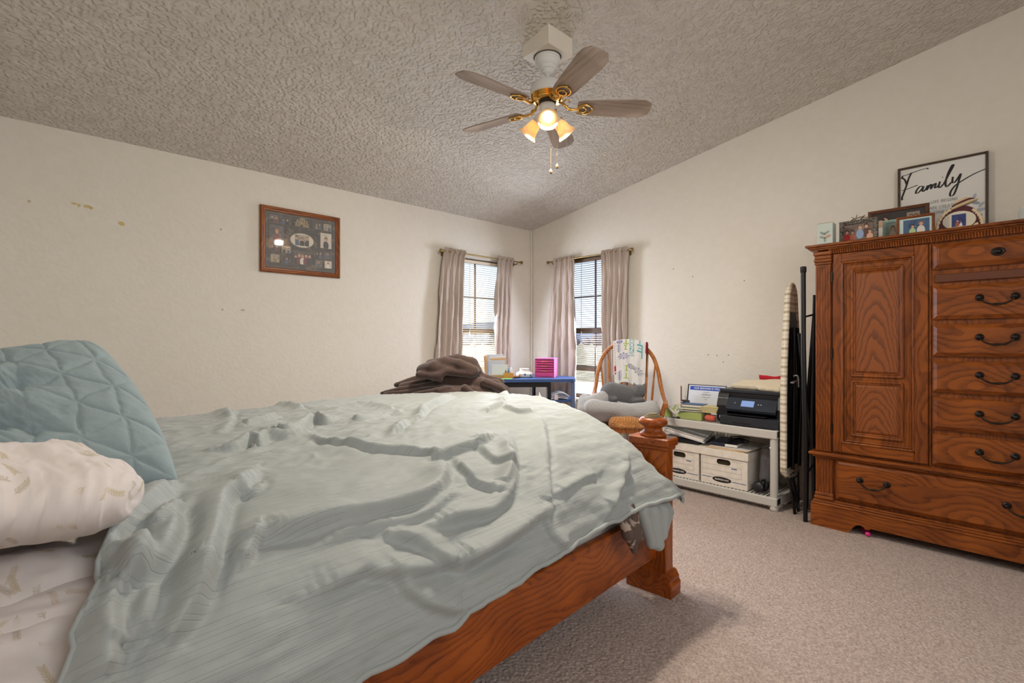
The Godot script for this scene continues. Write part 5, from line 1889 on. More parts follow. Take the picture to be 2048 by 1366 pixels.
	lathe(st, [Vector2(0.0, -0.004), Vector2(0.058, -0.002), Vector2(0.061, 0.003), Vector2(0.052, 0.007), Vector2(0.041, 0.012), Vector2(0.036, 0.024), Vector2(0.024, 0.033), Vector2(0.0, 0.036)], 28, hat * Transform3D(Basis.from_scale(Vector3(1, 1, 0.45)), Vector3.ZERO))
	obj("brimmed_hat", st, mat(C8(214, 190, 150), 0.6), o)
	st = S()
	lathe(st, [Vector2(0.042, 0.010), Vector2(0.045, 0.016), Vector2(0.038, 0.021)], 28, hat * Transform3D(Basis.from_scale(Vector3(1, 1, 0.5)), Vector3.ZERO))
	obj("hat_band", st, burgundy, o)
	# square glass candle holder with painted leaves
	o = on_wall("candle_holder", "square frosted glass candle holder painted with a leafy flower", "candle holder", -0.445, top, 2.887)
	var frost := mat(C8(206, 218, 210), 0.3)
	frost.transparency = BaseMaterial3D.TRANSPARENCY_ALPHA
	frost.albedo_color.a = 0.75
	for s in [[Vector3(0, 0, 0), Vector3(0.08, 0.12, 0.004)], [Vector3(0, 0, 0.066), Vector3(0.08, 0.12, 0.07)], [Vector3(0, 0, 0.004), Vector3(0.004, 0.12, 0.066)], [Vector3(0.076, 0, 0.004), Vector3(0.08, 0.12, 0.066)], [Vector3(0.004, 0, 0.004), Vector3(0.076, 0.006, 0.066)]]:
		st = S()
		span(st, s[0], s[1], 0.001)
		obj("glass_side", st, frost, o)
	st = S()
	tube_rect(st, 0.002, 0.12, 0.078, 0.1201, 0.068, 0.0016)
	obj("gilt_rim", st, M.brass_old, o)
	for l in [[0.028, 0.062, 2.5, 0.017], [0.050, 0.064, 0.55, 0.015], [0.026, 0.038, 2.7, 0.016], [0.054, 0.040, 0.4, 0.018], [0.040, 0.022, 1.57, 0.014]]:
		st = S()
		poly = PackedVector2Array()
		for i in 12:
			var t := TAU * i / 12.0
			poly.append(Vector2(l[0], l[1]) + (Vector2(cos(t), sin(t) * 0.42) * l[3]).rotated(l[2]))
		prism(st, poly, 0.0702, 0.0708)
		obj("painted_leaf", st, mat([C8(140, 150, 144), C8(186, 144, 124)][0 if l[2] > 0.5 else 1], 0.7), o)
	st = S()
	lathe(st, [Vector2(0, 0.007), Vector2(0.026, 0.007), Vector2(0.026, 0.06), Vector2(0.0, 0.062)], 20, Transform3D(Basis(), Vector3(0.04, 0, 0.035)))
	obj("candle", st, mat(C8(236, 230, 214), 0.6), o)
	# lidded glass jar at the other end
	o = on_wall("glass_jar", "clear glass jar standing alone on the wardrobe chest top", "jar", -0.22, top, 3.752)
	st = S()
	lathe(st, [Vector2(0.0, 0.0), Vector2(0.036, 0.0), Vector2(0.039, 0.006), Vector2(0.039, 0.085), Vector2(0.034, 0.097), Vector2(0.034, 0.108), Vector2(0.031, 0.108), Vector2(0.031, 0.096), Vector2(0.0355, 0.084), Vector2(0.0355, 0.008), Vector2(0, 0.006)], 28)
	var jar := mat(Color(0.86, 0.93, 0.92, 0.22), 0.05)
	jar.transparency = BaseMaterial3D.TRANSPARENCY_ALPHA
	obj("body", st, jar, o)
	st = S()
	lathe(st, [Vector2(0.0, 0.0065), Vector2(0.035, 0.0085), Vector2(0.035, 0.040), Vector2(0.0, 0.041)], 24)
	obj("wax", st, mat(C8(150, 172, 176), 0.5), o)

# ---------------------------------------------------------------- plastic shelf and what stands on it; local x = world z - 1.80, local z = away from the wall
func at_wall(x: float, y: float, z: float) -> Vector3:
	return Vector3(-z, y, x)

func make_shelf() -> void:
	var W := 0.90
	var D := 0.445
	var o := on_wall("plastic_shelf", "two-tier pale grey plastic shelf unit against the wall", "shelf unit", -0.012, 0, 1.745)
	for y in [0.03, 0.462]:
		var t := Node3D.new()
		t.name = "shelf_deck"
		o.add_child(t, true)
		var st := S()
		var h := 0.056
		span(st, Vector3(0, y, D - 0.022), Vector3(W, y + h, D), 0.006)
		span(st, Vector3(0, y, 0), Vector3(W, y + h, 0.02), 0.004)
		span(st, Vector3(0, y, 0.02), Vector3(0.022, y + h, D - 0.022), 0.004)
		span(st, Vector3(W - 0.022, y, 0.02), Vector3(W, y + h, D - 0.022), 0.004)
		obj("rim", st, M.shelf_plastic, t)
		var slat: MeshInstance3D = null
		for i in 34:
			var x := 0.034 + i * (W - 0.068) / 33.0
			if slat == null:
				st = S()
				span(st, Vector3(-0.0065, y + h - 0.016, 0.02), Vector3(0.0065, y + h - 0.003, D - 0.022), 0.001)
				slat = obj("slat", st, M.shelf_plastic, t)
				slat.position.x = x
			else:
				again(slat, "slat", t, Vector3(x, 0, 0))
		for x in [-0.0015, W - 0.0005]:
			st = S()
			span(st, Vector3(x, y + 0.012, D - 0.06), Vector3(x + 0.002, y + 0.05, D - 0.006), 0.0005)
			obj("corner_cap", st, M.black_plastic, t)
	for p in [[0.026, 0.026], [W - 0.026, 0.026], [0.026, D - 0.028], [W - 0.026, D - 0.028]]:
		var st := S()
		lathe(st, [Vector2(0, 0), Vector2(0.024, 0), Vector2(0.026, 0.004), Vector2(0.026, 0.035), Vector2(0.0, 0.035)], 20, Transform3D(Basis(), Vector3(p[0], 0, p[1])))
		lathe(st, [Vector2(0.021, 0.07), Vector2(0.022, 0.080), Vector2(0.0235, 0.10), Vector2(0.0235, 0.43), Vector2(0.022, 0.47)], 20, Transform3D(Basis(), Vector3(p[0], 0, p[1])))
		obj("leg", st, M.shelf_plastic, o)

func file_box(x0: float, w: float, label: String) -> void:
	var o := on_wall("file_box", label, "storage box", -0.03, 0.0845, x0)
	var D := 0.385
	var cardb := mat(Color.WHITE, 0.85)
	cardb.albedo_texture = speckled(C8(226, 219, 207), C8(234, 228, 218), noise_image(256, 0.03, 29, 3))
	tri_planar(cardb, Vector3.ONE * 2.0)
	var st := S()
	# front wall with its hand hole
	var hx := w / 2
	var hy := 0.165
	var outer := [Vector2(0, 0), Vector2(w, 0), Vector2(w, 0.215), Vector2(0, 0.215)]
	span(st, Vector3(0, 0, D - 0.004), Vector3(w, hy - 0.019, D), 0)
	span(st, Vector3(0, hy + 0.019, D - 0.004), Vector3(w, 0.215, D), 0)
	for s in [-1.0, 1.0]:
		var poly := PackedVector2Array([Vector2(hx + s * w / 2, hy - 0.019), Vector2(hx + s * w / 2, hy + 0.019)])
		for i in 9:
			var t := lerpf(PI / 2, -PI / 2, i / 8.0)
			poly.append(Vector2(hx + s * (0.030 + cos(t) * 0.019), hy + sin(t) * 0.019))
		prism(st, poly, D - 0.004, D)
	span(st, Vector3(0, 0, 0), Vector3(0.004, 0.215, D - 0.004), 0)
	span(st, Vector3(w - 0.004, 0, 0), Vector3(w, 0.215, D - 0.004), 0)
	span(st, Vector3(0.004, 0, 0), Vector3(w - 0.004, 0.215, 0.004), 0)
	span(st, Vector3(0.004, 0, 0.004), Vector3(w - 0.004, 0.004, D - 0.004), 0)
	obj("body", st, cardb, o)
	st = S()
	span(st, Vector3(0.02, 0.005, 0.02), Vector3(w - 0.02, 0.17, D - 0.03), 0.004)
	obj("contents", st, mat(C8(96, 88, 66), 0.9), o)
	st = S()
	span(st, Vector3(-0.008, 0.245, -0.006), Vector3(w + 0.008, 0.250, D + 0.010), 0.002)
	span(st, Vector3(-0.008, 0.200, D + 0.005), Vector3(w + 0.008, 0.246, D + 0.010), 0.001)
	span(st, Vector3(-0.008, 0.200, -0.006), Vector3(-0.003, 0.246, D + 0.006), 0.001)
	span(st, Vector3(w + 0.003, 0.200, -0.006), Vector3(w + 0.008, 0.246, D + 0.006), 0.001)
	obj("lid", st, cardb, o)
	# print: ruled lines, blue bars, the maker's oval
	var blue := mat(C8(70, 96, 150), 0.8)
	st = S()
	for y in [0.178, 0.138, 0.100, 0.066]:
		if y < 0.15: span(st, Vector3(0.012, y, D), Vector3(w - 0.04, y + 0.0012, D + 0.0005), 0)
		else:
			span(st, Vector3(0.012, y, D), Vector3(hx - 0.06, y + 0.0012, D + 0.0005), 0)
			span(st, Vector3(hx + 0.06, y, D), Vector3(w - 0.03, y + 0.0012, D + 0.0005), 0)
	span(st, Vector3(0.011, 0.066, D), Vector3(0.0122, 0.178, D + 0.0005), 0)
	span(st, Vector3(w - 0.04, 0.066, D), Vector3(w - 0.0388, 0.14, D + 0.0005), 0)
	obj("ruled_lines", st, M.grey_ink, o)
	st = S()
	span(st, Vector3(hx + 0.055, 0.126, D), Vector3(hx + 0.092, 0.133, D + 0.0006), 0)
	span(st, Vector3(0.008, 0.045, D), Vector3(hx - 0.085, 0.0495, D + 0.0006), 0)
	span(st, Vector3(hx + 0.06, 0.036, D), Vector3(w - 0.008, 0.0405, D + 0.0006), 0)
	obj("blue_bars", st, blue, o)
	st = S()
	var poly := PackedVector2Array()
	for i in 28:
		var t := TAU * i / 28.0
		poly.append(Vector2(hx - 0.012 + cos(t) * 0.066, 0.041 + signf(sin(t)) * pow(absf(sin(t)), 0.8) * 0.019))
	prism(st, poly, D, D + 0.0007)
	obj("emblem", st, M.black_ink, o)
	say("BANKERS BOX", Vector3(hx - 0.012, 0.041, D + 0.0009), 0.0145, M.white_paper, o, Basis(), "lettering", true)

func make_shelf_goods() -> void:
	file_box(2.122, 0.325, "white cardboard file box under the loose folders, beside the black headphones")
	file_box(1.806, 0.300, "white cardboard file box under the white ring binder")
	# loose papers on the boxes
	rng.seed = 8
	for i in 4:
		var o := on_wall("manila_folder", ["tan manila folder at the bottom of the stack on the file box", "cream folder just above the lowest tan folder on the file box", "darker tan folder just under the white one on the file box", "white folder on top of the stack lying on the file box"][i], "folder", -0.06, 0.3352 + 0.0045 * i, 2.15 + 0.012 * i, "folders on the file box")
		var st := S()
		box(st, Vector3(0.14, 0.0022, 0.18), Vector3(0.27, 0.0040, 0.34), 0.0008, Basis(Vector3.UP, rng.randf_range(-0.08, 0.08)))
		obj("cover", st, mat([C8(214, 178, 128), C8(226, 214, 196), C8(206, 168, 116), C8(222, 220, 214)][i], 0.85), o)
		st = S()
		box(st, Vector3(0.20, 0.0044, 0.20), Vector3(0.08, 0.0006, 0.30), 0.0)
		obj("tab", st, M.white_paper, o)
	var bk := on_wall("notebook", "black notebook with a blue spine lying on the folders", "notebook", -0.07, 0.3535, 2.155)
	var st := S()
	box(st, Vector3(0.10, 0.012, 0.19), Vector3(0.18, 0.022, 0.26), 0.002, Basis(Vector3.UP, 0.12))
	obj("cover", st, mat(C8(30, 34, 52), 0.6), bk)
	st = S()
	box(st, Vector3(0.155, 0.012, 0.19), Vector3(0.08, 0.017, 0.264), 0.001, Basis(Vector3.UP, 0.12))
	obj("pages", st, M.white_paper, bk)
	var bd := on_wall("ring_binder", "white ring binder tilted on top of the hidden file box", "binder", -0.05, 0.337, 1.80)
	st = S()
	var tilt := Basis(Vector3.BACK, -0.20) * Basis(Vector3.UP, 0.2)
	box(st, Vector3(0.17, 0.085, 0.24), Vector3(0.30, 0.006, 0.27), 0.002, tilt)
	box(st, Vector3(0.165, 0.055, 0.24), Vector3(0.30, 0.006, 0.27), 0.002, tilt)
	obj("cover", st, mat(C8(214, 214, 212), 0.4), bd)
	st = S()
	box(st, Vector3(0.167, 0.070, 0.24), Vector3(0.28, 0.022, 0.255), 0.001, tilt)
	obj("pages", st, M.white_paper, bd)
	var cs := on_wall("document_case", "black document case under the white ring binder", "case", -0.05, 0.3352, 1.80)
	st = S()
	box(st, Vector3(0.15, 0.018, 0.21), Vector3(0.29, 0.034, 0.28), 0.006)
	obj("body", st, M.black_plastic, cs)
	# black cable tangle
	var cb := on_wall("power_cable", "black power cable coiled on the folders under the upper shelf", "cable", -0.08, 0.383, 2.28)
	var pts := []
	for i in 60:
		var t := i * 0.42
		pts.append(Vector3(0.06 + cos(t) * (0.05 + 0.02 * sin(t * 0.31)), 0.004 + 0.0004 * i, 0.22 + sin(t) * (0.06 + 0.02 * cos(t * 0.23))))
	st = S()
	tube(st, pts, 0.0035, 6)
	obj("cord", st, M.black_plastic, cb)
	# headphones in front of the box
	var hp := on_wall("headphones", "black over-ear headphones lying at the end of the lower shelf", "headphones", -0.36, 0.0845, 2.475)
	for s in [0.0, 1.0]:
		st = S()
		lathe(st, [Vector2(0.0, 0.0), Vector2(0.030, 0.001), Vector2(0.036, 0.010), Vector2(0.034, 0.022), Vector2(0.020, 0.026), Vector2(0.0, 0.026)], 24, Transform3D(Basis(Vector3.RIGHT, PI / 2 - 0.3) , Vector3(0.038 + 0.012 * s, 0.038, 0.035 - 0.06 * s)))
		obj("ear_cup", st, M.black_plastic, hp)
	st = S()
	tube(st, arc(Vector3(0.044, 0.040, 0.005), 0.045, -0.2, PI + 0.2, 16, Vector3(0.2, 0.0, -1.0).normalized(), Vector3(0.3, 0.95, 0)), 0.008, 8)
	obj("headband", st, M.black_plastic, hp)
	# clear bag with a strap
	var bag := on_wall("clear_bag", "clear plastic bag with tan leather strap on the lower shelf", "bag", -0.09, 0.0845, 2.475)
	var film := mat(Color(0.55, 0.55, 0.58, 0.35), 0.15)
	film.transparency = BaseMaterial3D.TRANSPARENCY_ALPHA
	var fz := FastNoiseLite.new()
	fz.frequency = 14.0
	var bm := obj("film", blob([[Vector3(0.06, 0.09, 0.12), Vector3(0.06, 0.24, 0.12), 0.055, 0.05], [Vector3(0.06, 0.09, 0.22), Vector3(0.06, 0.26, 0.20), 0.05, 0.045], [Vector3(0.05, 0.26, 0.16), Vector3(0.08, 0.31, 0.2), 0.045, 0.02]], 0.009, 0.03, func(p: Vector3) -> float: return 0.007 * fz.get_noise_3dv(p)), film, bag)
	st = S()
	box(st, Vector3(0.06, 0.13, 0.15), Vector3(0.05, 0.17, 0.12), 0.02)
	obj("dark_pouch", st, mat(C8(44, 40, 40), 0.8), bag)
	st = S()
	tube(st, smoothed([Vector3(0.105, 0.02, 0.27), Vector3(0.112, 0.08, 0.275), Vector3(0.10, 0.14, 0.27), Vector3(0.112, 0.2, 0.265), Vector3(0.10, 0.26, 0.24)]), 0.008, 8, 0.4)
	obj("strap", st, mat(C8(140, 84, 46), 0.6), bag)
	make_printer()
	make_desk_tools()

func make_printer() -> void:
	var y := 0.5185
	var o := on_wall("printer", "black all-in-one inkjet printer on the upper shelf", "printer", -0.02, y, 2.212)
	var w := 0.435
	var st := S()
	var side := PackedVector2Array([Vector2(0.02, 0.0), Vector2(0.30, 0.0), Vector2(0.34, 0.02), Vector2(0.34, 0.12), Vector2(0.31, 0.20), Vector2(0.30, 0.21), Vector2(0.02, 0.21)])
	# body as a side profile pushed across; local z of profile -> depth
	var xf := Transform3D(Basis(Vector3(0, 0, 1), Vector3(0, 1, 0), Vector3(1, 0, 0)), Vector3.ZERO)
	prism(st, side, 0.0, 0.075, xf)
	prism(st, side, w - 0.035, w, xf)
	prism(st, PackedVector2Array([Vector2(0.02, 0), Vector2(0.24, 0), Vector2(0.24, 0.15), Vector2(0.30, 0.16), Vector2(0.30, 0.21), Vector2(0.02, 0.21)]), 0.075, w - 0.035, xf)
	obj("body", st, M.black_plastic, o)
	st = S()
	box(st, Vector3(w / 2, 0.221, 0.155), Vector3(w, 0.024, 0.29), 0.008)
	obj("scanner_lid", st, M.dark_plastic, o)
	st = S()
	prism(st, PackedVector2Array([Vector2(0.30, 0.165), Vector2(0.315, 0.180), Vector2(0.37, 0.105), Vector2(0.36, 0.088)]), 0.075, w - 0.035, xf)
	var panel := obj("control_panel", st, mat(C8(44, 50, 60), 0.15), o)
	var slope := Basis(Vector3.RIGHT, -atan2(0.055, 0.075))
	st = S()
	box(st, Vector3(0.215, 0.1455, 0.3425), Vector3(0.085, 0.046, 0.002), 0.0005, slope)
	var lcd := mat(C8(120, 146, 190), 0.2)
	lcd.emission_enabled = true
	lcd.emission = C8(120, 150, 210)
	lcd.emission_energy_multiplier = 0.22
	obj("screen", st, lcd, o)
	for x in [0.285, 0.302, 0.13]:
		st = S()
		box(st, Vector3(x, 0.1455, 0.3425), Vector3(0.008, 0.008, 0.002), 0.0005, slope)
		obj("button", st, mat(C8(150, 156, 166), 0.4), o)
	# output tray and paper drawer
	st = S()
	prism(st, PackedVector2Array([Vector2(0.24, 0.0), Vector2(0.405, 0.0), Vector2(0.41, 0.008), Vector2(0.41, 0.056), Vector2(0.40, 0.060), Vector2(0.24, 0.064)]), 0.055, w - 0.002, xf)
	obj("paper_drawer", st, M.dark_plastic, o)
	st = S()
	span(st, Vector3(0.14, 0.014, 0.409), Vector3(0.26, 0.024, 0.4115), 0.001)
	obj("drawer_grip", st, mat(C8(8, 8, 9), 0.6), o)
	st = S()
	box(st, Vector3(0.22, 0.070, 0.32), Vector3(0.26, 0.004, 0.15), 0.001)
	obj("output_tray", st, mat(C8(10, 10, 12), 0.4), o)
	var ink := mat(C8(170, 174, 182), 0.5)
	say("OfficeJet Pro 6968", Vector3(0.038, 0.172, 0.3275), 0.0085, ink, o, Basis(Vector3.RIGHT, -0.36), "lettering")
	st = S()
	box(st, Vector3(0.028, 0.040, 0.3405), Vector3(0.018, 0.018, 0.001), 0.0003)
	obj("maker_mark", st, ink, o)
	# canvas tote thrown on top
	var t := on_wall("canvas_tote", "cream canvas tote bag with red handle thrown over the printer", "tote bag", -0.03, y + 0.2335, 2.235)
	var fz := FastNoiseLite.new()
	fz.frequency = 12.0
	obj("bag", blob([[Vector3(0.05, 0.012, 0.12), Vector3(0.38, 0.018, 0.12), 0.014, 0.026], [Vector3(0.05, 0.018, 0.20), Vector3(0.38, 0.022, 0.20), 0.020, 0.030], [Vector3(0.08, 0.03, 0.15), Vector3(0.34, 0.045, 0.15), 0.03, 0.035], [Vector3(0.24, 0.016, 0.24), Vector3(0.36, 0.012, 0.25), 0.018, 0.018]], 0.009, 0.03, func(p: Vector3) -> float: return 0.005 * fz.get_noise_3dv(p)), mat(C8(214, 202, 180), 0.9), t)
	st = S()
	tube(st, smoothed([Vector3(0.19, 0.085, 0.12), Vector3(0.24, 0.083, 0.125), Vector3(0.30, 0.078, 0.12), Vector3(0.35, 0.090, 0.12), Vector3(0.40, 0.080, 0.13), Vector3(0.42, 0.05, 0.14)]), 0.017, 10, 0.22, Vector3(0, 1, 0.3))
	obj("handle", st, mat(C8(196, 22, 44), 0.7), t)

func make_desk_tools() -> void:
	var y := 0.5155
	# certificate in a folder, standing
	var o := on_wall("certificate", "certificate with a blue heading standing open in a burgundy folder", "certificate", -0.10, y, 1.83)
	o.rotation.y = -PI / 2 + 0.08
	var st := S()
	var lean := Basis(Vector3.RIGHT, -0.22)
	box(st, lean * Vector3(0.16, 0.118, -0.004), Vector3(0.305, 0.236, 0.004), 0.001, lean)
	obj("folder_back", st, mat(C8(48, 30, 34), 0.6), o)
	st = S()
	box(st, lean * Vector3(0.162, 0.118, -0.001), Vector3(0.285, 0.222, 0.001), 0, lean)
	obj("sheet", st, mat(C8(228, 232, 240), 0.7), o)
	st = S()
	box(st, lean * Vector3(0.162, 0.206, 0.0002), Vector3(0.265, 0.030, 0.0008), 0, lean)
	obj("heading_bar", st, mat(C8(28, 84, 190), 0.6), o)
	say("OUR MISSION IS YOU", lean * Vector3(0.162, 0.206, 0.001), 0.020, M.white_paper, o, lean, "lettering", true)
	for l in [["PRESENTED TO", 0.176, 0.008], ["Certificate", 0.158, 0.016], ["of appreciation", 0.138, 0.009], ["2019", 0.12, 0.009]]:
		say(l[0], lean * Vector3(0.162, l[1], 0.0004), l[2], M.grey_ink, o, lean, "lettering")
	st = S()
	box(st, Vector3(-0.012, 0.11, 0.035), Vector3(0.004, 0.215, 0.075), 0.001, Basis(Vector3.UP, 0.5))
	obj("folder_cover", st, mat(C8(92, 38, 52), 0.6), o)
	# green open tray
	var green := mat(C8(162, 176, 104), 0.6)
	o = on_wall("green_tray", "light green cardboard organiser tray on the upper shelf", "tray", -0.24, y, 1.825)
	st = S()
	span(st, Vector3(0.115, 0, 0.150), Vector3(0.29, 0.055, 0.155), 0.001)
	span(st, Vector3(0.115, 0, 0.0), Vector3(0.29, 0.055, 0.005), 0.001)
	span(st, Vector3(0.115, 0, 0.005), Vector3(0.12, 0.055, 0.150), 0.001)
	span(st, Vector3(0.285, 0, 0.005), Vector3(0.29, 0.055, 0.150), 0.001)
	span(st, Vector3(0.12, 0, 0.005), Vector3(0.285, 0.004, 0.150), 0.001)
	obj("tray_walls", st, green, o)
	st = S()
	span(st, Vector3(0.125, 0.005, 0.012), Vector3(0.28, 0.048, 0.145), 0.002)
	obj("dark_contents", st, mat(C8(34, 32, 36), 0.7), o)
	o = on_wall("letter_holder", "light green letter holder with swept-up ends beside the tray", "letter holder", -0.27, y, 1.812)
	st = S()
	var prof := PackedVector2Array([Vector2(0, 0), Vector2(0.085, 0), Vector2(0.085, 0.03), Vector2(0.062, 0.055), Vector2(0.05, 0.085), Vector2(0.028, 0.082), Vector2(0.014, 0.055), Vector2(0.0, 0.045)])
	for z in [0.0, 0.115]: prism(st, prof, z, z + 0.006)
	span(st, Vector3(0.0, 0, 0.006), Vector3(0.085, 0.006, 0.115), 0)
	obj("side_plates", st, green, o)
	# books on the tray
	var spots := [["blue hardcover book lying on the light green tray", C8(38, 84, 138), Vector3(0.16, 0.022, 0.11), 0.088], ["pale green book lying under the blue hardcover", C8(150, 170, 120), Vector3(0.17, 0.016, 0.12), 0.071], ["dark blue folder lying under the pale green book", C8(44, 62, 96), Vector3(0.19, 0.014, 0.13), 0.056]]
	for b in spots:
		o = on_wall("book", b[0], "book", -0.25, y + b[3], 1.90)
		st = S()
		var bs := Basis(Vector3.UP, 0.25 - b[3])
		box(st, Vector3(0.13, b[2].y - 0.0015, 0.08), Vector3(b[2].x, 0.003, b[2].z), 0.0006, bs)
		box(st, Vector3(0.13, 0.0015, 0.08), Vector3(b[2].x, 0.003, b[2].z), 0.0006, bs)
		obj("cover", st, mat(b[1], 0.5), o)
		st = S()
		box(st, Vector3(0.13, b[2].y / 2, 0.08), Vector3(b[2].x - 0.006, b[2].y - 0.006, b[2].z - 0.006), 0, bs)
		obj("pages", st, M.cream_paper, o)
	o = on_wall("notepad_stack", "stack of cream notepads beside the blue hardcover book", "notepad", -0.25, y + 0.0555, 2.125)
	st = S()
	for i in 4: box(st, Vector3(0.03, 0.010 + i * 0.012, 0.08), Vector3(0.12, 0.0105, 0.10), 0.001, Basis(Vector3.UP, 0.08 * i))
	obj("pads", st, mat(C8(198, 186, 140), 0.8), o)
	# electric drill-like white fan toy: ringed head on a stem
	o = on_wall("clip_fan", "small white clip-on fan with a ringed hub on the upper shelf", "fan", -0.35, y, 1.90)
	var wp := mat(C8(216, 214, 206), 0.5)
	st = S()
	var facing := Basis(Vector3.UP, -0.6) * Basis(Vector3.RIGHT, PI / 2)
	for r in [0.012, 0.022, 0.030]:
		tube(st, arc(Vector3(0.02, 0.034, 0.07), r, 0, TAU, 20, Basis(Vector3.UP, -0.6) * Vector3.RIGHT, Vector3.UP), 0.0028, 6)
	lathe(st, [Vector2(0, -0.012), Vector2(0.011, -0.012), Vector2(0.011, 0.004), Vector2(0, 0.006)], 16, Transform3D(facing, Vector3(0.02, 0.034, 0.07)))
	obj("ringed_hub", st, wp, o)
	st = S()
	tube(st, [Vector3(0.02, 0.03, 0.06), Vector3(-0.02, 0.06, 0.06), Vector3(-0.045, 0.085, 0.06)], [0.012, 0.010, 0.004], 8)
	tube(st, [Vector3(0.02, 0.05, 0.06), Vector3(0.04, 0.11, 0.05)], 0.006, 8)
	tube(st, [Vector3(0.03, 0.04, 0.06), Vector3(0.07, 0.075, 0.05)], [0.009, 0.004], 8)
	obj("arms", st, wp, o)
	st = S()
	for i in 6: tube(st, [Vector3(0.033 + i * 0.0035, 0.065 + i * 0.013, 0.05), Vector3(0.058 + i * 0.0035, 0.062 + i * 0.013, 0.05)], 0.0025, 6)
	obj("grille_bars", st, wp, o)
	st = S()
	lathe(st, [Vector2(0, 0), Vector2(0.028, 0), Vector2(0.026, 0.008), Vector2(0, 0.010)], 20, Transform3D(Basis(), Vector3(0.03, 0, 0.06)))
	obj("clip_base", st, M.black_plastic, o)
	o = on_wall("dark_card", "dark grey card standing behind the white clip-on fan", "card", -0.14, y, 1.86)
	st = S()
	box(st, Vector3(0.0, 0.055, 0.0), Vector3(0.07, 0.11, 0.004), 0.001)
	obj("board", st, mat(C8(70, 66, 66), 0.7), o)
	o = on_wall("yarn_bundle", "salmon-red bundle of yarn next to the printer", "yarn", -0.33, y, 2.15)
	obj("skein", blob([[Vector3(0, 0.022, 0.04), Vector3(0.04, 0.022, 0.05), 0.022, 0.02], [Vector3(0.0, 0.032, 0.03), Vector3(0.045, 0.03, 0.03), 0.016, 0.014]], 0.005, 0.006), mat(C8(196, 92, 76), 0.9), o)

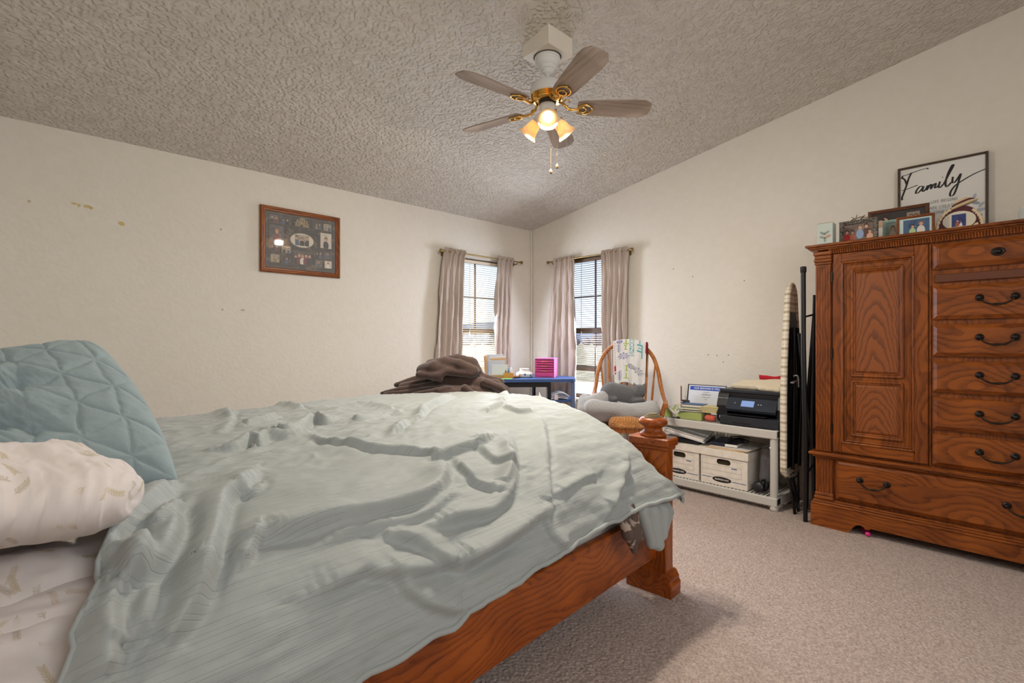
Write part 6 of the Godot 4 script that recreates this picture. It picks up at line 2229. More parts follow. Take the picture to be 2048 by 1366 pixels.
# ---------------------------------------------------------------- ironing board and folded black rack beside the wardrobe chest
func make_ironing_board() -> void:
	var o := thing("ironing_board", "ironing board in a striped cream cover standing folded on end", "ironing board", Vector3(-0.285, 0.0, 2.685), 0.04)
	o.rotation.x = 0.0
	var stripes := picture(64, 512, func(x: int, y: int) -> Color:
		var k := fposmod(y / 512.0 * 9.0, 1.0)
		var c := C8(222, 214, 196)
		if k < 0.22: c = C8(176, 162, 138)
		elif k < 0.30: c = C8(206, 196, 172)
		elif k > 0.6 and k < 0.66: c = C8(186, 174, 150)
		return c)
	var cover := mat(Color.WHITE, 0.9)
	cover.albedo_texture = stripes
	tri_planar(cover, Vector3(1.5, 1.9, 1.5))
	var outline := PackedVector2Array()
	var lo := 0.215
	var hi := 1.462
	for i in 17:
		var t := lerpf(0, PI, i / 16.0)
		outline.append(Vector2(cos(t) * 0.085, hi - 0.14 + sin(t) * 0.14))
	for p in [Vector2(-0.12, 1.15), Vector2(-0.150, 0.95), Vector2(-0.165, 0.7), Vector2(-0.165, 0.30)]: outline.append(p)
	for i in 9:
		var t := lerpf(PI, TAU, i / 8.0)
		outline.append(Vector2(cos(t) * 0.165, 0.27 + sin(t) * 0.055))
	for p in [Vector2(0.165, 0.30), Vector2(0.165, 0.7), Vector2(0.150, 0.95), Vector2(0.12, 1.15)]: outline.append(p)
	# pad: puffy top side facing the room's corner, gathered rim on the underside
	var st := S()
	prism(st, outline, -0.030, -0.004, Transform3D(), true)
	obj("padded_cover", st, cover, o)
	var rim := []
	var rad := []
	for i in outline.size() + 1:
		var p := outline[i % outline.size()]
		rim.append(Vector3(p.x * 0.95, p.y if i % 2 else p.y, -0.006))
		rad.append(0.013 + (0.004 if i % 2 and p.y < 0.5 else 0.0))
	st = S()
	tube(st, smoothed(rim, 2), 0.015, 8)
	obj("gathered_edge", st, cover, o)
	# steel deck seen from below and the folded legs
	var deck := PackedVector2Array()
	for p in outline: deck.append(Vector2(p.x * 0.78, clampf(p.y, 0.26, 1.30)))
	st = S()
	var inner := PackedVector2Array([Vector2(-0.115, 0.28), Vector2(0.115, 0.28), Vector2(0.115, 0.9), Vector2(0.085, 1.2), Vector2(0.05, 1.28), Vector2(-0.05, 1.28), Vector2(-0.085, 1.2), Vector2(-0.115, 0.9)])
	prism(st, inner, -0.004, 0.002)
	obj("steel_deck", st, mat(C8(26, 26, 28), 0.5, 0.4), o)
	for s in [-1.0, 1.0]:
		st = S()
		tube(st, smoothed([Vector3(s * 0.075, 0.27, 0.018), Vector3(s * 0.06, 0.7, 0.022), Vector3(s * 0.035, 1.18, 0.016)]), 0.0105, 8)
		obj("leg", st, M.black_metal, o)
	st = S()
	tube(st, smoothed([Vector3(-0.02, 0.30, 0.035), Vector3(0.01, 0.75, 0.045), Vector3(0.03, 1.10, 0.035)]), 0.012, 8)
	obj("leg", st, M.black_metal, o)
	st = S()
	tube(st, [Vector3(-0.13, 0.83, 0.03), Vector3(0.13, 0.855, 0.03)], 0.012, 8, 0.5)
	obj("locking_bar", st, mat(C8(150, 150, 150), 0.4, 0.6), o)
	st = S()
	tube(st, smoothed([Vector3(-0.10, 0.87, 0.03), Vector3(-0.10, 0.87, 0.055), Vector3(-0.085, 0.80, 0.055)]), 0.005, 6)
	obj("hook", st, mat(C8(170, 170, 170), 0.3, 0.8), o)
	# wire iron rest at the foot, standing on the carpet
	for x in [-0.13, -0.055]:
		st = S()
		tube(st, smoothed([Vector3(x, 0.235, 0.0), Vector3(x - 0.005, 0.12, 0.03), Vector3(x, 0.012, 0.04), Vector3(x + 0.025, 0.007, 0.04), Vector3(x + 0.05, 0.05, 0.03), Vector3(x + 0.05, 0.235, 0.0)]), 0.0055, 8)
		obj("wire_rest", st, M.black_metal, o)
	st = S()
	for x in [0.03, 0.13]: tube(st, [Vector3(x, 0.235, -0.005), Vector3(x, 0.008, 0.0)], 0.0055, 8)
	for y in [0.06, 0.13, 0.2]: tube(st, [Vector3(-0.13, y, 0.025), Vector3(0.13, y, 0.0)], 0.004, 6)
	obj("wire_rest", st, M.black_metal, o)
	# folded black stand
	o = thing("folding_stand", "folded black tube stand leaning between ironing board and wardrobe chest", "folding stand", Vector3(-0.44, 0, 2.79))
	st = S()
	tube(st, [Vector3(-0.06, 0.0, 0.03), Vector3(-0.052, 0.42, 0.028)], 0.0125, 10)
	tube(st, [Vector3(-0.054, 0.40, 0.028), Vector3(-0.035, 1.10, 0.012), Vector3(-0.01, 1.53, 0.004)], 0.0145, 10)
	obj("tube_leg", st, M.black_metal, o)
	st = S()
	lathe(st, [Vector2(0.0, 0.0), Vector2(0.017, 0.0), Vector2(0.0175, 0.03), Vector2(0.014, 0.036), Vector2(0, 0.037)], 14, Transform3D(Basis(), Vector3(-0.01, 1.515, 0.004)))
	obj("end_cap", st, M.rubber, o)
	for t in [[Vector3(0.06, 0.06, 0.045), Vector3(0.05, 0.6, 0.035), Vector3(0.09, 1.38, 0.04)], [Vector3(0.16, 0.02, 0.045), Vector3(0.04, 0.9, -0.012), Vector3(0.0, 1.14, -0.02)], [Vector3(0.13, 0.02, -0.02), Vector3(0.10, 0.75, 0.0), Vector3(0.12, 1.28, 0.03)]]:
		st = S()
		tube(st, t, 0.012, 8)
		obj("tube_leg", st, M.black_metal, o)
	st = S()
	tube(st, [Vector3(-0.015, 1.24, 0.008), Vector3(0.09, 1.26, 0.04)], 0.006, 8)
	tube(st, [Vector3(-0.045, 0.28, 0.03), Vector3(0.06, 0.34, 0.045)], 0.006, 8)
	obj("cross_bar", st, M.black_metal, o)
	var bagm := mat(C8(28, 27, 28), 0.9)
	o = thing("black_sling", "black fabric sling hanging inside the folded tube stand", "sling", Vector3(-0.30, 0, 2.80))
	obj("cloth", blob([[Vector3(-0.02, 1.0, 0.0), Vector3(-0.01, 0.75, 0.005), 0.012, 0.026], [Vector3(-0.01, 0.75, 0.005), Vector3(0.02, 0.46, 0.0), 0.026, 0.022], [Vector3(0.03, 0.95, 0.0), Vector3(0.06, 0.40, 0.0), 0.015, 0.03]], 0.01, 0.03), bagm, o)
	o = thing("wire_basket", "small black wire rack hanging on the wall behind the wardrobe chest", "wire rack", Vector3(-0.015, 0, 2.79))
	st = S()
	for z in [0.0, 0.025, 0.05]: tube(st, [Vector3(0, 0.93, z), Vector3(0, 1.22, z)], 0.002, 5)
	for y in [0.94, 1.0, 1.06]: tube(st, [Vector3(-0.05, y, -0.01), Vector3(0, y, 0.06)], 0.002, 5)
	obj("wires", st, M.black_metal, o)

# ---------------------------------------------------------------- rocking chair with its towel, blanket and cats
func make_chair() -> void:
	var at := Vector3(-0.636, 0, 1.658)
	var turn := deg_to_rad(-55.0)
	var o := thing("rocking_chair", "oak bow-back rocking chair standing between the window and the shelf unit", "rocking chair", at, turn)
	var wood: Material = M.oak_light
	var half := [Vector3(0.255, 0.635, 0.20), Vector3(0.265, 0.645, 0.08), Vector3(0.262, 0.665, -0.05), Vector3(0.250, 0.74, -0.155), Vector3(0.232, 0.86, -0.20), Vector3(0.195, 0.97, -0.225), Vector3(0.13, 1.045, -0.24), Vector3(0.05, 1.075, -0.246)]
	var pts := []
	for p in half: pts.append(p)
	for i in range(half.size() - 1, -1, -1): pts.append(Vector3(-half[i].x, half[i].y, half[i].z))
	var bow: Array = smoothed(pts, 5)
	var st := S()
	tube(st, bow, 0.0155, 10)
	obj("bow", st, wood, o)
	# seat
	st = S()
	var poly := PackedVector2Array()
	for i in 32:
		var t := TAU * i / 32.0
		var c := cos(t)
		var s := sin(t)
		poly.append(Vector2(signf(c) * pow(absf(c), 0.7) * (0.235 + 0.02 * s), signf(s) * pow(absf(s), 0.75) * 0.215))
	prism(st, poly, 0.395, 0.435, Transform3D(Basis(Vector3.RIGHT, PI / 2), Vector3(0, 0.866, 0.0)), true)
	obj("seat", st, wood, o)
	for i in 9:
		var u := lerpf(-1, 1, i / 8.0)
		var foot := Vector3(u * 0.165, 0.43, -0.165 - 0.02 * (1.0 - u * u))
		var x := u * 0.215
		var best := Vector3.ZERO
		for p in bow:
			if p.y > 0.72 and absf(p.x - x) < absf(best.x - x) + 0.0001 or best == Vector3.ZERO: best = p
		st = S()
		tube(st, [foot, foot.lerp(best, 0.35), foot.lerp(best, 0.5), best], [0.006, 0.009, 0.009, 0.0055], 8)
		obj("spindle", st, wood, o)
	for s in [-1.0, 1.0]:
		for z in [0.15, 0.03]:
			st = S()
			tube(st, [Vector3(s * 0.195, 0.43, z - 0.03), Vector3(s * 0.222, 0.50, z - 0.015), Vector3(s * 0.24, 0.57, z), Vector3(s * 0.257, 0.635, z + 0.005)], [0.009, 0.014, 0.010, 0.008], 8)
			obj("arm_post", st, wood, o)
		for z in [0.14, -0.14]:
			st = S()
			tube(st, [Vector3(s * 0.15, 0.44, z * 0.9), Vector3(s * 0.175, 0.28, z * 1.1), Vector3(s * 0.19, 0.18, z * 1.2), Vector3(s * 0.21, 0.055, z * 1.35)], [0.014, 0.019, 0.013, 0.012], 10)
			obj("leg", st, wood, o)
		st = S()
		tube(st, [Vector3(s * 0.183, 0.22, 0.165), Vector3(s * 0.183, 0.22, 0.0), Vector3(s * 0.183, 0.22, -0.165)], [0.008, 0.012, 0.008], 8)
		obj("stretcher", st, wood, o)
		var rk := []
		for i in 15:
			var z := lerpf(-0.42, 0.34, i / 14.0)
			rk.append(Vector3(s * 0.212, 0.020 + 0.30 * z * z, z))
		st = S()
		tube(st, rk, 0.018, 8, 0.7)
		obj("rocker", st, wood, o)
	# printed towel over the bow: down the front, over the top, down the back
	var tw := thing("printed_towel", "white holiday towel with snowflakes and letters draped over the rocking chair", "towel", at, turn)
	var img := Image.create(256, 512, false, Image.FORMAT_RGB8)
	img.fill(C8(226, 226, 228))
	var teal := C8(96, 176, 176)
	var lime := C8(158, 184, 62)
	var navy := C8(84, 92, 160)
	var slate := C8(120, 124, 148)
	var letter := func(ch: String, x: int, y: int, s: int, col: Color, quarter: bool) -> void:
		var g: Array = GLYPHS[ch]
		for r in g.size():
			for c in g[r].length():
				if g[r][c] != "1": continue
				# upside down, as the towel hangs
				var rr := 6 - r
				var cc: int = g[r].length() - 1 - c
				var p := Vector2i(x + (rr if quarter else cc) * s, y + (cc if quarter else rr) * s)
				img.fill_rect(Rect2i(p, Vector2i(s, s)), col)
	var flake := func(c: Vector2, r: float, col: Color) -> void:
		for k in 8:
			var d := Vector2.from_angle(TAU * k / 8.0)
			stroke(img, c + d * r * 0.15, c + d * r, 3, col)
			for q in [0.45, 0.7]:
				for sd in [-0.8, 0.8]: stroke(img, c + d * r * q, c + d * r * q + d.rotated(sd) * r * 0.25, 3, col)
	for k in 3:
		letter.call("TEL"[k], 184, 10 + 62 * k, 9, teal, false)
	for k in 4: letter.call("WONS"[k], 128, 6 + 52 * k, 7, teal, false)
	letter.call("T", 78, 12, 9, lime, false)
	letter.call("I", 84, 84, 9, lime, false)
	letter.call("I", 90, 330, 9, lime, false)
	letter.call("T", 78, 410, 9, lime, false)
	flake.call(Vector2(80, 220), 46.0, navy)
	flake.call(Vector2(200, 340), 44.0, slate)
	flake.call(Vector2(140, 330), 30.0, slate)
	flake.call(Vector2(50, 40), 26.0, navy)
	for y0 in [70, 380]:
		stroke(img, Vector2(44, y0), Vector2(44, y0 + 100), 4, navy)
		for q in 5:
			for sd in [-1.0, 1.0]: stroke(img, Vector2(44, y0 + 16 + q * 18), Vector2(44 + sd * 16, y0 + 4 + q * 18), 3, navy)
	img.fill_rect(Rect2i(4, 300, 14, 60), C8(190, 24, 74))
	img.fill_rect(Rect2i(6, 374, 12, 18), C8(190, 24, 74))
	for y in range(20, 300, 26): img.fill_rect(Rect2i(10, y, 5, 12), C8(150, 60, 90))
	var tm := mat(Color.WHITE, 0.92)
	tm.albedo_texture = ImageTexture.create_from_image(img)
	tm.rim_enabled = true
	tm.rim = 0.3
	var nu := 48
	var nv := 70
	var sp := PackedVector3Array()
	var uv := PackedVector2Array()
	var nz := FastNoiseLite.new()
	nz.seed = 31
	nz.frequency = 1.0
	for i in nu + 1:
		var u := float(i) / nu
		for j in nv + 1:
			var v := float(j) / nv
			var x := lerpf(-0.115, 0.145, u)
			# height of the bow at this x
			var by := 1.078 - 1.35 * x * x - 5.0 * pow(absf(x), 4.0)
			var bz := -0.246 + 0.35 * x * x
			var front := 0.345
			var run := (front + 0.05 + 0.26) * v
			var p: Vector3
			var fold := 0.010 * sin(u * 19.0 + 1.5 * nz.get_noise_1d(v * 4.0)) + 0.006 * nz.get_noise_2d(u * 6.0, v * 5.0)
			if run < front:
				var d := front - run
				var k := smoothstep(0.0, 0.2, d)
				p = Vector3(x * (1.0 - 0.10 * d / front) , by + 0.017 - d + 0.02 * sin(u * 5.0) * k, bz + 0.024 + fold * k + d * 0.10)
			elif run < front + 0.05:
				var t := (run - front) / 0.05 * PI
				p = Vector3(x, by + 0.017 + sin(t) * 0.014, bz + cos(t) * 0.024)
			else:
				var d := run - front - 0.05
				p = Vector3(x, by + 0.017 - d, bz - 0.024 + fold * 0.5 - d * 0.02)
			sp.append(p)
			uv.append(Vector2(u, 1.0 - run / (front + 0.03)))
	obj("cloth", sheet(sp, nu, nv, uv, true), tm, tw)
	st = S()
	var edge := []
	for j in range(30, nv + 1, 2): edge.append(sp[nu * (nv + 1) + j] + Vector3(0.004, 0, 0))
	tube(st, edge, 0.010, 8)
	obj("red_lining", st, mat(C8(122, 18, 34), 0.9), tw)
	# grey fleece blanket rolled on the seat
	var gr := thing("grey_blanket", "light grey fleece blanket rolled up on the rocking chair seat", "blanket", at, turn)
	var gm := mat(Color.WHITE, 0.95)
	gm.albedo_texture = speckled(C8(148, 148, 150), C8(172, 172, 172), noise_image(256, 0.1, 99, 3))
	gm.rim_enabled = true
	gm.rim = 0.5
	tri_planar(gm, Vector3.ONE * 4.0)
	obj("cloth", blob([
		[Vector3(-0.26, 0.560, 0.10), Vector3(-0.02, 0.575, 0.15), 0.075, 0.060], [Vector3(-0.02, 0.575, 0.15), Vector3(0.155, 0.590, 0.15), 0.060, 0.066],
		[Vector3(-0.30, 0.60, 0.05), Vector3(-0.18, 0.66, 0.0), 0.070, 0.055], [Vector3(-0.33, 0.57, 0.10), Vector3(-0.33, 0.64, 0.02), 0.05, 0.045],
		[Vector3(-0.18, 0.62, -0.02), Vector3(0.05, 0.55, 0.02), 0.06, 0.06], [Vector3(0.05, 0.55, 0.02), Vector3(0.15, 0.56, 0.03), 0.06, 0.06],
		[Vector3(-0.15, 0.515, 0.02), Vector3(0.13, 0.51, 0.06), 0.065, 0.065],
		[Vector3(0.105, 0.60, 0.15), Vector3(0.15, 0.645, 0.09), 0.03, 0.022], [Vector3(0.14, 0.585, 0.17), Vector3(0.185, 0.64, 0.10), 0.026, 0.018], [Vector3(0.165, 0.56, 0.17), Vector3(0.20, 0.60, 0.10), 0.024, 0.016], [Vector3(0.15, 0.54, 0.18), Vector3(0.20, 0.545, 0.12), 0.024, 0.018],
		[Vector3(-0.12, 0.60, 0.17), Vector3(0.02, 0.605, 0.19), 0.03, 0.022], [Vector3(-0.25, 0.605, 0.175), Vector3(-0.27, 0.58, 0.10), 0.062, 0.065], [Vector3(-0.255, 0.61, 0.19), Vector3(-0.04, 0.595, 0.165), 0.055, 0.045]], 0.008, 0.016), gm, gr)
	make_cats(at, turn)

func cat_material(a: Color, b: Color, seed_: int) -> StandardMaterial3D:
	var m := mat(Color.WHITE, 0.95)
	m.albedo_texture = speckled(a, b, noise_image(256, 0.07, seed_, 4), 0.3, 0.7)
	relief(m, noise_image(256, 0.25, seed_ + 1, 2), 0.3)
	m.rim_enabled = true
	m.rim = 0.6
	tri_planar(m, Vector3(7, 9, 7))
	return m

func make_cats(at: Vector3, turn: float) -> void:
	var o := thing("grey_cat", "smoky grey cat sitting on the rolled blanket in the rocking chair", "cat", at, turn)
	var fur := cat_material(C8(84, 84, 88), C8(108, 108, 110), 61)
	var h := Vector3(0.082, 0.715, -0.015)
	obj("body", blob([
		[Vector3(-0.125, 0.690, -0.045), Vector3(-0.03, 0.675, -0.04), 0.088, 0.078], [Vector3(-0.03, 0.675, -0.04), Vector3(0.055, 0.665, -0.03), 0.078, 0.055],
		[Vector3(0.055, 0.668, -0.03), h, 0.045, 0.040], [h, h + Vector3(0.0, 0.004, 0.008), 0.044, 0.042], [h + Vector3(-0.012, -0.014, 0.030), h + Vector3(0.012, -0.014, 0.030), 0.020, 0.020],
		[h + Vector3(-0.030, 0.026, 0.0), h + Vector3(-0.042, 0.062, -0.004), 0.016, 0.003], [h + Vector3(0.030, 0.026, 0.0), h + Vector3(0.042, 0.062, -0.004), 0.016, 0.003],
		[Vector3(0.03, 0.640, 0.01), Vector3(0.07, 0.648, 0.055), 0.024, 0.016], [Vector3(0.06, 0.640, -0.01), Vector3(0.105, 0.652, 0.045), 0.024, 0.016],
		[Vector3(-0.17, 0.650, 0.0), Vector3(-0.10, 0.655, 0.055), 0.026, 0.016]], 0.0055, 0.022), fur, o)
	var eye := mat(C8(190, 196, 120), 0.1)
	for s in [-1.0, 1.0]:
		var st := S()
		lathe(st, [Vector2(0, -0.006), Vector2(0.005, -0.004), Vector2(0.0065, 0), Vector2(0.005, 0.004), Vector2(0, 0.006)], 12, Transform3D(Basis(), h + Vector3(s * 0.018, 0.006, 0.041)))
		obj("eye", st, eye, o)
	var st := S()
	lathe(st, [Vector2(0, -0.004), Vector2(0.004, 0), Vector2(0, 0.004)], 8, Transform3D(Basis(), h + Vector3(0, -0.010, 0.052)))
	obj("nose", st, mat(C8(60, 50, 52), 0.5), o)
	o = thing("orange_cat", "orange tabby cat curled up on the front of the rocking chair seat", "cat", at + Vector3(-0.016, 0.036, 0.012), turn)
	fur = cat_material(C8(128, 66, 20), C8(224, 166, 98), 71)
	h = Vector3(0.115, 0.478, 0.180)
	obj("body", blob([
		[Vector3(-0.105, 0.474, 0.185), Vector3(0.0, 0.476, 0.20), 0.038, 0.042], [Vector3(0.0, 0.476, 0.20), Vector3(0.075, 0.474, 0.19), 0.042, 0.036],
		[h, h + Vector3(0.008, 0, 0.012), 0.037, 0.034], [h + Vector3(0.014, -0.010, 0.030), h + Vector3(0.022, -0.012, 0.026), 0.016, 0.015],
		[h + Vector3(-0.014, 0.024, 0.010), h + Vector3(-0.020, 0.046, 0.010), 0.013, 0.003], [h + Vector3(0.026, 0.022, 0.0), h + Vector3(0.036, 0.044, -0.002), 0.013, 0.003],
		[Vector3(0.05, 0.452, 0.215), Vector3(0.11, 0.450, 0.222), 0.016, 0.014], [Vector3(-0.13, 0.452, 0.18), Vector3(-0.06, 0.450, 0.232), 0.016, 0.012], [Vector3(-0.06, 0.450, 0.232), Vector3(0.03, 0.449, 0.240), 0.012, 0.010]], 0.005, 0.016), fur, o)

# ---------------------------------------------------------------- corner desk
func make_desk() -> void:
	var o := thing("corner_desk", "blue-topped corner desk with black apron standing between the windows", "desk", Vector3.ZERO)
	var blue := mat(C8(52, 84, 136), 0.45)
	var pale := mat(C8(92, 112, 150), 0.5)
	var y := 0.75
	var st := S()
	var poly := PackedVector2Array([Vector2(-0.985, 0.40), Vector2(-0.40, 0.868)])
	for p in [Vector2(-0.36, 0.888), Vector2(-0.325, 0.885), Vector2(-0.295, 0.862), Vector2(-0.12, 0.70), Vector2(-0.115, 0.14), Vector2(-0.97, 0.14)]: poly.append(p)
	prism(st, poly, y - 0.028, y, Transform3D(Basis(Vector3.RIGHT, Vector3.BACK, Vector3.DOWN), Vector3(0, 2 * y - 0.028, 0)))
	obj("top", st, blue, o)
	var f := Vector2(0.585, 0.468).normalized()
	var inn := Vector2(f.y, -f.x)
	st = S()
	var a := Vector2(-0.965, 0.40) + inn * 0.02
	var mid := a + f * 0.56
	box(st, Vector3((a.x + mid.x) / 2, y - 0.052, (a.y + mid.y) / 2), Vector3(0.56, 0.045, 0.02), 0.002, Basis(Vector3.UP, -atan2(f.y, f.x)))
	obj("apron", st, M.black_metal, o)
	for p in [[mid, 0.0], [a + f * 0.02, 0.0]]:
		st = S()
		box(st, Vector3(p[0].x, (y - 0.028) / 2, p[0].y), Vector3(0.030, y - 0.028, 0.030), 0.002, Basis(Vector3.UP, -atan2(f.y, f.x)))
		obj("leg", st, M.black_metal, o)
	var r := Vector2(-0.335, 0.862)
	st = S()
	box(st, Vector3(r.x, (y - 0.028) / 2, r.y), Vector3(0.034, y - 0.028, 0.034), 0.004, Basis(Vector3.UP, -atan2(f.y, f.x)))
	obj("leg", st, pale, o)
	for p in [Vector2(-0.15, 0.18), Vector2(-0.9, 0.18)]:
		st = S()
		box(st, Vector3(p.x, (y - 0.028) / 2, p.y), Vector3(0.03, y - 0.028, 0.03), 0.002)
		obj("leg", st, M.black_metal, o)
	st = S()
	var lower := PackedVector2Array([mid + inn * -0.01, r + inn * -0.012, r + Vector2(0.02, 0.0), Vector2(-0.13, 0.68), Vector2(-0.30, 0.54)])
	prism(st, lower, 0.0, 0.022, Transform3D(Basis(Vector3.RIGHT, Vector3.BACK, Vector3.DOWN), Vector3(0, 0.56, 0)))
	obj("lower_shelf", st, blue, o)
	# papers on the lower shelf
	rng.seed = 12
	var pm := [C8(226, 228, 234), C8(196, 204, 222), C8(150, 164, 200)]
	var d2 := thing("magazine_stack", "curled white and blue magazines on the desk's lower shelf", "magazines", Vector3(-0.375, 0.5605, 0.72), -0.7)
	for i in 4:
		var pts := PackedVector3Array()
		for u in 2:
			for v in 13:
				var t := v / 12.0
				pts.append(Vector3(lerpf(-0.08, 0.075, t) + i * 0.004, 0.0078 + i * 0.009 + 0.028 * sin(t * PI) * (0.4 + 0.2 * i), lerpf(-0.09, 0.09, u)))
		for u in 2:
			for v in 13: pts.append(pts[u * 13 + 12 - v] - Vector3(0, 0.007, 0))
		var s2 := S()
		s2.set_smooth_group(0)
		for half in 2:
			for v in 12:
				var k := half * 26 + v
				quad(s2, pts[k], pts[k + 1], pts[k + 14], pts[k + 13], Vector3.UP if half == 0 else Vector3.DOWN)
		s2.set_smooth_group(0xFFFFFFFF)
		for u in 2:
			for v in 12: quad(s2, pts[u * 13 + v], pts[u * 13 + v + 1], pts[26 + u * 13 + 11 - v], pts[26 + u * 13 + 12 - v], Vector3(0, 0, -1 + 2 * u))
		obj("magazine", s2, mat(pm[i % 3], 0.5), d2)
	d2 = thing("small_box", "tiny pale carton beside the magazines on the lower shelf", "box", Vector3(-0.47, 0.5605, 0.775), -0.7)
	st = S()
	box(st, Vector3(0, 0.022, 0), Vector3(0.035, 0.044, 0.05), 0.002)
	obj("carton", st, mat(C8(214, 204, 214), 0.7), d2)
	# pink drawer tower
	var pink := mat(C8(214, 74, 132), 0.5)
	var rose := mat(C8(196, 96, 150), 0.5)
	var t := thing("drawer_tower", "hot pink mini drawer tower standing on the blue desk", "drawer unit", Vector3(-0.375, y + 0.0005, 0.565), deg_to_rad(-57.0))
	var w := 0.185
	st = S()
	span(st, Vector3(-w / 2, 0, -0.13), Vector3(w / 2, 0.012, 0.09), 0.002)
	span(st, Vector3(-w / 2, 0.168, -0.13), Vector3(w / 2, 0.182, 0.09), 0.002)
	span(st, Vector3(-w / 2, 0.012, -0.13), Vector3(-w / 2 + 0.006, 0.168, 0.09), 0.001)
	span(st, Vector3(w / 2 - 0.006, 0.012, -0.13), Vector3(w / 2, 0.168, 0.09), 0.001)
	span(st, Vector3(-w / 2 + 0.006, 0.012, -0.13), Vector3(w / 2 - 0.006, 0.168, -0.126), 0.001)
	obj("case", st, rose, t)
	var ys := [0.014, 0.056, 0.078, 0.100, 0.122, 0.144, 0.166]
	for i in 6:
		var dr := Node3D.new()
		dr.name = "drawer"
		t.add_child(dr, true)
		st = S()
		span(st, Vector3(-w / 2 + 0.008, ys[i], -0.11), Vector3(w / 2 - 0.008, ys[i + 1] - 0.005, 0.094), 0.002)
		obj("tray", st, pink, dr)
		st = S()
		span(st, Vector3(-0.028, ys[i] + 0.004, 0.094), Vector3(0.028, ys[i] + 0.008, 0.100), 0.001)
		obj("pull", st, [rose, mat(C8(226, 170, 90), 0.6)][i % 2], dr)
	# painted ceramic pot
	t = thing("ceramic_pot", "squat white ceramic pot with painted flowers on the blue desk", "pot", Vector3(-0.555, y + 0.0005, 0.455))
	var glaze := mat(Color.WHITE, 0.2)
	glaze.albedo_texture = speckled(C8(216, 212, 196), C8(228, 226, 214), noise_image(128, 0.05, 3, 2))
	tri_planar(glaze, Vector3.ONE * 5.0)
	st = S()
	lathe(st, [Vector2(0, 0), Vector2(0.062, 0), Vector2(0.075, 0.008), Vector2(0.083, 0.030), Vector2(0.080, 0.042), Vector2(0.060, 0.054), Vector2(0.046, 0.060), Vector2(0.045, 0.080), Vector2(0.048, 0.084), Vector2(0.043, 0.084), Vector2(0.040, 0.060), Vector2(0.0, 0.050)], 36)
	obj("body", st, glaze, t)
	for i in 9:
		st = S()
		var ang := TAU * i / 9.0 + 0.2
		var dir := Vector3(cos(ang), 0, sin(ang))
		lathe(st, [Vector2(0.0, 0.0022), Vector2(0.008, 0.0015), Vector2(0.010, 0)], 8, Transform3D(Basis(dir.cross(Vector3.UP), dir, Vector3.UP), dir * 0.0815 + Vector3.UP * (0.026 + 0.006 * (i % 2))))
		obj("painted_flower", st, mat([C8(84, 62, 86), C8(186, 128, 96), C8(96, 118, 92)][i % 3], 0.3), t)
	# letter rack with papers
	t = thing("letter_rack", "upright stack of mail and manila envelopes on the blue desk", "letter rack", Vector3(-0.80, y + 0.0005, 0.335), deg_to_rad(-38.0))
	st = S()
	for z in [-0.05, 0.05]: span(st, Vector3(-0.09, 0, z - 0.002), Vector3(0.09, 0.03, z + 0.002), 0.001)
	span(st, Vector3(-0.09, 0, -0.048), Vector3(0.09, 0.004, 0.048), 0.001)
	obj("rack", st, mat(C8(180, 136, 86), 0.6), t)
	var sheets := [[-0.075, 0.205, 0.08, C8(206, 164, 112)], [-0.06, 0.21, 0.04, C8(222, 186, 138)], [-0.01, 0.195, -0.04, C8(216, 220, 228)], [-0.02, 0.215, 0.02, C8(204, 210, 222)], [0.01, 0.20, -0.03, C8(228, 228, 230)], [0.03, 0.18, 0.05, C8(212, 176, 130)], [0.0, 0.16, 0.0, C8(206, 212, 222)], [0.05, 0.12, 0.0, C8(226, 228, 232)]]
	for i in sheets.size():
		var s: Array = sheets[i]
		st = S()
		box(st, Vector3(s[0] * 0.5, 0.005 + s[1] / 2, -0.042 + i * 0.011), Vector3(0.15, s[1], 0.003), 0.0008, Basis(Vector3.BACK, s[2]))
		obj("envelope", st, mat(s[3], 0.85), t)
	st = S()
	box(st, Vector3(0.075, 0.19, -0.01), Vector3(0.016, 0.026, 0.003), 0.0005)
	obj("black_label", st, M.black_ink, t)
	# small orange tub with bottles
	t = thing("orange_tub", "small orange tub holding little bottles in front of the mail", "tub", Vector3(-0.735, y + 0.0005, 0.425), deg_to_rad(-38.0))
	st = S()
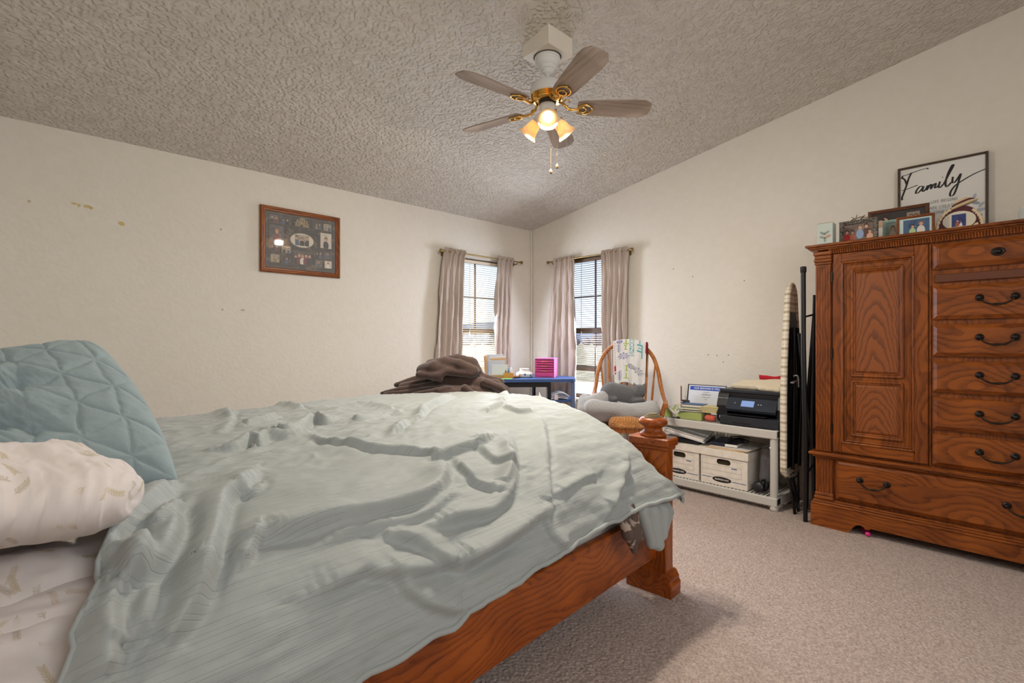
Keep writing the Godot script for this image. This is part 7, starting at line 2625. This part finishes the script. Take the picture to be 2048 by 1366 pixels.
	var orange := mat(C8(206, 140, 66), 0.6)
	span(st, Vector3(-0.045, 0, 0.026), Vector3(0.045, 0.05, 0.030), 0.001)
	span(st, Vector3(-0.045, 0, -0.03), Vector3(0.045, 0.05, -0.026), 0.001)
	span(st, Vector3(-0.045, 0, -0.026), Vector3(-0.041, 0.05, 0.026), 0.001)
	span(st, Vector3(0.041, 0, -0.026), Vector3(0.045, 0.05, 0.026), 0.001)
	span(st, Vector3(-0.041, 0, -0.026), Vector3(0.041, 0.003, 0.026), 0.001)
	obj("tub_walls", st, orange, t)
	for i in 3:
		st = S()
		var bx := -0.025 + 0.025 * i
		lathe(st, [Vector2(0, 0.004), Vector2(0.011, 0.004), Vector2(0.011, 0.065 + 0.006 * i), Vector2(0.006, 0.074 + 0.006 * i), Vector2(0.006, 0.086 + 0.006 * i), Vector2(0, 0.087 + 0.006 * i)], 14, Transform3D(Basis(), Vector3(bx, 0, 0)))
		obj("bottle", st, mat([C8(150, 120, 60), C8(90, 122, 160), C8(226, 222, 210)][i], 0.3), t)
	t = thing("wicker_coaster", "round brown wicker coaster lying by the mail", "coaster", Vector3(-0.665, y + 0.0005, 0.43))
	st = S()
	for i in 5: tube(st, arc(Vector3(0, 0.006 + 0.002 * i, 0), 0.012 + 0.009 * i, 0, TAU, 26, Vector3.RIGHT, Vector3.BACK), 0.006, 6)
	obj("coils", st, mat(C8(150, 104, 62), 0.8), t)
	t = thing("green_paper", "bright green sheet of paper on the edge of the blue desk", "paper", Vector3(-0.83, y + 0.0005, 0.455), deg_to_rad(-38.0))
	st = S()
	box(st, Vector3(0, 0.0012, 0), Vector3(0.16, 0.0024, 0.07), 0.0004)
	obj("sheet", st, mat(C8(126, 206, 96), 0.8), t)

func _ready() -> void:
	rng.seed = 1
	make_materials()
	make_view()
	make_room()
	make_windows()
	make_outside()
	make_bed()
	make_fan()
	make_wardrobe()
	make_collage()
	make_keepsakes()
	make_shelf()
	make_shelf_goods()
	make_ironing_board()
	make_chair()
	make_desk()
